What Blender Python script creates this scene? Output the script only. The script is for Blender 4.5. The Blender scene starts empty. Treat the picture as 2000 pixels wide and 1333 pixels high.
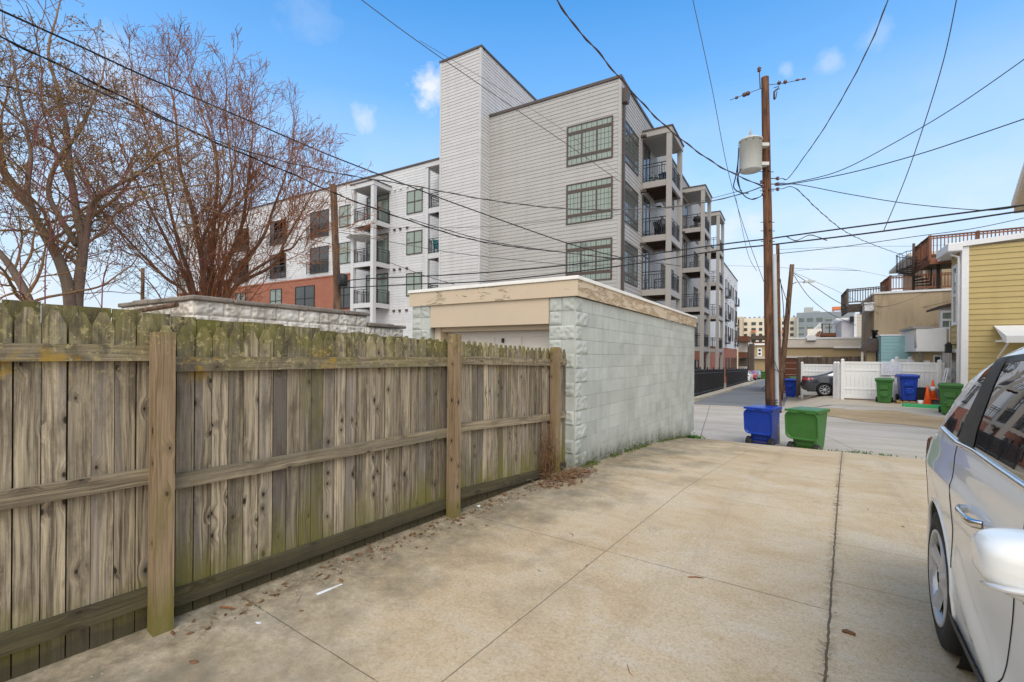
import bpy, math, random, bmesh
from mathutils import Vector as V, Matrix, noise as mnoise
from mathutils.geometry import delaunay_2d_cdt
SC = bpy.context.scene
COL = SC.collection
rad = math.radians
random.seed(11)

# ---------------------------------------------------------------- camera
FPX, CX, CY, ROLL, YAW, EYE = 922., 1000., 694., rad(.45), rad(30.9), 1.6
cam = bpy.data.cameras.new('camera'); camo = bpy.data.objects.new('camera', cam); COL.objects.link(camo)
cam.sensor_width = 36; cam.lens = 36 * FPX / 2000
cam.shift_y = (CY - 666.5) / 2000
cam.clip_start = .05; cam.clip_end = 3000
camo.matrix_world = Matrix.Translation((0, 0, EYE)) @ Matrix.Rotation(YAW, 4, 'Z') @ Matrix.Rotation(rad(90), 4, 'X') @ Matrix.Rotation(ROLL, 4, 'Z')
SC.camera = camo
# ---------------------------------------------------------------- light
SUN_EL, SUN_AZ = rad(48), rad(150)          # azimuth measured from +Y towards +X
SC.view_settings.view_transform = 'Standard'; SC.view_settings.look = 'None'
SC.view_settings.gamma = 1; SC.view_settings.use_curve_mapping = False
SC.view_settings.exposure = 0.74
SKY_TINT = (.42, 1.14, 1.5); HAZE_COL = (2.55, 3.5, 4.35); BANK_COL = (4.25, 4.4, 4.65); FILL_CLOUD_COL = (6.5, 6.25, 5.95); PUFF_COL = (4.2, 4.4, 4.6)
W = bpy.data.worlds.new('World'); SC.world = W; W.use_nodes = True
sl = bpy.data.lights.new('sun', 'SUN'); sl.energy = 1.1; sl.angle = rad(40); sl.color = (1, .95, .87)
so = bpy.data.objects.new('sun', sl); COL.objects.link(so)
sd = V((math.sin(SUN_AZ) * math.cos(SUN_EL), math.cos(SUN_AZ) * math.cos(SUN_EL), math.sin(SUN_EL)))
so.rotation_euler = sd.to_track_quat('Z', 'Y').to_euler(); so.location = (0, 0, 40)

class NT:
    """small helper for writing node trees"""
    def __init__(s, tree): s.t = tree
    def n(s, typ, ins=None, **props):
        nd = s.t.nodes.new('ShaderNode' + typ)
        for k, v in props.items(): setattr(nd, k, v)
        for k, v in (ins or {}).items(): s.put(nd.inputs[k], v)
        return nd
    def put(s, sock, v):
        if isinstance(v, bpy.types.NodeSocket): s.t.links.new(v, sock)
        else:
            if isinstance(v, (tuple, list)) and sock.type == 'RGBA' and len(v) == 3: v = (*v, 1)
            sock.default_value = v
    def m(s, op, a, b=0., c=None, clamp=False):
        nd = s.n('Math', {0: a, 1: b}, operation=op, use_clamp=clamp)
        if c is not None: s.put(nd.inputs[2], c)
        return nd.outputs[0]
    def mix(s, f, a, b, blend='MIX'):
        nd = s.n('Mix', None, data_type='RGBA', blend_type=blend)
        s.put(nd.inputs[0], f); s.put(nd.inputs[6], a); s.put(nd.inputs[7], b)
        return nd.outputs[2]
    def noise(s, vec, scale, detail=4, rough=.55, dist=0.):
        return s.n('TexNoise', {'Vector': vec, 'Scale': scale, 'Detail': detail, 'Roughness': rough, 'Distortion': dist}).outputs['Fac']
    def ramp(s, f, stops):
        nd = s.n('ValToRGB', {0: f}); e = nd.color_ramp.elements
        while len(e) < len(stops): e.new(.5)
        for i, (p, c) in enumerate(stops):
            e[i].position = p; e[i].color = (*c, 1) if isinstance(c, (tuple, list)) else (c, c, c, 1)
        return nd.outputs[0]
    def rng(s, f, a, b, lo=0., hi=1.):
        return s.n('MapRange', {0: f, 1: a, 2: b, 3: lo, 4: hi}, clamp=True).outputs[0]
    def scl(s, vec, x, y, z, loc=(0, 0, 0)):
        return s.n('Mapping', {'Vector': vec, 'Scale': (x, y, z), 'Location': loc}).outputs[0]
    def dot(s, vec, d):
        return s.n('VectorMath', {0: vec, 1: d}, operation='DOT_PRODUCT').outputs['Value']

# sky: Nishita blue, paling into a milky bank low down, with unseen white cloud added behind the viewer as neutral fill light
wt = NT(W.node_tree); W.node_tree.nodes.clear()
sky = wt.n('TexSky', None, sky_type='NISHITA', sun_disc=False, sun_elevation=SUN_EL, sun_rotation=SUN_AZ, air_density=1.0, dust_density=.6, ozone_density=2.5)
tc = wt.n('TexCoord').outputs['Generated']
zz = wt.n('SeparateXYZ', {0: tc}).outputs[2]
base = wt.mix(1., sky.outputs[0], SKY_TINT, 'MULTIPLY')
c1 = wt.noise(wt.scl(tc, 1, 1, 2.6), 2.6, 7, .58)
low = wt.rng(zz, -.02, .62, 1, 0)
veil = wt.m('MULTIPLY', wt.m('POWER', low, 1.0), wt.rng(c1, .25, .75, .95, 1.18), clamp=True)
col = wt.mix(veil, base, HAZE_COL)
c2 = wt.noise(wt.scl(tc, 1, 1, 1.9, (3.1, 1.7, .4)), 3.6, 7, .6)
bank = wt.m('MULTIPLY', wt.rng(c2, .3, .62, .35, 1.), wt.rng(zz, .47, .08, 0, .95), clamp=True)
col = wt.mix(bank, col, BANK_COL)
back = wt.rng(wt.dot(tc, (.35, -.9, .26)), -.1, .5)
over = wt.m('MULTIPLY', back, wt.rng(c2, .3, .6, .7, 1.))
col = wt.mix(over, col, FILL_CLOUD_COL)
def skydir(px, py):
    u, v = px - CX, py - CY
    a, b = u / FPX, -v / FPX
    d = V((-math.sin(YAW) + a * math.cos(YAW), math.cos(YAW) + a * math.sin(YAW), b)); return d.normalized()
c3 = wt.noise(tc, 22, 6, .62)
for px, py, size, amt in ((838, 172, .04, .95), (705, 232, .024, .5), (1614, 118, .02, .3), (1530, 132, .012, .25), (1708, 66, .024, .2), (1425, 440, .04, .6), (1475, 440, .024, .4), (225, 160, .07, .35), (600, 30, .05, .12)):
    ds = wt.n('VectorMath', {0: tc, 1: tuple(skydir(px, py))}, operation='DISTANCE').outputs['Value']
    blob = wt.rng(wt.m('ADD', ds, wt.m('MULTIPLY', wt.m('SUBTRACT', c3, .5), size * 2.4)), size, size * .2, 0, amt)
    col = wt.mix(blob, col, PUFF_COL)
bg = wt.n('Background', {'Color': col, 'Strength': .13})
wt.t.links.new(bg.outputs[0], wt.n('OutputWorld').inputs[0])

# ---------------------------------------------------------------- building helpers
ORG = {}
def at(px, py, depth):
    """a point of the place at a given distance, from where it stands in the picture"""
    u, v = px - CX, py - CY
    c, s = math.cos(ROLL), math.sin(ROLL)
    a, b = (u * c + v * s) / FPX, -(v * c - u * s) / FPX
    return V(((-math.sin(YAW) + a * math.cos(YAW)) * depth, (math.cos(YAW) + a * math.sin(YAW)) * depth, b * depth + EYE))
def atY(px, py, Y):
    p = at(px, py, 1.) - V((0, 0, EYE)); return p * (Y / p.y) + V((0, 0, EYE))
def atX(px, py, X):
    p = at(px, py, 1.) - V((0, 0, EYE)); return p * (X / p.x) + V((0, 0, EYE))

def tag(o, label=None, cat=None, group=None, kind=None):
    if label: o['label'] = label
    if cat: o['category'] = cat
    if group: o['group'] = group
    if kind: o['kind'] = kind
    return o
def thing(name, label, cat, loc=(0, 0, 0), rz=0., group=None, local=False):
    o = bpy.data.objects.new(name, None); COL.objects.link(o)
    o.empty_display_size = .2; o.location = loc; o.rotation_euler = (0, 0, rz)
    ORG[o] = V((0, 0, 0)) if local else V(loc)
    return tag(o, label, cat, group)
def kids(o): return [c for c in bpy.data.objects if c.parent == o]
def copy_tree(o, parent=None):
    c = o.copy(); COL.objects.link(c); c.parent = parent
    for ch in kids(o): copy_tree(ch, c)
    return c

class MB:
    def __init__(s): s.v = []; s.f = []; s.mi = []; s.sm = []; s.uv = {}; s.rn = {}
    def vs(s, pts): i = len(s.v); s.v += [V(p) for p in pts]; return i
    def fc(s, idx, m=0, sm=False, uv=None, r=None):
        if uv: s.uv[len(s.f)] = uv
        if r is not None: s.rn[len(s.f)] = r
        s.f.append(tuple(idx)); s.mi.append(m); s.sm.append(sm)
    def quad(s, a, b, c, d, m=0, uv=None, r=None, sm=False):
        i = s.vs((a, b, c, d)); s.fc((i, i + 1, i + 2, i + 3), m, sm, uv, r)
    def hexa(s, p, m=0):
        i = s.vs(p)
        for q in ((3, 2, 1, 0), (4, 5, 6, 7), (0, 1, 5, 4), (1, 2, 6, 5), (2, 3, 7, 6), (3, 0, 4, 7)): s.fc([i + k for k in q], m)
    def box(s, x0, x1, y0, y1, z0, z1, m=0):
        s.hexa(((x0, y0, z0), (x1, y0, z0), (x1, y1, z0), (x0, y1, z0), (x0, y0, z1), (x1, y0, z1), (x1, y1, z1), (x0, y1, z1)), m)
    def beam(s, p0, p1, wv, tv, r=None, m=0, taper=1.):
        """timber from p0 to p1, full width wv, full thickness tv, uv running along the grain"""
        p0, p1, wv, tv = V(p0), V(p1), V(wv) * .5, V(tv) * .5
        r = random.random() if r is None else r
        L = (p1 - p0).length; w, t = wv.length * 2, tv.length * 2; o = r * 37.; ov = r * 91.
        c0 = [p0 - wv - tv, p0 + wv - tv, p0 + wv + tv, p0 - wv + tv]; c1 = [p1 + (c - p0) * taper for c in c0]
        u = [0, w, w + t, 2 * w + t, 2 * w + 2 * t]
        for k in range(4):
            k2 = (k + 1) % 4
            s.quad(c0[k], c0[k2], c1[k2], c1[k], m, [(o + u[k], ov), (o + u[k + 1], ov), (o + u[k + 1], ov + L), (o + u[k], ov + L)], r)
        for cc in (c0[::-1], c1): s.quad(*cc, m, [(o, ov), (o + w, ov), (o + w, ov + t), (o, ov + t)], r)
    def slab(s, poly, tv, r=None, m=0, uvf=None):
        """prism: polygon of 3-d points pushed along tv"""
        tv = V(tv); poly = [V(p) for p in poly]; n = len(poly)
        i = s.vs(poly + [p + tv for p in poly])
        uv = [uvf(p) for p in poly] if uvf else None
        s.fc(list(range(i + n - 1, i - 1, -1)), m, False, uv[::-1] if uv else None, r)
        s.fc(list(range(i + n, i + 2 * n)), m, False, uv, r)
        for k in range(n):
            k2 = (k + 1) % n
            s.fc((i + k, i + k2, i + n + k2, i + n + k), m, False, [uv[k], uv[k2], uv[k2], uv[k]] if uv else None, r)
    def tube(s, pts, rr, n=6, m=0, sm=True, cap=True, r=None):
        pts = [V(p) for p in pts]
        if not isinstance(rr, (list, tuple)): rr = [rr] * len(pts)
        ref = None; rings = []; L = 0
        for k, p in enumerate(pts):
            d = (pts[min(k + 1, len(pts) - 1)] - pts[max(k - 1, 0)])
            if d.length < 1e-9: d = V((0, 0, 1))
            d.normalize()
            if ref is None: ref = V((0, 0, 1)) if abs(d.z) < .9 else V((1, 0, 0))
            a = (ref - d * ref.dot(d))
            if a.length < 1e-6: a = d.orthogonal()
            a.normalize(); b = d.cross(a); ref = a
            rings.append(s.vs([p + (a * math.cos(2 * math.pi * q / n) + b * math.sin(2 * math.pi * q / n)) * rr[k] for q in range(n)]))
        for k in range(len(rings) - 1):
            for q in range(n):
                q2 = (q + 1) % n
                s.fc((rings[k] + q, rings[k] + q2, rings[k + 1] + q2, rings[k + 1] + q), m, sm, None, r)
        if cap:
            s.fc([rings[0] + q for q in range(n)][::-1], m, False, None, r); s.fc([rings[-1] + q for q in range(n)], m, False, None, r)
    def lathe(s, prof, c=(0, 0, 0), axis=(0, 0, 1), n=16, m=0, sm=True, cap=True):
        ax = V(axis).normalized(); a = ax.orthogonal().normalized(); b = ax.cross(a); c = V(c); rings = []
        for r_, h in prof:
            rings.append(s.vs([c + ax * h + (a * math.cos(2 * math.pi * q / n) + b * math.sin(2 * math.pi * q / n)) * r_ for q in range(n)]))
        for k in range(len(rings) - 1):
            for q in range(n):
                q2 = (q + 1) % n; s.fc((rings[k] + q, rings[k] + q2, rings[k + 1] + q2, rings[k + 1] + q), m, sm)
        if cap: s.fc([rings[0] + q for q in range(n)][::-1], m); s.fc([rings[-1] + q for q in range(n)], m)
    def grid(s, f, nu, nv, m=0, sm=True, uvf=None):
        i = s.vs([f(a / nu, b / nv) for b in range(nv + 1) for a in range(nu + 1)])
        for b in range(nv):
            for a in range(nu):
                q = i + b * (nu + 1) + a; s.fc((q, q + 1, q + nu + 2, q + nu + 1), m, sm)
    def build(s, name, mats, parent=None, kind=None, label=None, bevel=0., seg=2):
        me = bpy.data.meshes.new(name); o = bpy.data.objects.new(name, me)
        if parent is not None: org = ORG[parent]; o.parent = parent; ORG[o] = org
        else:
            xs = [p.x for p in s.v]; ys = [p.y for p in s.v]; zs = [p.z for p in s.v]
            org = V(((min(xs) + max(xs)) / 2, (min(ys) + max(ys)) / 2, min(zs))); o.location = org; ORG[o] = org
        me.from_pydata([p - org for p in s.v], [], s.f)
        if not isinstance(mats, (list, tuple)): mats = [mats]
        for mt in mats: me.materials.append(mt)
        me.polygons.foreach_set('material_index', s.mi); me.polygons.foreach_set('use_smooth', s.sm)
        if s.uv:
            L = me.uv_layers.new(name='UVMap').data
            for fi, uv in s.uv.items():
                for k, li in enumerate(me.polygons[fi].loop_indices): L[li].uv = uv[k]
        if s.rn:
            A = me.attributes.new('rnd', 'FLOAT', 'FACE').data
            for fi, r_ in s.rn.items(): A[fi].value = r_
        me.update(); COL.objects.link(o)
        if bevel:
            b = o.modifiers.new('bevel', 'BEVEL'); b.width = bevel; b.segments = seg; b.limit_method = 'ANGLE'; b.angle_limit = rad(40)
        return tag(o, label, None, None, kind)

class Fr:
    """a wall plane: origin, horizontal direction u, outward normal n"""
    def __init__(s, o, u, n): s.o = V(o); s.u = V(u).normalized(); s.n = V(n).normalized()
    def p(s, u, z, n=0.): return s.o + s.u * u + s.n * n + V((0, 0, z))
    def box(s, mb, u0, u1, z0, z1, n0, n1, m=0):
        mb.hexa([s.p(u0, z0, n1), s.p(u1, z0, n1), s.p(u1, z0, n0), s.p(u0, z0, n0), s.p(u0, z1, n1), s.p(u1, z1, n1), s.p(u1, z1, n0), s.p(u0, z1, n0)], m)
    def quad(s, mb, u0, u1, z0, z1, n, m=0): mb.quad(s.p(u0, z0, n), s.p(u1, z0, n), s.p(u1, z1, n), s.p(u0, z1, n), m)
    def lap(s, mb, u0, u1, z0, z1, pitch=.2, proud=.019, z1b=None, m=0):
        """clapboard courses, the lower edge of each proud of the one below; z1b: top height at u1 for a raked top"""
        z = z0; z1b = z1 if z1b is None else z1b; zt = max(z1, z1b)
        while z < zt - 1e-4:
            def top(u): return z1 + (z1b - z1) * (u - u0) / (u1 - u0)
            ua, ub = u0, u1; e = min(z + pitch, zt)
            if z1b > z1 and z > z1: ua = u0 + (z - z1) / (z1b - z1) * (u1 - u0)
            if z1b < z1 and z > z1b: ub = u1 - (z - z1b) / (z1 - z1b) * (u1 - u0)
            if ub - ua < 1e-3: break
            mb.quad(s.p(ua, z, proud), s.p(ub, z, proud), s.p(ub, min(e, max(top(ub), z)), 0), s.p(ua, min(e, max(top(ua), z)), 0), m)
            mb.quad(s.p(ua, z, -.01), s.p(ub, z, -.01), s.p(ub, z, proud), s.p(ua, z, proud), m)
            z += pitch
# ---------------------------------------------------------------- materials
def newmat(name):
    m = bpy.data.materials.new(name); m.use_nodes = True; m.node_tree.nodes.clear()
    t = NT(m.node_tree); b = t.n('BsdfPrincipled'); o = t.n('OutputMaterial'); t.t.links.new(b.outputs[0], o.inputs[0])
    return m, t, b
def setb(t, b, **k):
    names = dict(col='Base Color', rough='Roughness', metal='Metallic', spec='Specular IOR Level', coat='Coat Weight', norm='Normal', alpha='Alpha')
    for a, v in k.items(): t.put(b.inputs[names[a]], v)
def bump(t, h, strength=.4, dist=.01):
    return t.n('Bump', {'Height': h, 'Strength': strength, 'Distance': dist}).outputs[0]
def std(name, col, rough=.6, var=.18, scale=3., fine=40., bmp=0., metal=0., spec=.4, coat=0., dirt=None, dirtamt=.3, stretch=(1, 1, 1), bdist=.004):
    m, t, b = newmat(name)
    oc = t.scl(t.n('TexCoord').outputs['Object'], *stretch)
    n1 = t.noise(oc, scale, 5, .6); n2 = t.noise(oc, fine, 3, .6)
    f = t.m('ADD', t.m('MULTIPLY', n1, .65), t.m('MULTIPLY', n2, .35))
    lo = tuple(c * (1 - var) for c in col); hi = tuple(min(1, c * (1 + var)) for c in col)
    c = t.ramp(f, [(.3, lo), (.7, hi)])
    if dirt:
        n3 = t.noise(oc, scale * .7, 6, .65, .4)
        c = t.mix(t.rng(n3, .5, .75, 0, dirtamt), c, dirt)
    setb(t, b, col=c, rough=t.rng(n1, .3, .7, max(.03, rough - .08), min(1, rough + .08)), metal=metal, spec=spec, coat=coat)
    if bmp: setb(t, b, norm=bump(t, t.m('ADD', n2, t.m('MULTIPLY', n1, .5)), bmp, bdist))
    return m
M = {}
def woodmat(name, light, dark, grey, algae=.0, z_lo=.62, z_hi=1.45, knots=True, contrast=1.):
    m, t, b = newmat(name)
    uv = t.n('UVMap').outputs[0]; rn = t.n('Attribute', None, attribute_name='rnd').outputs['Fac']
    rn2 = t.m('FRACT', t.m('MULTIPLY', rn, 17.3))
    cx = t.n('CombineXYZ', {0: 0., 1: 0., 2: t.m('MULTIPLY', rn, 60)}).outputs[0]
    v = t.n('VectorMath', {0: uv, 1: cx}, operation='ADD').outputs[0]
    if knots:
        vo = t.n('TexVoronoi', {'Vector': t.scl(v, 11., 6.5, 1), 'Scale': 1., 'Randomness': 1.}, voronoi_dimensions='2D')
        ds = vo.outputs['Distance']; pick = t.n('SeparateColor', {0: vo.outputs['Color']}).outputs[0]
        on = t.m('GREATER_THAN', pick, .79)
        pull = t.m('MULTIPLY', t.rng(ds, .5, .05), on)
    wob = t.noise(t.scl(v, 5, 1.6, 1), 1, 2)
    sh = t.m('MULTIPLY', t.m('SUBTRACT', wob, .5), .05)
    if knots: sh = t.m('ADD', sh, t.m('MULTIPLY', pull, .03))
    vw = t.n('VectorMath', {0: v, 1: t.n('CombineXYZ', {0: sh}).outputs[0]}, operation='ADD').outputs[0]
    g1 = t.noise(t.scl(vw, 62, 1.3, 1), 1, 6, .68)
    g2 = t.noise(t.scl(vw, 17, .42, 1), 1, 4, .6)
    g3 = t.noise(t.scl(v, 230, 5, 1), 1, 2, .5)
    g4 = t.noise(t.scl(v, 9, 2.2, 1, (7, 3, 1)), 1, 5, .7)
    saw = t.noise(t.scl(v, 6, 120, 1), 1, 2, .5)
    f = t.m('ADD', t.m('ADD', t.m('MULTIPLY', g1, .62), t.m('MULTIPLY', g3, .16)), t.m('MULTIPLY', g2, .22))
    mid = tuple((a * .6 + d * .4) for a, d in zip(light, dark))
    c = t.ramp(f, [(.405, dark), (.5, mid), (.59, light)])
    # silver-grey weathering down the middle of many boards, and blotches of black mildew
    c = t.mix(t.m('MULTIPLY', t.rng(t.m('ADD', g2, t.m('MULTIPLY', t.m('SUBTRACT', rn2, .5), .22)), .47, .6), .85 * contrast, clamp=True), c, grey)
    c = t.mix(t.rng(g4, .5, .66, 0, .75 * contrast), c, dark)
    c = t.mix(t.m('MULTIPLY', saw, .14), c, light)
    c = t.mix(1., c, t.ramp(rn, [(0, .55), (.35, .86), (.7, 1.04), (1, 1.28)]), 'MULTIPLY')
    h = t.m('ADD', t.m('MULTIPLY', g1, .7), t.m('MULTIPLY', g3, .5))
    if knots:
        ring = t.m('MULTIPLY', t.rng(ds, .36, .1), on)
        core = t.m('MULTIPLY', t.rng(t.m('ADD', t.m('MULTIPLY', ds, t.rng(pick, .79, 1., 1.7, .7)), t.m('MULTIPLY', t.m('SUBTRACT', g1, .5), .08)), .115, .07), on)
        c = t.mix(t.m('MULTIPLY', ring, .5), c, tuple(x * .75 for x in dark))
        c = t.mix(t.m('MULTIPLY', core, .92), c, (.03, .023, .018))
        h = t.m('SUBTRACT', h, t.m('MULTIPLY', core, .8))
    if algae:
        pos = t.n('NewGeometry').outputs['Position']; z = t.n('SeparateXYZ', {0: pos}).outputs[2]
        a1 = t.noise(t.scl(pos, 1, 1, .45), 4.2, 5, .65); a2 = t.noise(pos, 30, 5, .7)
        zm = t.m('ADD', t.m('MULTIPLY', t.rng(z, z_lo, .1), .95), t.m('MULTIPLY', t.rng(z, z_hi - .05, z_hi + .25), .72))
        mask = t.rng(t.m('ADD', t.m('MULTIPLY', a1, .9), t.m('ADD', t.m('MULTIPLY', zm, .42), t.m('MULTIPLY', rn2, .2))), .63, .96, 0, algae)
        c = t.mix(mask, c, (.165, .15, .03))
        blk = t.m('MULTIPLY', t.rng(t.noise(t.scl(pos, 1, 1, .5), 10, 6, .72), .5, .64, 0, .8), t.rng(z, z_hi - .12, z_hi + .2, .12, 1))
        c = t.mix(blk, c, (.075, .06, .042))
        pale = t.m('MULTIPLY', t.rng(a2, .56, .62), t.rng(z, z_hi - .06, z_hi + .08, .0, .7))
        c = t.mix(pale, c, (.42, .35, .17))
        gold = t.m('MULTIPLY', t.rng(t.noise(pos, 3.1, 4, .7), .6, .66), t.m('MULTIPLY', t.rng(z, z_hi - .05, z_hi + .05), t.rng(z, z_hi + .2, z_hi + .1, 0, .8)))
        c = t.mix(gold, c, (.36, .22, .03))
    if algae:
        c = t.mix(t.m('MULTIPLY', t.rng(t.m('ADD', z, t.m('MULTIPLY', t.m('SUBTRACT', a1, .5), .12)), .15, .07), .85 if z_lo > .5 else 0.), c, (.055, .047, .032))  # soil-splashed board feet, darkened further with painted shade below the bottom rail
    setb(t, b, col=c, rough=.87, spec=.2, norm=bump(t, h, .7, .004))
    return m
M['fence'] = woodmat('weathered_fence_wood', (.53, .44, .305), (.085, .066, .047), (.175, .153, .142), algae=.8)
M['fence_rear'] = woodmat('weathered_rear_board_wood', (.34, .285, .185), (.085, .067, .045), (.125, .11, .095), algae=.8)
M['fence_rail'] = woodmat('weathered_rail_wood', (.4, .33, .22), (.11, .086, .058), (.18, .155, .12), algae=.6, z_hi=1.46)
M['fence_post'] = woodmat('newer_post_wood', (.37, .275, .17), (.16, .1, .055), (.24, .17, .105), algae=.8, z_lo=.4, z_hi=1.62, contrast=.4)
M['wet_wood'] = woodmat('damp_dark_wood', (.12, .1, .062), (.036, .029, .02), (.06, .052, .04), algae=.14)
M['brown_fence'] = woodmat('dark_board_wood', (.17, .12, .085), (.07, .05, .04), (.12, .1, .09))
M['deck'] = woodmat('red_brown_deck_wood', (.29, .125, .07), (.15, .062, .037), (.2, .1, .065), knots=False)
M['greydeck'] = woodmat('grey_deck_wood', (.2, .16, .12), (.09, .07, .055), (.15, .13, .12), knots=False)
M['pole'] = woodmat('utility_pole_wood', (.33, .165, .085), (.14, .065, .035), (.2, .11, .065), knots=False)
M['greypole'] = woodmat('grey_pole_wood', (.27, .19, .13), (.13, .085, .055), (.2, .16, .13), knots=False)

def polewood(name, a, b_):
    m, t, b = newmat(name)
    oc = t.n('TexCoord').outputs['Object']
    g = t.noise(t.scl(oc, 26, 26, .9), 1, 5, .65); k = t.noise(t.scl(oc, 6, 6, .5), 1, 3)
    c = t.ramp(t.m('ADD', t.m('MULTIPLY', g, .6), t.m('MULTIPLY', k, .4)), [(.4, b_), (.6, a)])
    c = t.mix(t.rng(t.noise(t.scl(oc, 3, 3, .8), 1.2, 5, .7), .5, .66, 0, .7), c, tuple(x * .5 for x in b_))
    c = t.mix(t.rng(t.noise(t.scl(oc, 60, 60, 1.5), 1, 2), .6, .66, 0, .8), c, tuple(x * .25 for x in b_))
    setb(t, b, col=c, rough=.85, spec=.2, norm=bump(t, g, .6, .01)); return m
M['pole'] = polewood('utility_pole_wood', (.2, .095, .052), (.065, .034, .021))
M['greypole'] = polewood('grey_pole_wood', (.23, .145, .095), (.085, .052, .034))

# concrete driveway, joints cut along the slab directions
DA = rad(4.5); DS = (math.cos(DA), -math.sin(DA), 0); DT = (math.sin(DA), math.cos(DA), 0)
def drivemat():
    m, t, b = newmat('driveway_concrete')
    pos = t.n('NewGeometry').outputs['Position']
    s = t.dot(pos, DS); tt = t.dot(pos, DT)
    n0 = t.noise(pos, .55, 4, .6, .6); n1 = t.noise(t.scl(pos, 1, 1.5, 1), 1.5, 7, .66, .5); n2 = t.noise(pos, 9, 6, .7); n3 = t.noise(pos, 150, 3, .7); n4 = t.noise(pos, 420, 2, .6)
    c = t.ramp(t.m('ADD', t.m('MULTIPLY', n0, .5), t.m('MULTIPLY', n1, .5)), [(.36, (.48, .345, .195)), (.48, (.555, .42, .262)), (.6, (.61, .5, .355))])
    c = t.mix(t.rng(n2, .5, .74, 0, .3), c, (.36, .285, .18))
    c = t.mix(t.rng(n2, .48, .28, 0, .3), c, (.6, .52, .4))
    c = t.mix(t.rng(t.noise(t.scl(pos, .7, 2.2, 1), 2.3, 6, .7), .54, .72, 0, .5), c, (.58, .52, .43))
    # exposed speckle of fine aggregate
    n5 = t.noise(pos, 45, 5, .75)
    c = t.mix(t.rng(n5, .5, .68, 0, .5), c, (.3, .225, .13))
    c = t.mix(t.rng(n5, .47, .33, 0, .4), c, (.7, .6, .45))
    c = t.mix(t.rng(n3, .53, .68, 0, .55), c, (.17, .13, .08))
    c = t.mix(t.rng(n4, .6, .75, 0, .35), c, (.7, .62, .48))
    # damp grey-green soiling along the fence and the garage
    edge = t.m('ADD', t.m('SUBTRACT', t.dot(pos, (.9959, -.0907, 0)), -3.16), t.m('MULTIPLY', t.m('SUBTRACT', n1, .5), .9))
    soil = t.m('MULTIPLY', t.rng(edge, .95, .1), t.rng(n2, .28, .6, .25, 1))
    c = t.mix(t.m('MULTIPLY', soil, .8), c, (.15, .132, .09))
    blot = t.m('MULTIPLY', t.rng(edge, 1.9, .5), t.rng(t.noise(pos, 1.25, 5, .6), .48, .62))
    c = t.mix(t.m('MULTIPLY', blot, .7), c, (.17, .15, .108))
    # hairline cracks, drips and a faint pair of tyre tracks
    wv = t.n('VectorMath', {0: pos, 1: t.n('CombineXYZ', {0: t.m('MULTIPLY', t.noise(pos, 2.2, 5, .7), .9), 1: t.m('MULTIPLY', t.noise(pos, 2.7, 5, .7), .9)}).outputs[0]}, operation='ADD').outputs[0]
    ed = t.n('TexVoronoi', {'Vector': t.scl(wv, 1, 1, 0), 'Scale': .42}, voronoi_dimensions='2D', feature='DISTANCE_TO_EDGE').outputs['Distance']
    hair = t.m('MULTIPLY', t.rng(ed, .0035, .001), t.rng(t.noise(pos, .6, 3), .5, .58))
    c = t.mix(t.m('MULTIPLY', hair, .6), c, (.12, .095, .065))
    drip = t.rng(t.noise(t.scl(pos, 1, 1, 1, (5, 2, 0)), 7.5, 3, .5), .71, .76, 0, .55)
    c = t.mix(t.m('MULTIPLY', drip, t.rng(t.noise(pos, .8, 2), .45, .6)), c, (.14, .11, .075))
    def track(k): return t.m('MULTIPLY', t.rng(t.m('ABSOLUTE', t.m('SUBTRACT', s, k)), .16, .06), t.rng(t.noise(t.scl(pos, 6, .7, 1), 1.2, 5, .7), .42, .7))
    c = t.mix(t.m('MULTIPLY', t.m('MAXIMUM', track(-1.05), track(.55)), .28), c, (.2, .165, .12))
    right = t.m('GREATER_THAN', s, -.08)
    c = t.mix(t.m('MULTIPLY', right, .5), c, t.mix(1., c, (.94, .97, 1.0), 'MULTIPLY'))
    wob = t.m('MULTIPLY', t.m('SUBTRACT', t.noise(pos, 5, 3), .5), .012)
    def line(val, at_, w): return t.m('LESS_THAN', t.m('ABSOLUTE', t.m('ADD', t.m('SUBTRACT', val, at_), wob)), w)
    ln = line(s, -1.6, .0036)
    left = t.m('LESS_THAN', s, -.08)
    cross = None
    for k, w in ((1.5, .0035), (3.6, .0045), (5.72, .003), (7.85, .003), (9.95, .003), (12.0, .003)):
        l_ = line(tt, k, w); cross = l_ if cross is None else t.m('MAXIMUM', cross, l_)
    gap = t.rng(n2, .3, .5, .35, 1)
    cr2 = None
    for k in (1.95, 4.1, 4.95, 8.2, 10.6):
        l_ = line(tt, k, .003); cr2 = l_ if cr2 is None else t.m('MAXIMUM', cr2, l_)
    jl = t.m('MAXIMUM', ln, t.m('MULTIPLY', t.m('ADD', t.m('MULTIPLY', cross, left), t.m('MULTIPLY', cr2, t.m('SUBTRACT', 1., left))), gap))
    crack = t.m('LESS_THAN', t.m('ABSOLUTE', t.m('ADD', t.m('ADD', s, .08), t.m('MULTIPLY', t.m('SUBTRACT', t.noise(pos, 7, 5, .7), .5), .03))), .0065)
    rim = t.m('MULTIPLY', t.rng(t.m('ABSOLUTE', t.m('ADD', s, .08)), .06, .01), t.rng(n2, .4, .6))
    c = t.mix(t.m('MULTIPLY', rim, .5), c, (.2, .15, .09))
    c = t.mix(t.m('MULTIPLY', jl, .72), c, (.09, .072, .05))
    c = t.mix(t.m('MULTIPLY', crack, .88), c, (.085, .066, .045))
    h = t.m('ADD', t.m('ADD', t.m('MULTIPLY', n3, .5), t.m('MULTIPLY', n2, .6)), t.m('MULTIPLY', t.m('MAXIMUM', jl, crack), -2.))
    setb(t, b, col=c, rough=.88, spec=.25, norm=bump(t, h, .45, .006))
    return m
M['drive'] = drivemat()
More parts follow.
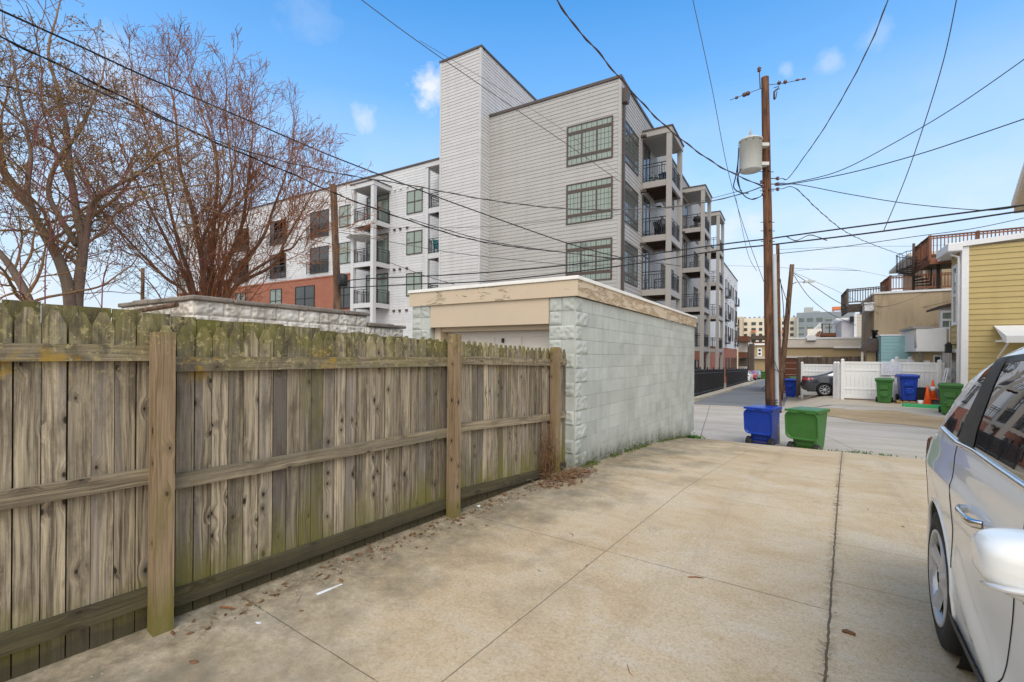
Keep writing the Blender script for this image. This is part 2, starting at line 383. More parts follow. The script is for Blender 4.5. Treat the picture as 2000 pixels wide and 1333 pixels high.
def slabmat(name, c0, c1, stain, streak=(1, 1, 1), jx=None):
    m, t, b = newmat(name)
    pos = t.n('NewGeometry').outputs['Position']
    n1 = t.noise(t.scl(pos, *streak), .6, 7, .65, .5); n2 = t.noise(pos, 5, 6, .7); n3 = t.noise(pos, 60, 3, .7)
    c = t.ramp(n1, [(.35, c0), (.62, c1)])
    c = t.mix(t.rng(n2, .5, .75, 0, .45), c, stain)
    c = t.mix(t.rng(n3, .6, .75, 0, .3), c, tuple(x * .5 for x in c0))
    if jx:
        wob = t.m('MULTIPLY', t.m('SUBTRACT', t.noise(pos, 1.5, 4), .5), .05)
        ln = None
        for d, k, w in jx:
            l_ = t.m('LESS_THAN', t.m('ABSOLUTE', t.m('ADD', t.m('SUBTRACT', t.dot(pos, d), k), wob)), w)
            ln = l_ if ln is None else t.m('MAXIMUM', ln, l_)
        c = t.mix(t.m('MULTIPLY', ln, .7), c, (.1, .085, .065))
    setb(t, b, col=c, rough=.85, spec=.3, norm=bump(t, t.m('ADD', n2, n3), .3, .01)); return m
M['alley'] = slabmat('alley_concrete', (.4, .35, .285), (.53, .485, .42), (.32, .275, .22), (.25, 1.3, 1),
                     [((0, 1, 0), 17.6, .012), ((0, 1, 0), 21.2, .012), ((1, .12, 0), -.6, .014), ((1, .25, 0), 5.2, .012), ((1, -.6, 0), -12.6, .014)])
M['asphalt'] = slabmat('asphalt', (.155, .16, .168), (.225, .23, .235), (.12, .12, .125), (.4, 1, 1))
M['dirt'] = slabmat('bare_dirt', (.34, .24, .13), (.47, .36, .23), (.22, .15, .08), (.35, 2, 1))
M['pad'] = slabmat('pad_concrete', (.44, .37, .27), (.55, .48, .38), (.36, .28, .18), (.3, 1.2, 1))
M['kerb'] = slabmat('kerb_stone', (.4, .35, .26), (.5, .45, .36), (.28, .24, .17), (1, 1, 1))
M['ground'] = slabmat('plain_ground', (.25, .22, .17), (.33, .3, .24), (.17, .17, .09), (1, 1, 1))

def blockmat(name, c0, c1, mortar_soil, green, soilz=.35, streaks=0.):
    m, t, b = newmat(name)
    pos = t.n('NewGeometry').outputs['Position']; z = t.n('SeparateXYZ', {0: pos}).outputs[2]
    rn = t.n('Attribute', None, attribute_name='rnd').outputs['Fac']
    n1 = t.noise(pos, 1.6, 6, .62, .5); n2 = t.noise(pos, 14, 5, .7); n3 = t.noise(pos, 160, 3, .7)
    c = t.ramp(n1, [(.34, c0), (.64, c1)])
    c = t.mix(1., c, t.ramp(rn, [(0, .87), (.25, .97), (.8, 1.02), (1, 1.04)]), 'MULTIPLY')
    c = t.mix(t.rng(n2, .58, .74, 0, .35), c, mortar_soil)
    if streaks:
        st = t.m('MULTIPLY', t.noise(t.scl(pos, 7, 7, .5), 1, 4, .6), t.noise(pos, 1.1, 3))
        c = t.mix(t.rng(st, .19, .31, 0, streaks), c, mortar_soil)
        sp = t.rng(t.noise(t.scl(pos, 3, 3, 5), 1.6, 6, .75), .6, .7, 0, streaks)
        c = t.mix(sp, c, (.075, .068, .058))
    yy = t.n('SeparateXYZ', {0: pos}).outputs[1]       # height above the sloping driveway
    gz = t.m('ADD', z, t.m('MULTIPLY', t.m('POWER', t.rng(yy, 6., 14.1), 1.7), .67))
    up = t.m('ADD', gz, t.m('MULTIPLY', t.m('SUBTRACT', t.noise(t.scl(pos, 3, 3, .6), 1.5, 5, .7), .5), .55))
    c = t.mix(t.rng(up, soilz, .0, 0, .8), c, mortar_soil)
    c = t.mix(t.m('MULTIPLY', t.rng(up, soilz * .55, .0, 0, .9), t.rng(n2, .35, .6)), c, green)
    setb(t, b, col=c, rough=.72, spec=.3, norm=bump(t, t.m('ADD', t.m('MULTIPLY', n3, .6), n2), .5, .005)); return m
M['mint'] = blockmat('pale_mint_painted_block', (.405, .43, .4), (.505, .53, .5), (.27, .28, .24), (.06, .065, .025), .36, .22)
M['whiteblock'] = blockmat('white_painted_rock_block', (.66, .6, .52), (.76, .72, .65), (.3, .25, .2), (.3, .28, .2), .0, .5)
M['mortar'] = std('painted_mortar', (.42, .445, .415), .9, .2, 6, 60, .3)
M['whitemortar'] = std('old_white_mortar', (.5, .45, .38), .9, .25, 6, 60, .3)
M['coping'] = std('stained_stone_coping', (.24, .2, .165), .9, .35, 2.5, 40, .7, dirt=(.06, .052, .042), dirtamt=.8, bdist=.01)
def peelmat(name, paint, amount):
    m, t, b = newmat(name)
    pos = t.n('NewGeometry').outputs['Position']
    n1 = t.noise(t.scl(pos, 1.1, 1.1, 4.5), 2.4, 7, .72, .6); n2 = t.noise(t.scl(pos, 2, 2, 16), 2.2, 5, .6, .3); big = t.noise(pos, .8, 3)
    d = t.m('ADD', t.m('MULTIPLY', n1, .7), t.m('MULTIPLY', big, .3))
    bare = t.rng(d, .60 - amount, .64 - amount)
    edge = t.m('MULTIPLY', t.rng(t.m('ABSOLUTE', t.m('SUBTRACT', d, .605 - amount)), .02, .0), t.rng(n2, .45, .55))
    c = t.mix(t.rng(t.noise(pos, 3, 5), .4, .7, 0, .25), paint, tuple(x * .86 for x in paint))
    wood = t.ramp(n2, [(.35, (.30, .2, .11)), (.65, (.52, .41, .27))])
    c = t.mix(bare, c, wood)
    c = t.mix(edge, c, (.09, .06, .035))
    setb(t, b, col=c, rough=.75, spec=.3, norm=bump(t, t.m('ADD', t.m('MULTIPLY', bare, -1.), t.m('MULTIPLY', n2, .3)), .7, .004)); return m
M['fascia'] = peelmat('peeling_cream_paint', (.57, .465, .34), .055)
M['fascia_bare'] = peelmat('worn_cream_paint', (.58, .47, .345), .095)
M['lintel'] = std('cream_panel_paint', (.55, .445, .33), .6, .05, 1.5, 30)
M['roofedge'] = std('white_roof_edge', (.8, .78, .74), .5, .1, 3, 30)
M['white_door'] = std('white_garage_door_paint', (.62, .58, .53), .5, .06)
def siding(name, col, course):
    """painted lap siding: slight change of tone from board to board and rain streaks"""
    m, t, b = newmat(name); pos = t.n('NewGeometry').outputs['Position']; sp_ = t.n('SeparateXYZ', {0: pos})
    row = t.m('FLOOR', t.m('DIVIDE', sp_.outputs[2], course)); run = t.m('FLOOR', t.m('ADD', t.m('DIVIDE', t.m('ADD', sp_.outputs[0], sp_.outputs[1]), 3.6), t.m('MULTIPLY', row, .37)))
    wn = t.n('TexWhiteNoise', {'Vector': t.n('CombineXYZ', {0: row, 1: run}).outputs[0]}, noise_dimensions='2D').outputs['Value']
    st = t.noise(t.scl(pos, 1.6, 1.6, .12), 1.3, 5, .65); gr = t.noise(t.scl(pos, 1, 1, 4), 3, 4)
    c = t.mix(wn, tuple(x * .95 for x in col), tuple(min(1, x * 1.04) for x in col))
    c = t.mix(t.rng(st, .48, .72, 0, .32), c, tuple(x * k for x, k in zip(col, (.72, .69, .64))))
    c = t.mix(t.rng(gr, .55, .75, 0, .12), c, tuple(x * .8 for x in col))
    setb(t, b, col=c, rough=.65, spec=.35); return m
M['sid_main'] = siding('warm_grey_siding', (.4, .385, .373), .2)
M['sid_tower'] = siding('pale_grey_siding', (.53, .522, .522), .19)
M['sid_white'] = siding('white_siding', (.61, .61, .625), .2)
M['trim'] = std('white_trim_paint', (.76, .76, .77), .5, .04)
M['bal_trim'] = std('taupe_balcony_trim', (.36, .335, .315), .6, .06)
M['bal_white'] = std('white_balcony_trim', (.58, .58, .59), .6, .05)
M['brown_cap'] = std('dark_brown_metal', (.085, .065, .058), .45, .15)
M['win_brown'] = std('brown_window_frame', (.075, .053, .043), .5, .12)
M['black_rail'] = std('black_metal_rail', (.022, .022, .026), .4, .2)
M['soffit'] = std('balcony_soffit', (.36, .345, .33), .7, .08)
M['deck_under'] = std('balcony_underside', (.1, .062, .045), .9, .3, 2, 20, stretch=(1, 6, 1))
def brick(name, c1, c2, mo, scale=1., flip=False):
    m, t, b = newmat(name)
    pos = t.n('NewGeometry').outputs['Position']; sp = t.n('SeparateXYZ', {0: pos})
    v = t.n('CombineXYZ', {0: t.m('ADD', sp.outputs[0], sp.outputs[1]), 1: sp.outputs[2]}).outputs[0]
    br = t.n('TexBrick', {'Vector': v, 'Color1': c1, 'Color2': c2, 'Mortar': mo, 'Scale': scale, 'Mortar Size': .012, 'Brick Width': .23, 'Row Height': .08, 'Bias': -.1})
    n = t.noise(pos, 1.3, 5); c = t.mix(t.rng(n, .4, .7, 0, .3), br.outputs[0], tuple(x * .7 for x in c1))
    setb(t, b, col=c, rough=.85, spec=.2, norm=bump(t, br.outputs['Fac'], -.4, .01)); return m
M['brick'] = brick('red_brick', (.36, .105, .055), (.28, .08, .045), (.35, .22, .17))
def glassmat(name, tint, blind=None, slat=9., amt=.5, rough=.04, vert=True, spec=.5):
    """window pane: dark room or pale blinds behind a reflecting sheet"""
    m, t, b = newmat(name)
    oc = t.n('NewGeometry').outputs['Position']; n = t.noise(oc, .55, 3)
    c = t.mix(t.rng(n, .4, .62), tuple(x * .7 for x in tint), tint)
    if blind:
        sp = t.n('SeparateXYZ', {0: oc}); q = t.m('ADD', sp.outputs[0], sp.outputs[1]) if vert else sp.outputs[2]
        w = t.m('ABSOLUTE', t.m('SINE', t.m('MULTIPLY', q, slat * math.pi)))
        sl_ = t.mix(t.rng(w, .05, .5), tuple(x * .72 for x in blind), blind)
        c = t.mix(t.m('MULTIPLY', t.rng(t.noise(oc, .9, 2), .2, .35), amt), c, sl_)
    setb(t, b, col=c, rough=rough, spec=spec, coat=0.); return m
M['glass_blind'] = glassmat('pane_with_pale_blinds', (.07, .095, .09), (.26, .32, .285), 7, 1.)
M['glass_dark'] = glassmat('dark_window_pane', (.05, .06, .065))
M['glass_mid'] = glassmat('grey_green_pane', (.08, .11, .105), (.24, .3, .27), 6, .8)
M['glass_side'] = glassmat('dusky_pane', (.045, .055, .055), (.12, .15, .14), 7, .9)
M['galv'] = std('transformer_grey_paint', (.56, .58, .56), .45, .06, 2, 30, dirt=(.3, .17, .09), dirtamt=.15)
M['rust'] = std('rusty_iron', (.085, .055, .04), .8, .4, 8, 60)
M['porcelain'] = std('brown_porcelain', (.12, .05, .03), .25, .2)
M['conduit'] = std('grey_plastic_conduit', (.38, .4, .42), .5, .12, 2, 20, dirt=(.2, .18, .16))
M['cable'] = std('black_cable', (.018, .018, .02), .6, .2)
M['cable_grey'] = std('grey_aluminium_cable', (.09, .085, .085), .55, .25)
M['bin_green'] = std('green_bin_plastic', (.04, .155, .03), .42, .12, 4, 60, .05, dirt=(.12, .2, .1), dirtamt=.2)
M['bin_blue'] = std('blue_bin_plastic', (.008, .045, .36), .38, .1, 4, 60, .05, dirt=(.05, .1, .4), dirtamt=.2)
M['bin_navy'] = std('grey_blue_bin_plastic', (.06, .085, .12), .45, .15)
M['black_plastic'] = std('black_plastic', (.02, .02, .022), .5, .2)
M['rubber'] = std('tyre_rubber', (.018, .018, .018), .75, .2, 20, 90, .2)
M['wheel_grey'] = std('grey_wheel_plastic', (.1, .1, .1), .5, .2)
M['mark_white'] = std('white_print', (.72, .72, .7), .6, .05)
M['vinyl'] = std('white_vinyl', (.8, .8, .8), .4, .03, 1, 20, dirt=(.6, .57, .5), dirtamt=.3)
M['stucco'] = std('tan_stucco', (.45, .355, .235), .9, .16, 1.6, 30, .3, dirt=(.16, .115, .075), dirtamt=.8, stretch=(1, 1, .22))
M['yellow'] = siding('mustard_yellow_siding', (.49, .38, .165), .215)
M['teal'] = siding('pale_teal_siding', (.32, .53, .55), .17)
M['lilac'] = std('lilac_grey_siding', (.47, .45, .47), .6, .06, .6, 4, stretch=(.5, .5, 5))
M['beige'] = std('beige_siding', (.6, .54, .47), .65, .08, .6, 4)
M['tan'] = std('tan_siding', (.42, .31, .17), .7, .1, .6, 4)
M['cream'] = std('cream_render', (.72, .66, .52), .7, .07, .1, 3)
M['slate'] = std('blue_grey_cladding', (.24, .27, .3), .6, .08, .1, 3)
M['slate_light'] = std('light_grey_cladding', (.4, .4, .38), .6, .08, .1, 3)
M['orange'] = std('orange_panel', (.62, .19, .07), .6, .1)
M['shingle'] = std('dark_brown_shingle', (.1, .075, .06), .9, .35, 5, 40, .6, bdist=.02)
M['brown_door'] = std('dark_red_brown_door', (.14, .04, .018), .6, .15, 1, 8, stretch=(3, 3, .5))
M['black'] = std('black_paint', (.012, .012, .013), .5, .2)
M['rosette'] = std('old_iron', (.07, .055, .045), .8, .3, 12, 60)
M['bark'] = std('red_brown_bark', (.17, .085, .055), .9, .35, 4, 40, .5, stretch=(1, 1, .3))
M['bark_grey'] = std('grey_brown_bark', (.19, .14, .105), .9, .3, 4, 40, .5, stretch=(1, 1, .3))
M['twig'] = std('thin_brown_twig', (.27, .112, .05), .9, .3, 3, 20)
M['purple_twig'] = std('purple_red_twig', (.19, .06, .07), .8, .3, 3, 20)
M['seed'] = std('dry_tan_seeds', (.30, .2, .09), .9, .4, 6, 30)
M['leaf_dry'] = std('dry_brown_leaf', (.17, .085, .04), .8, .45, 6, 40, .4)
M['straw'] = std('dry_straw', (.24, .16, .085), .9, .4, 6, 40)
M['moss'] = std('moss_green', (.075, .1, .018), .95, .5, 20, 90, .5)
M['weed'] = std('weed_green', (.05, .13, .02), .8, .4, 10, 60)
M['paper'] = std('white_paper', (.82, .82, .84), .7, .03)
M['cone'] = std('orange_cone_plastic', (.85, .12, .02), .45, .08)
M['kerb_green'] = std('green_painted_stop', (.03, .34, .12), .6, .15, 3, 40, .3, dirt=(.35, .3, .2), dirtamt=.6)
M['ac'] = std('grey_ac_metal', (.13, .13, .14), .5, .15)
M['pallet'] = std('pallet_wood', (.42, .28, .14), .85, .2, 4, 40)
M['chair_blue'] = std('navy_blue_chair', (.015, .05, .16), .5, .1)
M['chair_teal'] = std('teal_chair', (.0, .2, .23), .5, .1)
M['plant'] = std('green_plant', (.05, .2, .03), .7, .4, 8, 40)
M['umbrella'] = std('white_umbrella_cloth', (.75, .75, .74), .8, .05)
M['twig_grey'] = std('thin_grey_brown_twig', (.25, .145, .075), .9, .3, 3, 20)
# ---------------------------------------------------------------- ground
def smooth(a, b, x):
    x = max(0., min(1., (x - a) / (b - a))); return x * x * (3 - 2 * x)
PROF = [(-8, .02), (6, 0), (7.57, -.077), (9, -.16), (10.44, -.26), (12.5, -.46), (14.1, -.705)]
def g_drive(y):
    for (a, za), (b, zb) in zip(PROF, PROF[1:]):
        if y <= b: return za + (zb - za) * max(0, (y - a) / (b - a)) if y >= a else za
    return PROF[-1][1]
def g_alley(x, y):
    z = -.82 - .08 * smooth(16.5, 22, y) - .02 * max(0, y - 27) - .06 * smooth(0, -8, x)
    return z + (.5 * smooth(19.5, 25.5, y) + .02 * max(0, y - 27)) * smooth(-.5, 1.6, x)
def at_fix(s, t, z=0): return V((DS[0] * s + DT[0] * t, DS[1] * s + DT[1] * t, z))
mb = MB()
T0, T1, S0, S1 = -6., 13.95, -3.35, 9.
def fdr(a, b):
    s, t = S0 + (S1 - S0) * a, T0 + (T1 - T0) * b
    p = at_fix(s, t); p.z = g_drive(p.y) - (.0 if p.x > -3 else 0); return p
mb.grid(fdr, 24, 110)
e = [fdr(k / 24, 1) for k in range(25)]
for a, b in zip(e, e[1:]): mb.quad(a, a - V((0, 0, .5)), b - V((0, 0, .5)), b)
mb.build('driveway', M['drive'], kind='structure')
def patch(name, mat, x0, x1, y0, y1, nx, ny, f, dz=0., kind='structure'):
    mb = MB(); mb.grid(lambda a, b: (x0 + (x1 - x0) * a, y0 + (y1 - y0) * b, f(x0 + (x1 - x0) * a, y0 + (y1 - y0) * b) + dz), nx, ny)
    return mb.build(name, mat, kind=kind)
patch('alley', M['alley'], -30, 30, 13.5, 27.4, 80, 28, g_alley)
patch('ground', M['ground'], -160, 160, 27.4, 260, 80, 60, lambda x, y: min(g_alley(x - 5, y), g_alley(x, y)), -.04)
patch('yard', M['ground'], -60, -3.3, -12, 14.2, 10, 10, lambda x, y: -.02 if y < 13 else -.5)
mb = MB(); mb.box(-900, 900, -300, 1500, -9, -8); mb.build('terrain', M['ground'], kind='structure')
# asphalt street running away
def road(a, b):
    y = 26.3 + 120 * b ** 1.6; x0 = -4.75 + (0.5 if y > 60 else 0); x1 = -.42 + .02 * (y - 27) * 0
    if b == 0: y = 28.9 - 2.75 * a
    x = x0 + (x1 - x0) * a; return (x, y, g_alley(min(x, -.6), y) + .006)
mb = MB(); mb.grid(road, 8, 60); mb.build('road', M['asphalt'], kind='structure')
patch('pavement', M['pad'], -.42, 6.5, 24.6, 34., 30, 30, g_alley, .006)
mb = MB()
def dirt(a, b):
    x = .2 + 6.8 * a; w = .5 + .5 * smooth(0, .35, a); y = 23.2 - .25 * a * 6 + (b - .5) * 2.2 * w + .25 * math.sin(a * 17) * (1 if b > .5 else .4)
    return (x, y, g_alley(x, y) + .012 + .012 * math.sin(b * math.pi))
mb.grid(dirt, 50, 8); mb.build('dirt_strip', M['dirt'], kind='structure')
# kerb below the black fence
mb = MB(); path = [(-5.6, 27.9), (-5.0, 29.2), (-4.7, 33), (-4.55, 42), (-4.45, 55), (-4.4, 68), (-4.6, 72.5), (-5.4, 73.5)]
for (xa, ya), (xb, yb) in zip(path, path[1:]):
    za, zb = g_alley(-5, ya) - .1, g_alley(-5, yb) - .1
    mb.hexa([(xa - 1.2, ya, za), (xa, ya, za), (xb, yb, zb), (xb - 1.2, yb, zb), (xa - 1.2, ya, za + .27), (xa, ya, za + .25), (xb, yb, zb + .25), (xb - 1.2, yb, zb + .27)])
mb.build('kerb', M['kerb'], kind='structure', bevel=.03)

# ---------------------------------------------------------------- wooden fence on the left
FP = [V((-3.288, -1.121, 0)), V((-3.057, 1.289, 0)), V((-2.826, 3.70, 0)), V((-2.668, 5.66, 0)), V((-2.63, 6.10, 0))]
fence = thing('board_fence', 'weathered grey picket fence with mossy dog-ear tops and square posts along the concrete driveway', 'fence', (-2.9, 3, 0))
LV = [dict(top=1.82, r=(1.595, .89, .2)), dict(top=1.755, r=(1.53, .83, .135)), dict(top=1.755, r=(1.55, .865, .185), top2=1.69, r2=(1.505, .78, .06)), dict(top=1.69, r=(1.505, .78, .06))]
LV = [dict(LV[0])] + LV
LV[0] = dict(top=1.85, r=(1.62, .95, .24))
random.seed(5)
seg = list(zip(FP, FP[1:])); seg = [(FP[0] + (FP[0] - FP[1]), FP[0])] + seg
LVs = [LV[0], LV[1], LV[2], LV[3], LV[4]]
for si, (A, B) in enumerate(seg):
    lv = LVs[si]; d = (B - A); L = d.length; d.normalize(); nrm = V((d.y, -d.x, 0))     # towards the driveway
    back = A - nrm * .14
    mb = MB(); n = max(2, round(L / .095)); pw = L / n
    for k in range(n):
        f = (k + .5) / n; tp = lv['top'] + (lv.get('top2', lv['top']) - lv['top']) * f + random.uniform(-.012, .012)
        w = pw - random.uniform(.003, .0075); c = back + d * (pw * (k + .5)) + nrm * random.uniform(-.003, .003)
        lean = random.uniform(-.004, .004); ear = w * .36; tip = .035 + random.uniform(-.004, .006)
        z0 = -.06
        P = lambda u, z: c + d * (u + lean * z / 1.8) + V((0, 0, z))
        r = random.random(); ou, ov = r * 37., r * 91.
        pl = [P(-w / 2, z0), P(w / 2, z0), P(w / 2, tp - .075), P(w / 2 - ear, tp), P(-w / 2 + ear, tp), P(-w / 2, tp - .075)]
        mb.slab(pl, -nrm * .016, r, 0, lambda p: (ou + (p - c).dot(d), ov + p.z))
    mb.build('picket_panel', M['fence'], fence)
    for q in range(3):
        za = lv['r'][q]; zb = lv.get('r2', lv['r'])[q]
        a = A + d * (.048 if si < 5 else 0) - nrm * .118; b = B - d * .048 - nrm * .118
        mb = MB(); mb.beam(a + V((0, 0, za)), b + V((0, 0, zb)), V((0, 0, .088 if q < 2 else .1)), nrm * .04, r=.35 + .12 * q + .02 * si)
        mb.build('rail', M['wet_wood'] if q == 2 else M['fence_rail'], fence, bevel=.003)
for k, (P_, tp) in enumerate(zip(FP[:4], (1.74, 1.715, 1.80, 1.71))):
    mb = MB(); d = (FP[k + 1] - P_).normalized(); nrm = V((d.y, -d.x, 0)); c = P_ - nrm * .052
    mb.beam(c + V((0, 0, -.2)), c + V((.0, 0, tp)), d * .098, nrm * .098, r=(.5, .62, .48, .4)[k])
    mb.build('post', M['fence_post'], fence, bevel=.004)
# the taller neighbouring fence right behind
rear = thing('privacy_fence', 'flat-topped wider board fence standing a little taller right behind the picket fence', 'fence', (-3.2, 3, 0))
mb = MB(); A, B = seg[0][0], FP[3]; d = (FP[3] - FP[0]).normalized(); nrm = V((d.y, -d.x, 0)); L = (B - A).length
k = 0.
while k < L:
    w = .139; f = k - 2.42
    f -= 2.42 * 0; q = f; tp = 1.885 - .022 * q if q < 2.44 else 1.83 - .1 * (q - 2.44) / 2.4; tp += random.uniform(-.01, .01)
    c = A + d * (k + w / 2) - nrm * .185; r = random.random(); ou, ov = r * 37., r * 91.; ww = w - random.uniform(.002, .006)
    pl = [c + d * u + V((0, 0, z)) for u, z in ((-ww / 2, -.05), (ww / 2, -.05), (ww / 2, tp), (-ww / 2, tp))]
    mb.slab(pl, -nrm * .016, r, 0, lambda p: (ou + (p - c).dot(d), ov + p.z)); k += w + random.uniform(0, .004)
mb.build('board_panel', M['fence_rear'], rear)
mb = MB()
for z in (.4, 1.35): mb.beam(A - nrm * .235 + V((0, 0, z)), B - nrm * .235 + V((0, 0, z)), V((0, 0, .088)), nrm * .04)
mb.build('rail', M['fence_rail'], rear)

# ---------------------------------------------------------------- pale green block garage
def rough_block(mb, F, u0, u1, z0, z1, depth, r, seed, nu=10, nz=6, n0=0., style=0):
    """a rock-faced block: bulging face broken by scalloped hollows"""
    rnd = random.Random(seed); w, h = u1 - u0, z1 - z0
    sc = [(rnd.uniform(.02, w - .02), rnd.uniform(.01, h - .01), rnd.uniform(.025, .055)) for _ in range(int(7 * w / .2))]
    def f(a, b):
        u, z = u0 + w * a, z0 + h * b
        e = min(a, 1 - a) * w; g = min(b, 1 - b) * h; rim = min(1, min(e, g) / .022)
        dpt = depth
        for cu, cz, rr in sc:
            dd = math.hypot((u - u0 - cu), (z - z0 - cz) * 1.25) / rr
            if dd < 1: dpt -= depth * .75 * (1 - dd * dd)
        dpt += depth * .5 * (mnoise.noise(V((u * 13 + seed * 3.1, z * 17, seed))))
        return F.p(u, z, n0 + max(.004, dpt) * rim)
    i0 = len(mb.f); mb.grid(f, nu, nz, 0, style == 0)
    for q in range(i0, len(mb.f)): mb.rn[q] = r
def block_wall(mb, F, L, H, z0, course=.2032, bl=.4064, quoin=0, all_rough=False, ztop=None, joint=.0065, seed=1, zoff=0., faces=None, dep=.017):
    rnd = random.Random(seed); rows = int(round(H / course)); k = 0
    for q in range(rows):
        za, zb = z0 + q * course, z0 + (q + 1) * course
        u = 0. if q % 2 == 0 else -bl / 2; first = True
        while u < L - .01:
            a, b = max(0, u), min(L, u + bl); u += bl
            if b - a < .03: continue
            r = rnd.random() ** .8 if rnd.random() < .82 else rnd.random() * .3
            j = joint * rnd.uniform(.25, 1.)
            rough = all_rough or (quoin and first)
            first = False; k += 1
            if rough:
                spl = [(a, b)] if b - a < .25 or (not all_rough and rnd.random() < .3) else [(a, (a + b) / 2), ((a + b) / 2, b)]
                for (p, s_) in (spl if not all_rough else [(a, b)]):
                    F.box(mb, p + j / 2, s_ - j / 2, za + j / 2, zb - j / 2, -.05, .004); mb.rn.update({x: r for x in range(len(mb.f) - 6, len(mb.f))})
                    rough_block(mb, F, p + .006, s_ - .006, za + .006, zb - .006, dep, r, seed * 91 + k * 7 + int(p * 10), max(5, int((s_ - p) / .016)), 11, .004)
            else:
                pr = rnd.uniform(-.0015, .0015)
                F.box(mb, a + j / 2, b - j / 2, za + j / 2, zb - j / 2, -.05, pr); mb.rn.update({x: r for x in range(len(mb.f) - 6, len(mb.f))})
GR = rad(-1.5)
GO = V((-2.649, 6.164, 0))
gu = V((math.sin(-GR), math.cos(GR), 0)); gx = V((math.cos(GR), math.sin(GR), 0))
gar = thing('block_garage', 'pale green painted block garage with peeling cream fascia at the end of the picket fence', 'garage', tuple(GO))
LW, WD = 8.0, 3.14
side = Fr(GO, gu, gx); front = Fr(GO - gx * WD, gx, -gu)
mb = MB(); block_wall(mb, side, LW, 2.44 + .82, -.82, quoin=1, seed=3)
lw = MB()
block_wall(mb, Fr(GO - gx * .42, gx, -gu), .42, 2.44 + .2032, -.2032, quoin=1, seed=8)
block_wall(lw, Fr(GO - gx * WD, gx, -gu), .42, 2.44 + .2032, -.2032, quoin=1, seed=9)
mb.build('block_wall', M['mint'], gar, bevel=.003, seg=1); lw.build('block_pier', M['mint'], gar, bevel=.003, seg=1)
mb = MB()
side.box(mb, .002, LW - .002, -1., 2.43, -.15, -.006); front.box(mb, .01, .41, -.3, 2.42, -.2, -.006); front.box(mb, WD - .41, WD - .16, -.3, 2.42, -.2, -.006)
Fr(GO - gx * WD, gu, -gx).box(mb, .2, LW, -1, 2.42, -.15, 0); Fr(GO + gu * LW, -gx, gu).box(mb, .16, WD - .2, -1, 2.42, -.15, 0)
mb.build('mortar', M['mortar'], gar)
mb = MB(); front.box(mb, .425, WD - .425, 2.06, 2.64, -.12, .012); mb.build('lintel_panel', M['lintel'], gar, bevel=.003)
mb = MB(); front.box(mb, .425, .56, 0, 2.058, -.45, -.1); front.box(mb, WD - .45, WD - .425, 0, 2.058, -.45, -.1); front.box(mb, .56, WD - .45, 1.99, 2.058, -.45, -.13); mb.build('door_jamb', M['lintel'], gar)
dr = MB(); F2 = Fr(front.p(0, 0, -.3), gx, -gu)
F2.box(dr, .56, WD - .45, -.02, 1.99, -.05, 0)
for q in range(4):
    for p in range(4):
        u0 = .62 + p * .52; F2.box(dr, u0, u0 + .42, .08 + q * .49, .42 + q * .49, 0, .012)
door = dr.build('garage_door', M['white_door'], gar, bevel=.006)
hb = MB(); F2.box(hb, 1.72, 1.75, 1.8, 1.87, .0, .05); hb.build('handle', M['black'], door)
mb = MB(); front.box(mb, -.04, WD + .045, 2.437, 2.665, .018, .045); mb.build('fascia', M['fascia'], gar, bevel=.003)
mb = MB(); side.box(mb, -.018, LW + .03, 2.437, 2.668, .016, .043)
mb.build('fascia', M['fascia_bare'], gar, bevel=.003)
mb = MB(); o_ = GO
mb.slab([o_ + gx * a + gu * b + V((0, 0, 2.669)) for a, b in ((-WD - .06, -.065), (.065, -.065), (.065, LW + .05), (-WD - .06, LW + .05))], (0, 0, .052)); mb.build('roof', M['roofedge'], gar, bevel=.006)
# broken foot of the far corner
mb = MB(); side.box(mb, LW - .33, LW + .05, -.95, -.5, -.1, .03); mb.build('footing', M['mortar'], gar, bevel=.03)
# ---------------------------------------------------------------- white rock-faced garage further left
wg = thing('stone_garage', 'whitewashed rock-faced block garage with stained stone coping, seen over the fence', 'garage', (-7.2, 3.37, 0))
FA = Fr((-7.2, 3.37, 0), (0.0, 1, 0), (1, 0.0, 0)); FB = Fr((-9.5, 3.37, 0), (1, 0, 0), (0, -1, 0))
mb = MB(); block_wall(mb, FA, 3.1, 1.0, 1.32, all_rough=True, seed=21, dep=.03); block_wall(mb, FB, 2.3, 1.0, 1.32, all_rough=True, seed=23, dep=.03)
block_wall(mb, Fr((-7.2, 6.47, 0), (0, 1, 0), (1, 0, 0)), 1.0, .8, 1.32, all_rough=True, seed=25, dep=.03)
mb.build('block_wall', M['whiteblock'], wg)
mb = MB(); FA.box(mb, .0, 4.1, -.2, 2.1, -2.2, -.005); FA.box(mb, .0, 3.1, 2.1, 2.33, -2.2, -.005); FB.box(mb, .1, 2.29, -.1, 2.33, -3, -.005); mb.build('wall_core', M['whitemortar'], wg)
def coping(F, L, z, seed, t=.07):
    mb = MB(); rnd = random.Random(seed); u = -.05
    while u < L:
        w = rnd.uniform(.5, .8); e = min(L + .05, u + w)
        dz = rnd.uniform(-.006, .006); F.box(mb, u + .006, e - .006, z + dz, z + t + dz + rnd.uniform(-.01, .01), -.2, .06 + rnd.uniform(-.012, .012)); u = e
    return mb
coping(FA, 3.1, 2.335, 3).build('coping', M['coping'], wg, bevel=.02, seg=3)
coping(FB, 2.1, 2.335, 4).build('coping', M['coping'], wg, bevel=.02, seg=3)
coping(Fr((-7.2, 6.53, 0), (0, 1, 0), (1, 0, 0)), .95, 2.14, 5).build('coping', M['coping'], wg, bevel=.02, seg=3)
mb = MB(); mb.tube([(-9.6, 3.25, 2.2), (-7.35, 3.22, 2.26)], .035, 10); mb.build('pipe', M['greypole'], wg)
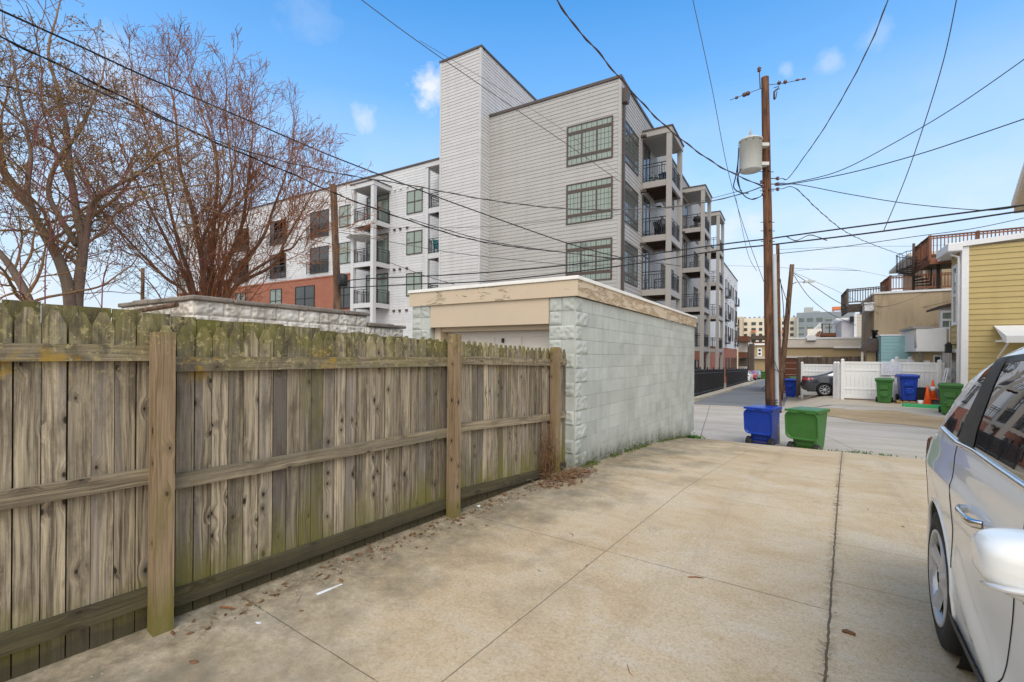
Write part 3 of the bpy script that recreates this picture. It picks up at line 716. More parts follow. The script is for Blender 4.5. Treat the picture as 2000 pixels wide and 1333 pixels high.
mb = MB(); mb.lathe([(.095, 0), (.1, .012), (.078, .014), (.076, .003)], (-8.0, 3.33, 2.03), (0, -1, 0), 20)
for k in range(6):
    a = k * math.pi / 3; mb.tube([(-8.0, 3.315, 2.03), (-8.0 + .085 * math.cos(a), 3.315, 2.03 + .085 * math.sin(a))], .012, 6)
mb.lathe([(.025, 0), (.022, .02)], (-8.0, 3.32, 2.03), (0, -1, 0), 12); mb.build('wall_anchor', M['rosette'], wg)
# ---------------------------------------------------------------- apartment building
AX, AY = -7.62, 23.18           # near corner
apt = thing('apartment_building', 'large pale sided apartment block with stair tower, balconies and brown gridded windows', 'apartment building', (AX, AY, -1))
FRt = Fr((-15.54, AY, 0), (1, 0, 0), (0, -1, 0)); SID = Fr((AX, AY, 0), (0, 1, 0), (1, 0, 0))
LFT = Fr((-60, 26.37, 0), (1, 0, 0), (0, -1, 0)); TX0, TX1, TY = -18.5, -15.54, 22.26
ROOF = 15.62
mb = MB(); FRt.lap(mb, 0, 7.86, 2.1, ROOF); mb.build('siding_wall', M['sid_main'], apt)
mb = MB(); SID.lap(mb, .06, 29.2, 2.1, ROOF); mb.build('siding_wall', M['sid_main'], apt)
mb = MB(); FRt.box(mb, 7.84, 7.97, 2.1, ROOF, -.1, .035); SID.box(mb, -.03, .1, 2.1, ROOF, -.1, .036); mb.build('corner_board', M['sid_main'], apt)
mb = MB(); FRt.box(mb, 0, 7.92, -1.2, 2.1, -.3, .02); SID.box(mb, -.02, 29.2, -1.2, 2.1, -.3, .021)
mb.build('brick_base', M['brick'], apt)
mb = MB(); FRt.box(mb, 0, 8.0, ROOF, ROOF + .14, -.4, .07); SID.box(mb, -.065, 29.25, ROOF, ROOF + .138, -.4, .07); mb.build('parapet_cap', M['brown_cap'], apt)
mb = MB(); mb.box(-15.5, AX - .31, AY + .31, 52, 15.0, 15.2); mb.box(-15.5, AX - .4, 51.9, 52.3, -1, 15.6); mb.build('flat_roof', M['soffit'], apt)
TF = Fr((TX0, TY, 0), (1, 0, 0), (0, -1, 0)); TS = Fr((TX1, TY, 0), (0, 1, 0), (1, 0, 0)); TB = Fr((TX0, 30.6, 0), (0, -1, 0), (-1, 0, 0))
mb = MB(); TF.lap(mb, .05, 2.91, -1, 19.25, .19); TS.lap(mb, .05, 8.3, -1, 19.25, .19); TB.lap(mb, 0, 8.3, -1, 19.25, .19); mb.build('stair_tower', M['sid_tower'], apt)
mb = MB(); TF.box(mb, -.03, .09, -1, 19.25, -.1, .034); TF.box(mb, 2.87, 2.99, -1, 19.25, -.1, .034); TS.box(mb, -.03, .1, -1, 19.25, -.1, .035); mb.build('corner_board', M['sid_tower'], apt)
mb = MB(); TF.box(mb, -.08, 3.04, 19.25, 19.36, -.3, .07); TS.box(mb, -.065, 8.3, 19.25, 19.358, -.3, .07); mb.build('parapet_cap', M['brown_cap'], apt)
# left wing
mb = MB(); LFT.lap(mb, 29.1, 42., -1, ROOF); LFT.lap(mb, 0, 29.1, 8.1, ROOF); mb.build('siding_wall', M['sid_white'], apt)
mb = MB(); LFT.box(mb, 0, 29.1, -1, 8.1, -.3, .02); LFT.box(mb, 0, 29.12, 8.1, 8.22, -.3, .06); mb.build('brick_base', M['brick'], apt)
mb = MB(); LFT.box(mb, 0, 41.5, ROOF, ROOF + .12, -.4, .08); mb.build('parapet_cap', M['brown_cap'], apt)
# downspout on the near corner
mb = MB(); SID.box(mb, .28, .42, 1.5, 14.5, .02, .14); hd = MB()
hd.hexa([SID.p(.16, 14.45, .28), SID.p(.54, 14.45, .28), SID.p(.54, 14.45, .03), SID.p(.16, 14.45, .03), SID.p(.1, 15.15, .36), SID.p(.6, 15.15, .36), SID.p(.6, 15.15, .03), SID.p(.1, 15.15, .03)])
ds = mb.build('downspout', M['brown_cap'], apt); hd.build('rain_head', M['brown_cap'], ds, bevel=.02)

def grid_window(parent, F, u0, u1, z0, z1, pane):
    """three-light window with gridded lights, a transom row and a low row"""
    mb = MB(); g = MB(); H = z1 - z0; w = u1 - u0
    zt = z1 - .36 * H / 2.15; zb = z0 + .36 * H / 2.15
    for a, b in ((u0 - .02, u0 + .06), (u1 - .06, u1 + .02)): F.box(mb, a, b, z0, z1, .0, .055)
    for z, h in ((z0, .055), (z1 - .07, .07), (zt - .15, .17), (zb, .15)): F.box(mb, u0 + .05, u1 - .05, z, z + h, .0, .052)
    for k in (1, 2): F.box(mb, u0 + w * k / 3 - .045, u0 + w * k / 3 + .045, zb + .14, zt - .13, .0, .05)
    for k in range(1, 3):
        for a, b in ((z0 + .05, zb), (zt + .01, z1 - .05)): F.box(mb, u0 + w * k / 3 - .02, u0 + w * k / 3 + .02, a, b, .0, .048)
    for k in range(12):
        if k % 4 == 0: continue
        u = u0 + w * k / 12
        F.box(mb, u - .008, u + .008, zb + .14, zt - .13, .03, .04)
    for k in range(9):
        if k % 3 == 0: continue
        u = u0 + w * k / 9
        for a, b in ((z0 + .05, zb), (zt + .01, z1 - .05)): F.box(mb, u - .008, u + .008, a, b, .03, .04)
    for k in range(1, 4):
        z = zb + .14 + (zt - zb - .27) * k / 4; F.box(mb, u0 + .05, u1 - .05, z - .008, z + .008, .03, .039)
    o = mb.build('window', M['win_brown'], parent)
    F.quad(g, u0 + .03, u1 - .03, z0 + .03, z1 - .03, .031); g.build('pane', pane, o)
    return o
def sash_window(parent, F, u0, u1, z0, z1, pane, n=2, frame=None, t=.06):
    mb = MB(); g = MB(); w = (u1 - u0) / n
    for a in range(n + 1):
        u = u0 + w * a; e = t if 0 < a < n else t * .7
        F.box(mb, u - e / 2, u + e / 2, z0, z1, 0, .07)
    for z in (z0, z1 - t, (z0 + z1) / 2 - t / 2): F.box(mb, u0 + t * .35, u1 - t * .35, z, z + t, 0, .067)
    o = mb.build('window', frame or M['win_brown'], parent)
    F.quad(g, u0 + .02, u1 - .02, z0 + .02, z1 - .02, .033); g.build('pane', pane, o); return o
for z1 in (13.82, 10.72, 7.62, 4.55): grid_window(apt, FRt, 5.02, 7.54, z1 - 2.13, z1, M['glass_blind'])
for z1 in (13.8, 10.7, 7.6, 4.5): grid_window(apt, SID, .62, 3.1, z1 - 2.13, z1, M['glass_side'])

def railing_bars(mb, p0, p1, z, h=1.02, gap=.13, r=.011):
    p0, p1 = V(p0), V(p1); L = (p1 - p0).length; d = (p1 - p0).normalized(); nr = V((d.y, -d.x, 0))
    up = V((0, 0, 1))
    for hh, t in ((h, .045), (h - .16, .03), (.1, .03)): mb.beam(p0 + up * (z + hh), p1 + up * (z + hh), up * t, nr * .04)
    n = max(2, int(L / gap))
    for k in range(n + 1):
        c = p0 + d * (L * k / n); big = k % 8 == 0
        mb.beam(c + up * (z + (.0 if big else .1)), c + up * (z + (h if big else h - .16)), d * (.045 if big else r * 1.7), nr * (.045 if big else r * 1.7))
def balcony_stack(parent, F, u0, u1, depth, levels, roof, mat, ground, door=(.15, .62), pw=.24, doorpane='glass_dark', roofcap=True, back_rail=False, wallpost=True):
    """stacked balconies: posts from the ground, a deck and railing per level, a roof on top"""
    for u in (u0 + pw / 2, u1 - pw / 2):
        mb = MB(); F.box(mb, u - pw / 2, u + pw / 2, ground, roof - .3, depth - pw, depth); mb.build('balcony_post', mat, parent)
    for z in levels:
        mb = MB(); h = .34
        F.box(mb, u0 + pw, u1 - pw, z - h, z, depth - .16, depth - .03, 0)
        for u in (u0 + .03, u1 - .15): F.box(mb, u, u + .12, z - h, z, .02, depth - pw, 0)
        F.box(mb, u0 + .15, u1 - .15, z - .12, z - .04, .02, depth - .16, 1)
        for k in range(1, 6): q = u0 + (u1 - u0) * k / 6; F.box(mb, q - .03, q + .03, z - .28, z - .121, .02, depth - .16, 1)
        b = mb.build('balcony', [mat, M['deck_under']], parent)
        rl = MB()
        railing_bars(rl, F.p(u0 + pw, 0, depth - .1), F.p(u1 - pw, 0, depth - .1), z)
        railing_bars(rl, F.p(u0 + .1, 0, .03), F.p(u0 + .1, 0, depth - pw), z); railing_bars(rl, F.p(u1 - .1, 0, .03), F.p(u1 - .1, 0, depth - pw), z)
        rl.build('railing', M['black_rail'], b)
        w = u1 - u0; a, e = u0 + w * door[0], u0 + w * door[1]
        dm = MB(); pn = MB()
        for q in (a, (a + e) / 2, e): F.box(dm, q - .05, q + .05, z, z + 2.45, 0, .06)
        for q in (z, z + 1.98, z + 2.37): F.box(dm, a + .05, e - .05, q, q + .09, 0, .057)
        d_ = dm.build('balcony_door', M['win_brown'], parent)
        F.quad(pn, a, e, z, z + 2.4, .033); pn.build('pane', M[doorpane], d_)
    mb = MB()
    F.box(mb, u0 - .03, u1 + .03, roof - .32, roof, .02, depth + .04, 0)
    F.box(mb, u0 + .12, u1 - .12, roof - .34, roof - .321, .02, depth - .1, 2)
    F.box(mb, u0 - .08, u1 + .08, roof, roof + .07, .02, depth + .1, 1)
    mb.build('balcony_roof', [mat, M['brown_cap'], M['soffit']], parent)
LEV = (2.35, 5.42, 8.5, 11.6)
for (u0, u1, rf) in ((4.02, 7.08, 14.5), (15.4, 18.75, 14.72), (23.8, 27.2, 14.95)):
    balcony_stack(apt, SID, u0, u1, 1.62, LEV, rf, M['bal_trim'], -1.1, door=(.02, .5), pw=.26)
for u in (8.6, 11.2, 13.6, 20.4, 22.4):
    for z in (3.0, 6.1, 9.2, 12.2):
        if u in (11.2, 13.6): sash_window(apt, SID, u, u + .95, z, z + 1.7, M['glass_side'], 1)
        elif u in (8.6, 20.4): grid_window(apt, SID, u, u + 1.9, z - .45, z + 1.65, M['glass_side'])
for u in (5.2, 9.2, 12.2, 16.5, 19.6, 21.4, 25.):
    sash_window(apt, Fr(SID.p(0, 0, .021), SID.u, SID.n), u, u + 1.3, -.9, 1.3, M['glass_dark'], 1, M['black'])
# left wing balconies and windows
u0 = -29.6 + 60
balcony_stack(apt, LFT, 30.8, 33.25, 1.75, (5.42, 8.5, 11.6), 14.45, M['bal_white'], -1, door=(-.06, .9), doorpane='glass_mid', pw=.3)
balcony_stack(apt, LFT, -21.85 + 60, -18.8 + 60, 1.6, (5.42, 8.5, 11.6), 14.75, M['bal_white'], -1, door=(.75, .97), pw=.22)
for z in (12.1, 9.05, 5.95): sash_window(apt, LFT, -25.05 + 60, -23.55 + 60, z, z + 1.72, M['glass_blind'])
for z in (12.1, 9.05): sash_window(apt, LFT, -32.6 + 60, -30.6 + 60, z, z + 1.75, M['glass_blind'])
for x in (-37.6, -43.5, -49.5, -55.5):
    for z in (12.1, 9.05): sash_window(apt, LFT, x + 60 - 4.1, x + 60 - 2.4, z, z + 1.75, M['glass_mid'])
    for z in (11.6, 8.5):
        F = LFT; w_ = sash_window(apt, F, x + 60 + 1.2, x + 60 + 3.6, z + .05, z + 2.3, M['glass_dark'])
        rl = MB(); railing_bars(rl, F.p(x + 61.0, 0, .25), F.p(x + 63.8, 0, .25), z); rl.build('railing', M['black_rail'], w_)
FBR = Fr(LFT.p(0, 0, .021), LFT.u, LFT.n)
for x, w in ((-33.2, 2.4), (-38.4, 2.6), (-42.2, 1.7), (-48., 1.7), (-51.5, 2.2), (-56, 1.7)):
    sash_window(apt, FBR, x + 60, x + 60 + w, 5.35, 7.55, M['glass_dark'] if w > 2.3 else M['glass_mid'], 2, M['black'])
for x in (-26.3, -25.7, -25.):
    for z in (14.2, 11.1, 8.05, 4.9):
        mb = MB(); LFT.box(mb, x + 60 - .09, x + 60 + .09, z - .07, z + .07, .0, .13); mb.build('vent', M['trim'] if z > 14 else M['win_brown'], apt)
for u, z in ((3.75, 14.15), (3.75, 11.0), (3.75, 8.0), (14.9, 14.2), (14.9, 11.2), (7.4, 11.1)):
    mb = MB(); SID.box(mb, u - .1, u + .1, z - .07, z + .07, .0, .3); mb.build('wall_light', M['win_brown'], apt, bevel=.02)
# paler block further down the street
fa = thing('apartment_building', 'distant off-white apartment block over a red brick ground floor, beyond the balcony towers', 'apartment building', (AX, 62, -1.5))
F2 = Fr((-7.62, 64.2, 0), (0, 1, 0), (1, 0, 0))
mb = MB(); F2.box(mb, -12, 16, 2.75, 13.2, -12, 0); mb.build('rendered_wall', M['sid_white'], fa)
mb = MB(); F2.box(mb, -12, 16.02, -2.4, 2.75, -12, .02); mb.build('brick_base', M['brick'], fa)
mb = MB(); F2.box(mb, -12.1, 16.08, 13.2, 13.33, -12.1, .08); mb.build('parapet_cap', M['brown_cap'], fa)
for k, u in enumerate((-5.5, 1.3, 4.2, 7.0, 9.4, 12.6, 14.3)):
    for z in (3.4, 6.3, 9.3, 11.4):
        if z == 11.4 and k % 2: continue
        tall = k in (1, 5); z_ = z if z != 11.4 else 11.6
        if z == 11.4: continue
        w_ = sash_window(fa, F2, u, u + (1.5 if tall else .8), z if tall else z + .4, z + 2.2, M['glass_dark'], 1)
        if tall:
            rl = MB(); rl2 = F2; pass
            F2.box(rl, u - .25, u + 1.75, z - .15, z - .03, 0, .5)
            railing_bars(rl, F2.p(u - .2, 0, .46), F2.p(u + 1.7, 0, .46), z - .05, gap=.16); railing_bars(rl, F2.p(u - .2, 0, 0), F2.p(u - .2, 0, .46), z - .05, gap=.16)
            rl.build('railing', M['black_rail'], w_)
for u in (-4, 2, 5, 8.4, 11, 13.6): sash_window(fa, Fr(F2.p(0, 0, .021), F2.u, F2.n), u, u + 1.1, -.9, 1.5, M['glass_dark'], 1, M['black'])
for u in (-1, 3.4, 6.2, 11.5):
    for z in (5.9, 8.9, 11.9):
        mb = MB(); F2.box(mb, u, u + .18, z, z + .12, 0, .12); mb.build('vent', M['bal_trim'], fa)

# furniture on the balconies
def chair(name, label, mat, loc, rz, s=1.):
    t = thing(name, label, 'chair', loc, rz, None, True)
    mb = MB(); mb.box(-.27 * s, .27 * s, -.26 * s, .26 * s, .36 * s, .41 * s); mb.build('seat', mat, t)
    mb = MB()
    for k in range(5): u = -.24 + k * .12; mb.beam((u * s, .24 * s, .36 * s), (u * 1.15 * s, .46 * s, 1.0 * s), V((.1 * s, 0, 0)), V((0, .025, .0)))
    mb.build('backrest', mat, t)
    for x in (-.3, .3):
        for y in (-.25, .27):
            mb = MB(); mb.beam((x * s, y * s, 0), (x * s, y * .9 * s, .58 * s if y < 0 else .6 * s), V((.06, 0, 0)), V((0, .07, 0))); mb.build('leg', mat, t)
        mb = MB(); mb.beam((x * s, -.32 * s, .6 * s), (x * s, .34 * s, .6 * s), V((.12 * s, 0, 0)), V((0, 0, .03))); mb.build('armrest', mat, t)
    return t
p = SID.p(6.1, 11.6, .95); chair('lounge_chair', 'navy blue slatted chair on the top balcony of the nearest tower', M['chair_blue'], tuple(p), rad(160))
p = SID.p(5.2, 8.5, .9); chair('lounge_chair', 'dark chair nearest the post on the middle balcony of the nearest tower', M['black'], tuple(p), rad(150))
p = SID.p(6.0, 8.5, .75); chair('lounge_chair', 'dark chair set back by the door on the middle balcony of the nearest tower', M['black'], tuple(p), rad(200))
p = LFT.p(60 - 21.0, 8.5, 1.0); chair('lounge_chair', 'teal slatted chair on the small balcony left of the stair tower', M['chair_teal'], tuple(p), rad(70), 1.1)
def planter_pot(label, p, s=1.):
    t = thing('potted_plant', label, 'plant', tuple(p))
    mb = MB(); mb.lathe([(.1 * s, 0), (.14 * s, .22 * s), (.12 * s, .22 * s)], p, (0, 0, 1), 12); mb.build('pot', M['black_plastic'], t)
    mb = MB(); rnd = random.Random(int(p.x * 100))
    for k in range(40):
        a = rnd.uniform(0, 6.28); q = V((math.cos(a), math.sin(a), rnd.uniform(.3, 1.4))) * rnd.uniform(.08, .3) * s; c = V(p) + V((0, 0, .25 * s)) + q
        w = V((rnd.uniform(-1, 1), rnd.uniform(-1, 1), rnd.uniform(-.5, .5))) * .06 * s; mb.quad(c - w, c + w.cross(V((0, 0, 1))), c + w, c - w.cross(V((0, 0, 1))))
    mb.build('foliage', M['plant'], t)
planter_pot('green potted plant behind the railing of the top balcony beside the stair tower', LFT.p(60 - 20.9, 11.6, 1.1), 1.3)
planter_pot('green potted plant next to the navy chair on the top tower balcony', SID.p(4.9, 11.6, .5), 1.2)
# folded white umbrella on the left balcony
t = thing('patio_umbrella', 'open white patio umbrella above the middle balcony with white posts', 'umbrella', tuple(LFT.p(60 - 28.6, 8.5, 1.1)))
mb = MB(); c = LFT.p(60 - 28.3, 10.45, 1.1)
mb.lathe([(1.45, 0), (.9, .16), (.05, .3)], c, (0, 0, 1), 8, 0, False); mb.build('canopy', M['umbrella'], t)
mb = MB(); mb.tube([LFT.p(60 - 28.3, 8.5, 1.1), LFT.p(60 - 28.3, 10.7, 1.1)], .025, 8); mb.build('pole', M['trim'], t)
# barbecue
p = SID.p(16.6, 11.6, .9); t = thing('barbecue_grill', 'black covered barbecue with side shelf on the second tower balcony', 'barbecue', tuple(p))
mb = MB(); mb.lathe([(.22, .75), (.33, .85), (.33, .95), (.22, 1.12), (.05, 1.18)], p, (0, 0, 1), 14); mb.build('bowl', M['black'], t)
mb = MB(); mb.box(p.x - .3, p.x + .3, p.y + .33, p.y + .8, p.z + .86, p.z + .9); mb.build('shelf', M['wheel_grey'], t)
for a in (.5, 2.6, 4.7):
    mb = MB(); mb.tube([p + V((.2 * math.cos(a), .2 * math.sin(a), .78)), p + V((.3 * math.cos(a), .3 * math.sin(a), 0))], .02, 6); mb.build('leg', M['black'], t)
# ---------------------------------------------------------------- utility poles and wires
PB = V((-.54, 15.25, -.95)); PT = at(1494, 152, 13.55)
P1 = lambda z: PB + (PT - PB) * ((z - PB.z) / (PT.z - PB.z))
def pole(name, label, b, tp, r0, r1, mat, group=None, loc=None):
    t = thing(name, label, 'utility pole', tuple(b), 0, group)
    mb = MB(); b, tp = V(b), V(tp); n = 14
    pts = [b + (tp - b) * (k / n) + V((mnoise.noise(V((k * .7, b.x, 1))) * .015, mnoise.noise(V((k * .7, b.x, 5))) * .015, 0)) for k in range(n + 1)]
    mb.tube(pts, [r0 + (r1 - r0) * k / n for k in range(n + 1)], 18); mb.build('pole', mat, t); return t
up = pole('utility_pole', 'tall red-brown wooden utility pole carrying a grey transformer beside the open blue bin', PB, PT, .138, .1, M['pole'])
RT = V((math.cos(YAW), math.sin(YAW), 0)); FW = V((-math.sin(YAW), math.cos(YAW), 0))
def insul(name, pts, sizes, parent, mat='porcelain', wire=.009):
    mb = MB(); mb.tube(pts, wire, 5)
    a, b = V(pts[0]), V(pts[-1]); d = (b - a).normalized(); L = (b - a).length
    o = mb.build(name, M['rust'], parent)
    for f, r in sizes:
        q = MB(); c = a + (b - a) * f; q.lathe([(.012, -.05), (r, -.02), (r * .6, 0), (r, .02), (.012, .05)], c, d, 10); q.build('insulator', M[mat], o)
    return o
insul('strain_arm', [P1(9.35) , at(1457, 184, 13.2), at(1426, 196, 13.1)], [(.5, .06), (.6, .06), (.82, .04)], up)
insul('strain_arm', [P1(9.4), at(1530, 163, 13.4), at(1574, 154, 13.2)], [(.35, .065), (.5, .065), (.8, .035), (.95, .03)], up)
mb = MB(); a = PT + V((-.1, 0, -.3)) - RT * .02; mb.tube([a, a + V((-.03, 0, .62))], .014, 6); top = mb.build('pin', M['rust'], up)
mb = MB(); mb.lathe([(.02, 0), (.055, .03), (.03, .06), (.06, .09), (.03, .14)], a + V((-.03, 0, .5)), (0, 0, 1), 12); mb.build('insulator', M['porcelain'], top)
# cut-out fuse
mb = MB(); c = at(1512, 183, 13.3); mb.tube([c + RT * .1 + V((0, 0, .13)), c + V((0, 0, .05)), c - V((0, 0, .15))], .025, 8); mb.tube([c + V((0, 0, .16)), c + RT * .12 + V((0, 0, .2)), c + RT * .14 + V((0, 0, .12))], .012, 6)
mb.tube([c - V((0, 0, .18)), c + RT * .05 - V((0, 0, .12)), c + RT * .08 + V((0, 0, .05))], .014, 6); mb.build('fuse_cutout', M['rust'], up)
for z, s in ((6.9, .05), (6.35, .0), (5.2, .0), (5.45, .0), (4.9, 0)):
    mb = MB(); c = P1(z) - FW * .12; mb.lathe([(.03, 0), (.03, .03), (.015, .04)], c, -FW, 8); mb.tube([P1(z) - RT * .2, P1(z) + RT * .2], .01, 5); mb.build('bolt', M['rust'], up)
# conduit and ground wire down the pole
mb = MB(); mb.tube([P1(z) + RT * .1 - FW * .14 for z in (-.9, .4, 2., 3.4, 4.5)], .055, 10); mb.build('conduit', M['conduit'], up)
mb = MB()
for k, z in enumerate((-.4, .1, .25, .33, .4)): mb.tube([P1(z) + RT * (.145 * math.cos(a)) + FW * (.145 * math.sin(a)) + RT * (.03 if math.cos(a) > 0 else 0) - FW * .06 for a in [q * math.pi / 6 for q in range(13)]], .012, 5)
for (a, b) in (((1510, 700), (1524, 765)), ((1512, 722), (1532, 731)), ((1496, 740), (1488, 760))):
    p, q = at(*a, 13.2), at(*b, 13.2); mb.tube([p, (p + q) / 2 + RT * .06 - FW * .05, q], .009, 5)
mb.tube([P1(-.6) - RT * .2 - FW * .05, P1(.0) - RT * .34, P1(.2) - RT * .22 - FW * .1], .008, 5)
mb.build('loose_wire', M['cable'], up)
# transformer
tr = thing('transformer', 'pale grey pole-mounted transformer can with looping black leads', 'transformer', tuple(P1(6.2)))
tc_ = at(1466, 303, 13.35)
mb = MB(); mb.lathe([(.0, -.46), (.27, -.46), (.29, -.44), (.29, .38), (.31, .38), (.31, .41), (.29, .42), (.2, .48), (.0, .5)], tc_, (0, 0, 1), 28); can = mb.build('can', M['galv'], tr)
for h in (.27, -.27):
    mb = MB(); c = tc_ + V((0, 0, h)); mb.beam(c + RT * .24, c + RT * .48, V((0, 0, .09)), FW * .18); mb.build('bracket', M['galv'], tr)
mb = MB(); c = tc_ + V((0, 0, .48)) ; mb.lathe([(.05, 0), (.035, .05), (.05, .08), (.035, .12), (.045, .15), (.02, .2), (.012, .28)], c, (0, 0, 1), 12); mb.build('bushing', M['conduit'], tr)
mb = MB()
for k in range(10):
    a = k * .628; c = tc_ + V((.305 * math.cos(a), .305 * math.sin(a), .33)); mb.lathe([(.015, 0), (.015, .02)], c, (math.cos(a), math.sin(a), 0), 6)
mb.build('lid_bolts', M['rust'], tr)
for pts, r in ([((1443, 290), (1441, 320), (1437, 345), (1433, 366), (1445, 376), (1462, 378))], .016), ([((1447, 330), (1440, 350), (1444, 366), (1450, 378), (1458, 386), (1470, 390), (1480, 387))], .014), ([((1443, 288), (1441, 330), (1442, 352), (1446, 372))], .014), ([((1470, 389), (1484, 385), (1490, 378))], .012):
    mb = MB(); P_ = [at(x, y, 13.25 + .1 * math.sin(i)) for i, (x, y) in enumerate(pts[0])]
    # smooth curve through the points
    Q = []
    for i in range(len(P_) - 1):
        p0, p1, p2, p3 = P_[max(0, i - 1)], P_[i], P_[i + 1], P_[min(len(P_) - 1, i + 2)]
        for s_ in range(5):
            u = s_ / 5; Q.append(.5 * ((2 * p1) + (p2 - p0) * u + (2 * p0 - 5 * p1 + 4 * p2 - p3) * u * u + (3 * p1 - p0 - 3 * p2 + p3) * u ** 3))
    Q.append(P_[-1]); mb.tube(Q, r, 6); mb.build('lead', M['cable'], tr)
for x, y in ((1487, 356), (1490, 364), (1491, 371), (1491, 380), (1519, 349), (1519, 360), (1519, 370)):
    c = at(x, y, 13.38); mb = MB(); mb.tube([at(1500, y, 13.5), c], .014, 5); mb.lathe([(.02, -.05), (.05, -.03), (.02, 0), (.05, .03), (.02, .05)], c, (0, 0, 1), 8); mb.build('spool_insulator', M['porcelain'], up)
P2B = V((-.55, 24.2, -.95)); P2T = at(1519, 478, 21.4)
pole('utility_pole', 'slimmer brown pole standing right behind the transformer pole', P2B, P2T, .082, .072, M['pole'])
P3B = V((-.75, 32.6, -.95)); P3T = at(1547, 517, 28.0)
p3 = pole('utility_pole', 'leaning brown pole with a street lamp arm further down the street', P3B, P3T, .165, .12, M['greypole'])
mb = MB(); a = at(1546, 558, 28); mb.tube([at(1546, 556, 28), at(1556, 551, 27.8), at(1572, 551, 27.5)], .03, 6); arm = mb.build('lamp_arm', M['galv'], p3)
mb = MB(); c0, c1 = at(1570, 551.5, 27.5), at(1590, 550, 27.2); mb.beam(c0, c1, V((0, 0, .1)), FW * .2); mb.lathe([(.05, 0), (.05, .1)], (c0 + c1) / 2 + V((0, 0, .05)), (0, 0, 1), 8); mb.build('lamp_head', M['galv'], arm, bevel=.02)
LPB = at(668, 690, 20.); LPB.z = -.6; LPT = at(651, 362, 20.)
lp = pole('utility_pole', 'brown wooden pole in front of the white left wing, half hidden by bare branches', LPB, LPT, .17, .135, M['greypole'])
mb = MB(); mb.tube([LPT + V((0, 0, -.2)), LPT + V((-.05, 0, .35))], .02, 6); mb.lathe([(.02, 0), (.07, .04), (.03, .1)], LPT + V((-.05, 0, .3)), (0, 0, 1), 8); mb.build('pin', M['rust'], lp)
mb = MB(); c = at(670, 548, 19.7); mb.lathe([(.17, -.25), (.19, -.2), (.19, .2), (.12, .27)], c, (0, 0, 1), 12); mb.build('cable_box', M['black'], lp)
fp = at(278, 590, 42.); pole('utility_pole', 'thin far wooden pole with crossarm showing between the two bare trees', V((fp.x, fp.y, -2)), at(279, 524, 42.), .16, .14, M['greypole'])

def spline(P_, n=8):
    Q = []
    for i in range(len(P_) - 1):
        p0, p1, p2, p3 = P_[max(0, i - 1)], P_[i], P_[i + 1], P_[min(len(P_) - 1, i + 2)]
        for s_ in range(n):
            u = s_ / n; Q.append(.5 * ((2 * p1) + (p2 - p0) * u + (2 * p0 - 5 * p1 + 4 * p2 - p3) * u * u + (3 * p1 - p0 - 3 * p2 + p3) * u ** 3))
    return Q + [P_[-1]]
def wire(label, pts, r, mat='cable', twist=0, n=8):
    P_ = [at(x, y, d) for x, y, d in pts]; Q = spline(P_, n); mb = MB(); mb.tube(Q, r, 6)
    if twist:
        L = 0; q2 = []; R_ = spline(P_, n * 4)
        for i, p in enumerate(R_):
            if i: L += (p - R_[i - 1]).length
            q2.append(p + V((math.cos(L * twist), math.sin(L * twist), math.cos(L * twist) * .6)) * r * 1.3)
        mb.tube(q2, r * .8, 5)
    o = mb.build('overhead_wire', M[mat])
    return tag(o, label, 'wire', 'overhead wires')
wire('upper of the two thick black cables crossing in front of the pole', [(2040, 396, 10.3), (1720, 437, 12.4), (1535, 462, 14), (1500, 467, 14.3), (1400, 479, 14.8), (1110, 518, 16.2), (900, 536, 17.4), (700, 546, 19.2), (658, 556, 19.9)], .021)
wire('lower of the two thick black cables crossing in front of the pole', [(2040, 406, 10.3), (1725, 452, 12.3), (1510, 478, 14.2), (1410, 489, 14.8), (1210, 520, 15.8), (970, 548, 17), (800, 556, 18.4), (664, 563, 19.8)], .021)
wire('thickest cable running from the upper left corner down across the white wing', [(-40, 2, 8), (150, 88, 9.5), (300, 157, 11), (500, 242, 13), (640, 302, 14.5), (787, 359, 16), (900, 402, 17), (1110, 476, 20), (1214, 504, 23.5)], .021, n=6)
wire('paired cable second from the top at the left edge, passing through the tree tops', [(-40, 52, 8), (150, 145, 9.5), (330, 235, 11), (427, 281, 12), (577, 343, 13.5), (649, 376, 14.3), (760, 418, 15.5), (900, 463, 17), (1000, 482, 19), (1106, 494, 21), (1214, 508, 23.5)], .017, twist=5, n=6)
wire('twisted cable sagging from the tree tops across the tower to the transformer', [(150, 160, 9), (448, 284, 12), (634, 334, 13.5), (800, 362, 14), (955, 391, 14), (1106, 408, 14), (1240, 409, 13.8), (1351, 400, 13.6), (1445, 380, 13.4), (1490, 364, 13.4)], .014, 'cable_grey', twist=6, n=6)
wire('lower left cable running from the left edge to the brown pole', [(-30, 160, 9), (180, 212, 12), (400, 285, 15), (560, 372, 18), (650, 440, 20)], .014)
wire('thin cable low at the left edge behind the branches', [(-30, 280, 10), (200, 335, 13), (330, 376, 15), (500, 440, 18), (650, 478, 20)], .01, 'cable_grey')
wire('thin grey line from the brown pole rising slightly across the tower', [(660, 446, 20), (800, 445, 19), (955, 443, 17.5), (1106, 428, 16), (1290, 410, 14.6), (1450, 372, 13.4)], .008, 'cable_grey')
wire('grey line from the brown pole down across the tower face', [(658, 453, 20), (780, 476, 19.5), (900, 496, 19), (1100, 517, 18.5), (1180, 520, 18.4)], .012, 'cable_grey')
wire('thin double line falling from the white wing to the gridded windows', [(800, 428, 17), (955, 471, 18.5), (1106, 494, 20), (1214, 506, 21), (1330, 520, 23)], .013, 'cable_grey', twist=4)
wire('thin line dropping to a knot above the garage roof', [(758, 512, 18), (830, 539, 17.5), (888, 556, 17)], .01)
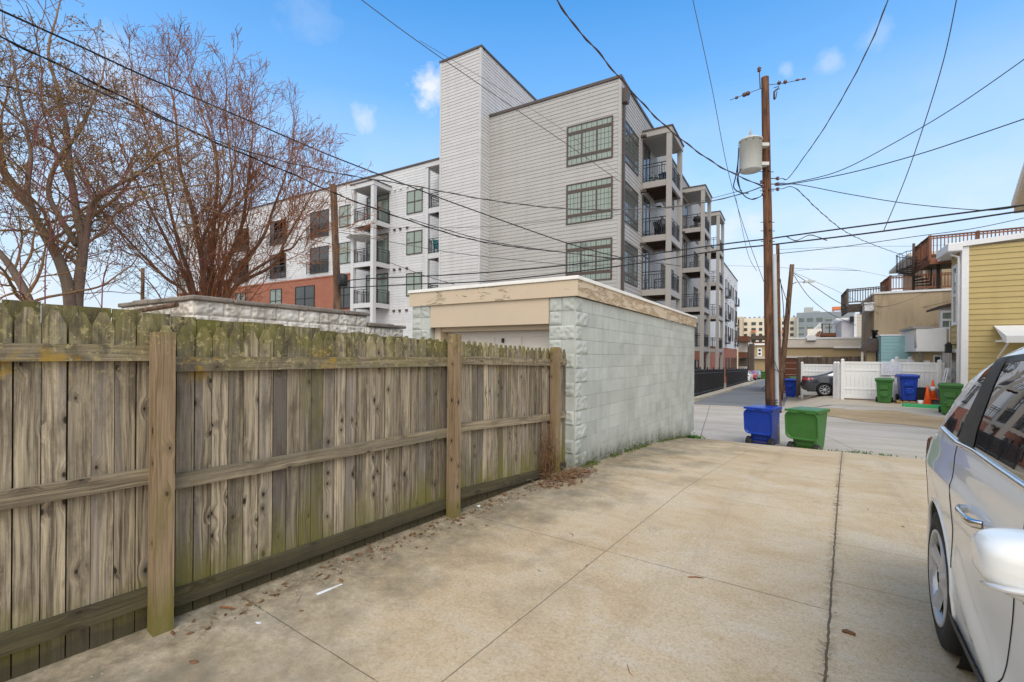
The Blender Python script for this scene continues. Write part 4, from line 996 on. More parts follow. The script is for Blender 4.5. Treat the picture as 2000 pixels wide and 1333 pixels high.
wire('thin line dropping from the top edge across the tower to the apartment corner', [(690, -12, 13), (814, 80, 15), (955, 178, 17.5), (1110, 284, 20), (1212, 356, 23.4)], .013, 'cable_grey')
wire('hairline running beside the drop line across the tower', [(820, 80, 15.3), (970, 170, 18), (1110, 262, 20.5), (1214, 345, 23.4)], .007, 'cable_grey')
wire('thick twisted cable swooping from the top edge to the transformer pole', [(1075, -20, 9.2), (1120, 48, 9.8), (1165, 98, 10.4), (1215, 158, 11), (1300, 247, 12), (1400, 322, 13), (1488, 364, 13.5)], .013, 'rust', twist=7, n=6)
wire('thin straight guy line left of the transformer falling to the pole foot', [(1350, -15, 9.5), (1390, 170, 10.5), (1421, 330, 11.6), (1455, 450, 12.6), (1503, 580, 13.5)], .007, 'cable_grey')
wire('twisted line rising steeply right of the pole to the top edge', [(1513, 350, 13.4), (1528, 349, 13.35), (1540, 348, 13.3), (1572, 305, 12.4), (1610, 250, 11.4), (1660, 165, 10.2), (1705, 75, 9.3), (1742, -20, 8.6)], .01, 'cable_grey', twist=8, n=6)
wire('line from the right top edge down to a clamp on the lower thick cable', [(1872, -20, 9), (1845, 110, 9.8), (1806, 240, 10.9), (1768, 350, 11.7), (1726, 451, 12.3)], .01, 'cable_grey')
wire('upper of two thin black lines fanning from the pole to the upper right', [(1513, 359, 13.4), (1528, 358, 13.35), (1550, 357, 13.3), (1640, 334, 12.2), (1760, 272, 11), (1880, 200, 10), (2040, 88, 9)], .011)
wire('lower of two thin black lines fanning from the pole to the right edge', [(1513, 361, 13.4), (1528, 360, 13.35), (1550, 359, 13.3), (1660, 338, 12.2), (1790, 303, 11), (1900, 267, 10.2), (2040, 219, 9.4)], .012)
wire('line from the pole descending gently to the eave at the right edge', [(1513, 363, 13.4), (1528, 362, 13.35), (1560, 361, 13.3), (1660, 380, 13), (1780, 399, 12.9), (1920, 411, 13), (1985, 405, 13.2)], .011)
wire('twisted drop from the pole toward the spiral stair', [(1513, 370, 13.4), (1528, 369, 13.35), (1553, 368, 13.3), (1600, 412, 14.5), (1650, 452, 16), (1710, 480, 18), (1790, 508, 22)], .009, 'cable_grey', twist=8)
wire('line below the thick cables running from the slim pole to the deck rail', [(1519, 496, 21), (1640, 483, 20.4), (1790, 462, 20), (1900, 447, 19.6), (2010, 424, 19)], .014)
wire('faint line crossing the sky below the deck line', [(1519, 488, 21), (1650, 482, 21), (1790, 481, 21), (1860, 478, 21)], .007, 'cable_grey')
wire('cable from the street-lamp pole sagging to the grey deck', [(1550, 534, 28), (1590, 560, 28), (1640, 592, 29), (1680, 604, 30)], .02, 'cable_grey')
wire('second cable from the street-lamp pole sagging past the grey block', [(1550, 537, 28), (1580, 580, 29), (1620, 612, 30), (1672, 636, 31)], .017, 'cable_grey')
wire('faint wire from the street-lamp pole to the stucco wall', [(1550, 532, 28), (1620, 562, 27), (1720, 600, 26), (1835, 560, 25.8)], .009, 'cable_grey')
wire('faint wire rising from the street-lamp pole to the right', [(1550, 530, 28), (1640, 524, 27), (1760, 545, 26), (1840, 552, 25.6)], .007, 'cable_grey')
wire('line sagging along the stucco wall', [(1690, 590, 27), (1760, 606, 26.5), (1850, 590, 25.2)], .01, 'cable_grey')
wire('lower line sagging along the stucco wall', [(1690, 596, 27), (1770, 640, 26.5), (1858, 628, 24.8)], .009, 'cable_grey')
for lab, pts in (('vertical drop cable hanging between the far poles', [(1524, 545, 21), (1530, 600, 21.2), (1532, 660, 21.3)]), ('bent drop cable running from the slim pole to the leaning pole', [(1520, 485, 21), (1522, 540, 22), (1536, 588, 26), (1541, 612, 28)])):
    wire(lab, pts, .016)
wire('broken dangling loop of tape on the thick cables right of the pole', [(1535, 462, 14), (1555, 470, 13.9), (1580, 460, 13.7), (1600, 464, 13.6), (1616, 470, 13.5)], .011, 'cable_grey', twist=9)
wire('hairline crossing the pale sky behind the poles', [(1415, 519, 60), (1480, 521, 50), (1580, 526, 40), (1680, 529, 30)], .014, 'cable_grey')
wire('line dropping from the twisted bundle left of the pole to its foot', [(1437, 386, 13.2), (1448, 440, 13.2), (1462, 500, 13.2), (1478, 530, 13.4)], .006, 'cable_grey')
# ---------------------------------------------------------------- wheeled bins
def rrect(w, d, r, n=4):
    pts = []
    for cx, cy, a0 in ((w / 2 - r, d / 2 - r, 0), (-w / 2 + r, d / 2 - r, 90), (-w / 2 + r, -d / 2 + r, 180), (w / 2 - r, -d / 2 + r, 270)):
        for k in range(n + 1): a = rad(a0 + 90 * k / n); pts.append((cx + r * math.cos(a), cy + r * math.sin(a)))
    return pts
def loft(mb, secs, cap=True, m=0, sm=False):
    R_ = [mb.vs([(x + ox, y + oy, z) for x, y in rrect(w, d, r)]) for w, d, r, z, ox, oy in secs]; n = 20
    for a, b in zip(R_, R_[1:]):
        for k in range(n): k2 = (k + 1) % n; mb.fc((a + k, a + k2, b + k2, b + k), m, sm)
    if cap: mb.fc([R_[0] + k for k in range(n)][::-1], m); mb.fc([R_[-1] + k for k in range(n)], m)
def wheelie(label, mat, loc, rz, opened=False, s=1., group=None, mark=None, bars=False):
    """two-wheeled bin; the wheels and hinge are on its +y side"""
    t = thing('wheelie_bin', label, 'wheelie bin', loc, rz, group, True); t.scale = (s, s, s)
    mb = MB()
    loft(mb, [(.44, .5, .05, .03, 0, 0), (.5, .56, .06, .2, 0, 0), (.585, .70, .06, .94, 0, .01), (.585, .70, .06, .95, 0, .01)], True)
    loft(mb, [(.64, .78, .06, .95, 0, .01), (.66, .80, .06, .97, 0, .01), (.66, .80, .06, 1.02, 0, .01), (.64, .78, .06, 1.03, 0, .01)])
    mb.box(-.14, .14, -.39, -.35, .62, .8); mb.box(-.16, .16, .255, .3, .18, .26)
    mb.box(-.2, .2, .3, .345, .5, .54)
    for x in (-.2, .2): mb.box(x - .02, x + .02, .27, .335, .3, .92)
    body = mb.build('body', mat, t, bevel=.008)
    if bars:
        b = MB(); b.box(-.14, .14, -.332, -.322, .44, .455); b.build('bar', M['mark_white'], body)
        b = MB()
        for k in range(5): b.box(-.15 + .06 * k, -.11 + .06 * k, -.368, -.362, .7, .735)
        b.build('lettering', M['mark_white'], body)
        b = MB(); b.box(-.12, .12, -.372, -.3, .3, .55); b.build('grab_recess', mat, body, bevel=.02)
    if mark:
        b = MB(); b.lathe([(.085, 0), (.085, .006), (.05, .007), (.05, 0)], (0, -.338, .68), (0, -1, 0), 16); b.build('emblem', M['mark_white'], body)
    mb = MB(); mb.tube([(-.3, .48, 1.0), (.3, .48, 1.0)], .016, 8)
    for x in (-.26, 0, .26): mb.tube([(x, .38, .99), (x, .49, 1.0)], .018, 6)
    mb.build('handle', mat, t)
    for x in (-.27, .27):
        mb = MB(); c = (x, .33, .12); mb.lathe([(.07, -.045), (.118, -.045), (.128, -.03), (.128, .03), (.118, .045), (.07, .045)], c, (1, 0, 0), 22); w = mb.build('wheel', M['rubber'], t)
        mb = MB(); mb.lathe([(.03, -.05), (.03, .05)], c, (1, 0, 0), 12)
        for k in range(6): a = k * math.pi / 3; mb.tube([c, (x, .33 + .085 * math.cos(a), .12 + .085 * math.sin(a))], .018, 6)
        mb.lathe([(.088, -.047), (.078, -.047), (.078, .047), (.088, .047)], c, (1, 0, 0), 18); mb.build('hub', M['wheel_grey'], w)
    mb = MB(); mb.tube([(-.3, .33, .12), (.3, .33, .12)], .014, 8); mb.build('axle', M['rust'], t)
    mb = MB()
    if opened:
        # lid swung right over, hanging down the back, its hollow inside outward
        T = Matrix.Translation((0, .49, .985)) @ Matrix.Rotation(rad(-7), 4, 'X')
        rows = []
        out = [(x, -.33 - y) for x, y in rrect(.70, .66, .13, 6)]
        def ring(scale, dz, depth): return [T @ V((x * scale, depth, (y + .33) * scale - .33 + dz)) for x, y in out]
        Rg = [ring(1., 0, .0), ring(1., 0, .03), ring(.93, 0, .032), ring(.82, .0, -.035), ring(.78, .0, -.04)]
        I = [mb.vs(r_) for r_ in Rg]; n = len(out)
        for a, b in zip(I, I[1:]):
            for k in range(n): k2 = (k + 1) % n; mb.fc((a + k, b + k, b + k2, a + k2), 0, False)
        mb.fc([I[-1] + k for k in range(n)]); mb.fc([I[0] + k for k in range(n)])
        bx = lambda x0, x1, y0, y1, z0, z1: mb.hexa([T @ V(p) for p in ((x0, y0, z0), (x1, y0, z0), (x1, y1, z0), (x0, y1, z0), (x0, y0, z1), (x1, y0, z1), (x1, y1, z1), (x0, y1, z1))])
        bx(-.27, .27, -.045, -.03, -.14, -.125); bx(-.34, .34, -.01, .04, -.0, .05)
        for x in (-.21, .16): bx(x - .1, x + .1, .0, .055, -.03, .01)
    else:
        loft(mb, [(.68, .82, .07, 1.03, 0, 0), (.69, .83, .07, 1.05, 0, 0), (.66, .8, .08, 1.085, 0, 0), (.5, .6, .08, 1.11, 0, 0)])
        mb.box(-.3, .3, -.43, -.39, 1.02, 1.05)
    mb.build('lid', mat, t, bevel=.006 if not opened else .01)
    return t
wheelie('blue wheeled bin with its lid hanging open at the end of the driveway', M['bin_blue'], (-.70, 14.72, -.82), rad(180 - 16), True, 1.03)
wheelie('green wheeled bin with its lid hanging open at the end of the driveway', M['bin_green'], (.33, 14.3, -.82), rad(180 - 20), True, 1.08)
gp = g_alley(3.5, 27)
wheelie('closed green bin in front of the white fence beside the blue bin with white stripes', M['bin_green'], (3.45, 26.6, g_alley(3.45, 26.6)), rad(-8), False, 1.0, None, None, True)
wheelie('closed blue bin with white stripes on a wood pallet by the white fence', M['bin_blue'], (4.28, 26.85, g_alley(4.28, 26.85) + .13), rad(3), False, 1.05, None, None, True)
wheelie('closed green bin nearest the white car, in front of the yellow house', M['bin_green'], (5.05, 23.75, g_alley(5.05, 23.75)), rad(-12), False, 1.06, None, None, True)
q = at(1545, 773, 30.5); wheelie('closed blue bin with a white round emblem by the leaning pole', M['bin_blue'], (q.x, q.y, -.98), rad(-10), False, 1.08, None, True)
q = at(1553, 768, 32.2); wheelie('green-lidded bin tucked behind the blue bin with the emblem', M['bin_green'], (q.x, q.y, -1.0), rad(10), False, 1.15)
q = at(1571, 765, 31.5); wheelie('grey-blue bin squeezed between the emblem bin and the white fence post', M['bin_navy'], (q.x, q.y, -.95), rad(30), False, .95)
q = at(1491, 735, 80.); wheelie('small far green bin beside the tan garage at the end of the street', M['bin_green'], (q.x, q.y, -2.15), 0, False, 1.2)

# ---------------------------------------------------------------- white vinyl fence with its yard things
vf = thing('vinyl_fence', 'white vinyl privacy fence with capped posts and a notice fixed on it', 'fence', (3.5, 27.7, -.5))
def vinyl(parent, A, B, top, bot, posts=None, first=True, last=True, gate=False):
    A, B = V(A), V(B); d = (B - A); L = d.length; d.normalize(); n = V((d.y, -d.x, 0)); F = Fr((A.x, A.y, 0), d, n)
    mb = MB(); k = 0; W_ = .16
    while k < L - .01:
        e = min(L, k + W_); F.box(mb, k + .003, e - .003, bot + .1, top - .1, -.012, .012); k = e
    mb.build('panel', M['vinyl'], parent)
    for z, h in ((top - .11, .11), (top - .45, .09), (bot + .42, .09), (bot, .13)):
        mb = MB(); F.box(mb, 0, L, z, z + h, -.03, .03); mb.build('rail', M['vinyl'], parent, bevel=.006)
    for u in (posts or []):
        p = MB(); F.box(p, u - .065, u + .065, bot - .25, top + .07, -.065, .065); c = F.p(u, top + .07)
        p.hexa([c + V((x, y, 0)) for x, y in ((-.08, -.08), (.08, -.08), (.08, .08), (-.08, .08))] + [c + V((x, y, .06)) for x, y in ((-.03, -.03), (.03, -.03), (.03, .03), (-.03, .03))])
        p.build('post', M['vinyl'], parent, bevel=.008)
vinyl(vf, (1.98, 27.55, 0), (5.7, 27.75, 0), 1.42, -.33, [0, 1.9, 3.55])
vinyl(vf, (1.72, 28.0, 0), (1.98, 27.6, 0), 1.28, -.42, [0, .2])
vinyl(vf, (.38, 31.9, 0), (2.6, 31.95, 0), 1.22, -.55, [0.0, 2.2])
vinyl(vf, (4.3, 29.6, 0), (5.0, 29.6, 0), 1.55, -.3, [.0, .5])
mb = MB(); mb.box(1.9, 5.8, 27.62, 27.9, -.75, -.36); tag(mb.build('retaining_edge', M['dirt'], kind='structure'))
# notice on the fence: faint lines of print
nt = thing('notice_board', 'white laminated notice with rows of faint print fixed to the white fence', 'notice', tuple(atY(1739, 733, 27.6)))
a, b = atY(1721, 733, 27.53), atY(1760, 707, 27.58)
NF = Fr((a.x, 27.56, 0), (1, .053, 0), (.053, -1, 0)); NW = b.x - a.x; NZ0, NZ1 = a.z, b.z
mb = MB(); NF.box(mb, 0, NW, NZ0, NZ1, .0, .03); mb.build('board', std('notice_sheet', (.66, .69, .75), .35, .05), nt)
mb = MB(); rnd = random.Random(4)
for k in range(7):
    z = NZ1 - .08 - k * (NZ1 - NZ0 - .12) / 7; u = .08
    while u < NW - .12:
        w = rnd.uniform(.05, .16); 
        if rnd.random() < .8: NF.box(mb, u, min(NW - .08, u + w), z - .022, z + .012, .03, .032)
        u += w + .03
mb.build('print', std('faded_print', (.5, .53, .62), .5, .1), nt)
# brown board fence behind
bf = thing('board_fence', 'dark brown board fence behind the white vinyl fence', 'fence', (3, 33.4, -.5))
mb = MB(); k = 0; A = V((.15, 33.2, 0)); rnd = random.Random(8)
while k < 5.2:
    tp = 1.62 + rnd.uniform(-.015, .015) + .02 * k; c = A + V((k + .07, 0, 0)); r = rnd.random(); ou, ov = r * 37, r * 91
    mb.slab([c + V((u, 0, z)) for u, z in ((-.067, -.6), (.067, -.6), (.067, tp), (-.067, tp))], (0, .02, 0), r, 0, lambda p: (ou + p.x - c.x, ov + p.z)); k += .14
mb.build('board_panel', M['brown_fence'], bf)
mb = MB(); mb.box(.1, .2, 31.4, 33.3, -.7, 1.55); mb.build('end_board', M['brown_fence'], bf)
# small things on the pad
def cone(label, p, s, band):
    t = thing('traffic_cone', label, 'traffic cone', tuple(p)); p = V(p)
    mb = MB(); mb.box(p.x - .18 * s, p.x + .18 * s, p.y - .18 * s, p.y + .18 * s, p.z, p.z + .03 * s); mb.lathe([(.15 * s, .03 * s), (.03 * s, .9 * s), (.02 * s, .91 * s)], p, (0, 0, 1), 18); mb.build('body', M['cone'], t)
    if band:
        mb = MB(); mb.lathe([(.15 * s - .12 * s * .42 + .004, .4 * s), (.15 * s - .12 * s * .62 + .004, .6 * s)], p, (0, 0, 1), 18); mb.build('reflective_band', M['mark_white'], t)
z = g_alley(4.95, 26.4)
cone('plain orange traffic cone beside the black bin', (4.86, 26.3, z), .93, False)
cone('orange cone with a white band half hidden behind the plain cone', (5.12, 26.75, z + .25), .9, True)
t = thing('refuse_tub', 'black plastic tub between the striped blue bin and the traffic cone', 'bin', (4.62, 26.9, z)); mb = MB()
loft(mb, [(.34, .34, .05, z, 4.66, 26.9), (.46, .46, .06, z + .68, 4.66, 26.9), (.5, .5, .06, z + .69, 4.66, 26.9), (.5, .5, .06, z + .73, 4.66, 26.9)]); mb.build('body', M['black_plastic'], t, bevel=.01)
t = thing('pail', 'small white pail at the foot of the black tub', 'bucket', (4.66, 26.45, z)); mb = MB(); mb.lathe([(.09, 0), (.11, .2), (.1, .2)], (4.66, 26.4, z), (0, 0, 1), 14); mb.build('body', M['trim'], t)
mb = MB(); mb.tube([(4.56, 26.4, z + .2), (4.66, 26.33, z + .14), (4.76, 26.4, z + .2)], .006, 5); mb.build('handle', M['galv'], t)
ac = thing('air_conditioner', 'grey louvred air conditioner condenser by the white fence', 'air conditioner', (5.4, 26.9, z))
mb = MB(); mb.box(5.1, 5.72, 26.7, 27.3, z, z + .7); mb.build('casing', M['ac'], ac, bevel=.02)
mb = MB()
for k in range(11): mb.box(5.12 + k * .055, 5.135 + k * .055, 26.68, 26.7, z + .05, z + .66)
mb.build('grille', M['wheel_grey'], ac)
t = thing('step_stool', 'small white step stool with a navy tread in front of the air conditioner', 'stool', (5.45, 26.2, z))
mb = MB()
for y in (26.05, 26.3):
    mb.tube([(5.3, y, z), (5.3, y, z + .36), (5.62, y, z + .36), (5.62, y, z)], .018, 6, sm=False)
mb.build('frame', M['trim'], t); mb = MB(); mb.box(5.3, 5.62, 26.05, 26.3, z + .06, z + .2); mb.build('tread', M['chair_blue'], t, bevel=.01)
t = thing('wood_pallet', 'low tan wooden pallet under the striped blue bin', 'pallet', (4.28, 26.85, z)); mb = MB()
zz_ = g_alley(4.28, 26.8)
for k in range(4): mb.box(3.86 + k * .23, 4.03 + k * .23, 26.4, 27.25, zz_ + .09, zz_ + .125)
mb.build('deck_boards', M['pallet'], t); mb = MB()
for y in (26.45, 26.8, 27.15): mb.box(3.86, 4.72, y, y + .08, zz_, zz_ + .09)
mb.build('stringers', M['pallet'], t)
mb = MB(); z2 = g_alley(4.5, 24.8); mb.hexa([(3.85, 25.0, z2 - .02), (5.5, 24.75, z2 - .02), (5.5, 24.98, z2 - .02), (3.85, 25.22, z2 - .02), (3.85, 25.04, z2 + .16), (5.5, 24.79, z2 + .16), (5.5, 24.94, z2 + .16), (3.85, 25.18, z2 + .16)])
tag(mb.build('parking_stop', M['kerb_green'], bevel=.03), 'worn green painted parking stop on the concrete pad', 'parking stop')
t = thing('planter_bowl', 'brown bowl planter with dry stalks between the fence and the nearest green bin', 'planter', (5.55, 26.4, z + .7)); c = V((5.6, 26.55, z + .55))
mb = MB(); mb.lathe([(.1, 0), (.2, .12), (.27, .24), (.25, .24)], c, (0, 0, 1), 16); mb.build('bowl', M['rosette'], t)
mb = MB(); rnd = random.Random(2)
for k in range(14): q = c + V((rnd.uniform(-.2, .2), rnd.uniform(-.2, .2), .2)); mb.tube([q, q + V((rnd.uniform(-.12, .12), rnd.uniform(-.1, .1), rnd.uniform(.08, .3)))], .008, 4)
mb.build('stalks', M['seed'], t)
mb = MB(); mb.box(5.45, 5.75, 26.4, 26.7, z, z + .55); tag(mb.build('wooden_crate', M['pallet'], bevel=.01), 'small crate holding up the bowl planter', 'crate')

# ---------------------------------------------------------------- black metal fences along the street
for lab, y0, y1 in (('nearer stretch of black metal picket fence on the kerb', 29.4, 43.6), ('farther stretch of black metal picket fence on the kerb', 46.2, 70.)):
    t = thing('iron_fence', lab, 'fence', (-5.25, y0, g_alley(-5, y0)), 0, 'black picket fences along the street')
    def gz(y): return g_alley(-5.2, y) + .12
    A, B = V((-5.2, y0, 0)), V((-5.15, y1, 0)); n = int((y1 - y0) / .12); mb = MB()
    for k in range(n + 1):
        f = k / n; p = A + (B - A) * f; z_ = gz(p.y); mb.box(p.x - .009, p.x + .009, p.y - .009, p.y + .009, z_ + .05, z_ + 1.72)
    mb.build('pickets', M['black_rail'], t)
    for h in (.2, 1.45, 1.66):
        mb = MB(); mb.tube([A + V((0, 0, gz(y0) + h)), (A + B) / 2 + V((0, 0, gz((y0 + y1) / 2) + h)), B + V((0, 0, gz(y1) + h))], .022, 4, sm=False); mb.build('rail', M['black_rail'], t)
    np_ = int((y1 - y0) / 2.4)
    for k in range(np_ + 1):
        p = A + (B - A) * (k / np_); z_ = gz(p.y); mb = MB(); mb.box(p.x - .035, p.x + .035, p.y - .035, p.y + .035, z_ - .1, z_ + 1.8); mb.lathe([(.04, 0), (.05, .03), (.0, .08)], (p.x, p.y, z_ + 1.8), (0, 0, 1), 8); mb.build('post', M['black_rail'], t)

# ---------------------------------------------------------------- cars
def lerp_tab(x, t):
    if x <= t[0][0]: return t[0][1]
    for (a, b), (c, d) in zip(t, t[1:]):
        if x <= c: return b + (d - b) * (x - a) / (c - a)
    return t[-1][1]
def smooth_tab(x, t, w):
    return sum(lerp_tab(x + w * k, t) for k in (-1, -.5, 0, .5, 1)) / 5
def inside(p, poly):
    c = False; j = len(poly) - 1
    for i in range(len(poly)):
        if (poly[i][1] > p[1]) != (poly[j][1] > p[1]) and p[0] < (poly[j][0] - poly[i][0]) * (p[1] - poly[i][1]) / (poly[j][1] - poly[i][1]) + poly[i][0]: c = not c
        j = i
    return c
def dens(poly, s, closed=True):
    o = []
    for i in range(len(poly) if closed else len(poly) - 1):
        a, b = V(poly[i]), V(poly[(i + 1) % len(poly)]); n = max(1, int((b - a).length / s))
        for k in range(n): o.append(tuple(a + (b - a) * k / n))
    if not closed: o.append(tuple(poly[-1]))
    return o
class CarShape:
    def __init__(s, W_, top, oz, ol, wb, R, sill, sp, arch):
        s.W, s.top, s.oz, s.ol, s.wb, s.R, s.sill, s.sp, s.arch = W_, top, oz, ol, wb, R, sill, sp, arch
        s.extra = None; s.sw = .05
    def ztop(s, l):
        best = 0
        for (a, za), (b, zb) in zip(s.top, s.top[1:]):
            if min(a, b) - 1e-6 <= l <= max(a, b) + 1e-6: best = max(best, za if abs(b - a) < 1e-6 else za + (zb - za) * (l - a) / (b - a))
        return best
    def half(s, l, z):
        o = smooth_tab(z, s.oz, s.sw) + smooth_tab(l, s.ol, .08) + (s.extra(l, z) if s.extra else 0)
        e = (s.ztop(l) - z)
        if e < .09: o += .07 * (1 - max(0, e) / .09) ** 2
        return s.W / 2 - o
    def P(s, l, z, sg, dn=0.): return V((l, sg * (s.half(l, z) + dn), z))
    def patch(s, mb, poly, sg, dn=0., sp=None, m=0):
        sp = sp or s.sp; out = dens(poly, sp); n = len(out)
        xs = [p[0] for p in out]; zs = [p[1] for p in out]; pts = [V(p) for p in out]
        x = min(xs) + sp * .53
        row = 0
        while x < max(xs):
            z = min(zs) + sp * (.5 if row % 2 else .9)
            while z < max(zs):
                if inside((x, z), out) and min((V((x, z)) - V(q)).length for q in out) > sp * .45: pts.append(V((x, z)))
                z += sp
            x += sp * .9; row += 1
        vo, ed, fa, *_ = delaunay_2d_cdt([V((p[0], p[1])) for p in pts], [(i, (i + 1) % n) for i in range(n)], [], 1, 1e-5)
        i0 = mb.vs([s.P(p.x, p.y, sg, dn) for p in vo])
        for f in fa:
            a, b, c = [vo[k] for k in f[:3]]; ccw = (b - a).cross(c - a) > 0
            f = list(f) if (ccw == (sg < 0)) else list(f)[::-1]
            mb.fc([i0 + k for k in f], m, True)
        return [i0 + k for k in range(n)]
    def line(s, mb, pl, sg, r=.004, dn=.001):
        mb.tube([s.P(l, z, sg, dn) for l, z in dens(pl, s.sp, False)], r, 5)
def car(name, label, S, paint, loc, rz, glass, windows, trims=(), seams=(), lamps=(), handles=(), mirror=None, rails=None, rim='alloy', wins_top=(), group=None, scale=1., rocker=None, chrome=None, spokes=5):
    t = thing(name, label, 'car', loc, rz, group, True); t.scale = (scale,) * 3
    R = S.R; wb = S.wb
    low = []
    l_end = S.top[-1][0]; l_st = S.top[0][0]
    low.append((l_end - .04, S.sill + .04))
    for c in (wb, 0.):
        rr = S.arch; zc = R; dz = S.sill - zc; a0 = math.asin(max(-1, dz / rr))
        for k in range(19):
            a = a0 + (math.pi - 2 * a0) * k / 18; low.append((c + rr * math.cos(a), zc + rr * math.sin(a)))
    low.append((l_st + .06, S.sill + .06))
    poly = list(S.top) + low
    body = MB()
    for sg in (-1, 1): S.patch(body, poly, sg)
    # skin over the top and round both ends
    tp = dens(S.top, S.sp * 2.2, False); NU = 12; rows = []
    for l, z in tp:
        h = S.half(l, z); rows.append(body.vs([V((l, h * (2 * k / NU - 1), z + .035 * (1 - (2 * k / NU - 1) ** 2) * (1 if z > S.sill + .25 else 0))) for k in range(NU + 1)]))
    gl = []
    for j in range(len(rows) - 1):
        lm, zm = (tp[j][0] + tp[j + 1][0]) / 2, (tp[j][1] + tp[j + 1][1]) / 2
        g = 1 if any(a <= lm <= b and za <= zm <= zb for a, b, za, zb in wins_top) else 0
        for k in range(NU): body.fc((rows[j] + k, rows[j] + k + 1, rows[j + 1] + k + 1, rows[j + 1] + k), g if 0 < k < NU - 1 else 0, True)
    b = body.build('body', [paint, glass], t)
    # dark underside and wheel wells
    un = MB(); un.box(l_st + .2, l_end - .2, -S.W / 2 + .3, S.W / 2 - .3, S.sill - .02, S.sill + .5)
    for c in (0, wb):
        for sg in (-1, 1):
            un.lathe([(S.arch + .01, 0), (S.arch + .01, .3), (.02, .31)], (c, sg * (S.W / 2 - .05), R), (0, -sg, 0), 28, cap=False)
    un.build('underbody', M['black'], t)
    for c in (0, wb):
        for sg in (-1, 1):
            w = MB(); yo = sg * (S.W / 2 - S.sm_in); ax = (0, sg, 0)
            w.lathe([(R * .66, -.22), (R * .93, -.225), (R, -.19), (R, -.035), (R * .965, -.008), (R * .8, .004), (R * .685, .0), (R * .67, -.012), (R * .665, -.1)], (c, yo, R), ax, 44, cap=False)
            wo = w.build('wheel', M['rubber'], t)
            rm = MB(); rr = R * .69
            rm.lathe([(rr, -.02), (rr, .004), (rr * .95, .004), (rr * .91, -.012), (rr * .89, -.03)], (c, yo, R), ax, 40, cap=False)
            rm.lathe([(rr * .89, -.03), (rr * .87, -.1), (.02, -.12)], (c, yo, R), ax, 40, 1, cap=False)
            nsp = spokes
            for k in range(nsp):
                a = 2 * math.pi * k / nsp + .35; ca, sa = math.cos(a), math.sin(a)
                tang = V((-sa, 0, ca)); radv = V((ca, 0, sa)); ctr = V((c, yo, R)); ayo = V((0, sg, 0))
                prof = [(.03, .06, -.005), (.09, .04, -.02), (.16, .046, -.016), (rr * .93, .075, -.004)]
                q = []
                for r_, wd, dy in prof: q.append([ctr + radv * r_ - tang * wd + ayo * (dy - .012), ctr + radv * r_ - tang * wd * .25 + ayo * (dy + .004), ctr + radv * r_ + tang * wd * .25 + ayo * (dy + .004), ctr + radv * r_ + tang * wd + ayo * (dy - .012)] if nsp <= 5 else [ctr + radv * r_ - tang * wd * .35 + ayo * dy, ctr + radv * r_ - tang * wd * .2 + ayo * (dy + .012), ctr + radv * r_ + tang * wd * .2 + ayo * (dy + .012), ctr + radv * r_ + tang * wd * .35 + ayo * dy])
                I = [rm.vs(x) for x in q]
                for u, v_ in zip(I, I[1:]):
                    for e in range(3): rm.fc((u + e, u + e + 1, v_ + e + 1, v_ + e) if sg < 0 else (u + e, v_ + e, v_ + e + 1, u + e + 1), 0, True)
            rm.lathe([(.05, -.03), (.048, -.012), (.04, -.009), (.0, -.008)], (c, yo, R), ax, 20)
            rm.build('rim', [M[rim], M['clad']], wo)
    for sg in (-1, 1):
        for nm, poly_, mat, dn, kind in windows:
            g = MB(); S.patch(g, poly_, sg, dn); g.build(nm, mat, t)
        for nm, poly_, mat, dn in trims:
            g = MB(); S.patch(g, poly_, sg, dn, S.sp * .6); g.build(nm, mat, t)
        if seams:
            for pl in seams: g = MB(); S.line(g, pl, sg, .0035, -.0005); g.build('shut_line', M['black'], t)
        for nm, poly_, mat in lamps:
            g = MB(); S.patch(g, poly_, sg, .012, S.sp * .6); g.build(nm, mat, t)
        if chrome:
            g = MB(); S.line(g, chrome, sg, .011, .006); g.build('belt_moulding', M['chrome'], t)
        for l, z in handles:
            g = MB(); pts = [S.P(l + u, z, sg, dn) for u, dn in ((-.13, -.005), (-.115, .03), (-.06, .042), (.05, .04), (.1, .028), (.115, -.005))]
            i = [g.vs([p + V((0, 0, -.016)), p + V((0, sg * .008, -.008)), p + V((0, sg * .008, .012)), p + V((0, 0, .018)), p + V((0, -sg * .012, .012)), p + V((0, -sg * .012, -.012))]) for p in pts]
            for u, v_ in zip(i, i[1:]):
                for e in range(6): e2 = (e + 1) % 6; g.fc((u + e, u + e2, v_ + e2, v_ + e) if sg > 0 else (u + e, v_ + e, v_ + e2, u + e2), 0, True)
            h = g.build('door_handle', M['chrome'], t)
    return t
def paintmat(name, col, flake=0., rough=.22, coat=1.):
    m, t, b = newmat(name); oc = t.n('TexCoord').outputs['Object']
    n = t.noise(oc, 2.5, 4); d = t.noise(oc, 60, 3)
    c = t.mix(t.rng(n, .35, .7, 0, .08), col, tuple(x * .8 for x in col))
    setb(t, b, col=c, rough=rough, coat=coat, spec=.5, metal=flake); t.put(b.inputs['Coat Roughness'], .03); return m
M['pearl'] = paintmat('pearl_white_paint', (.88, .88, .84), 0., .25, .8)
M['cup'] = paintmat('pearl_white_recess', (.5, .52, .5))
M['charcoal'] = paintmat('charcoal_metallic_paint', (.035, .04, .055), .3)
M['silver'] = paintmat('silver_paint', (.45, .46, .47), .5); M['red_paint'] = paintmat('red_paint', (.45, .02, .025)); M['black_paint'] = paintmat('black_car_paint', (.012, .013, .016))
M['alloy'] = std('machined_alloy', (.5, .51, .53), .3, .1, 4, 30, 0, .45)
M['chrome'] = std('chrome_trim', (.75, .76, .78), .1, .04, 4, 30, 0, 1.)
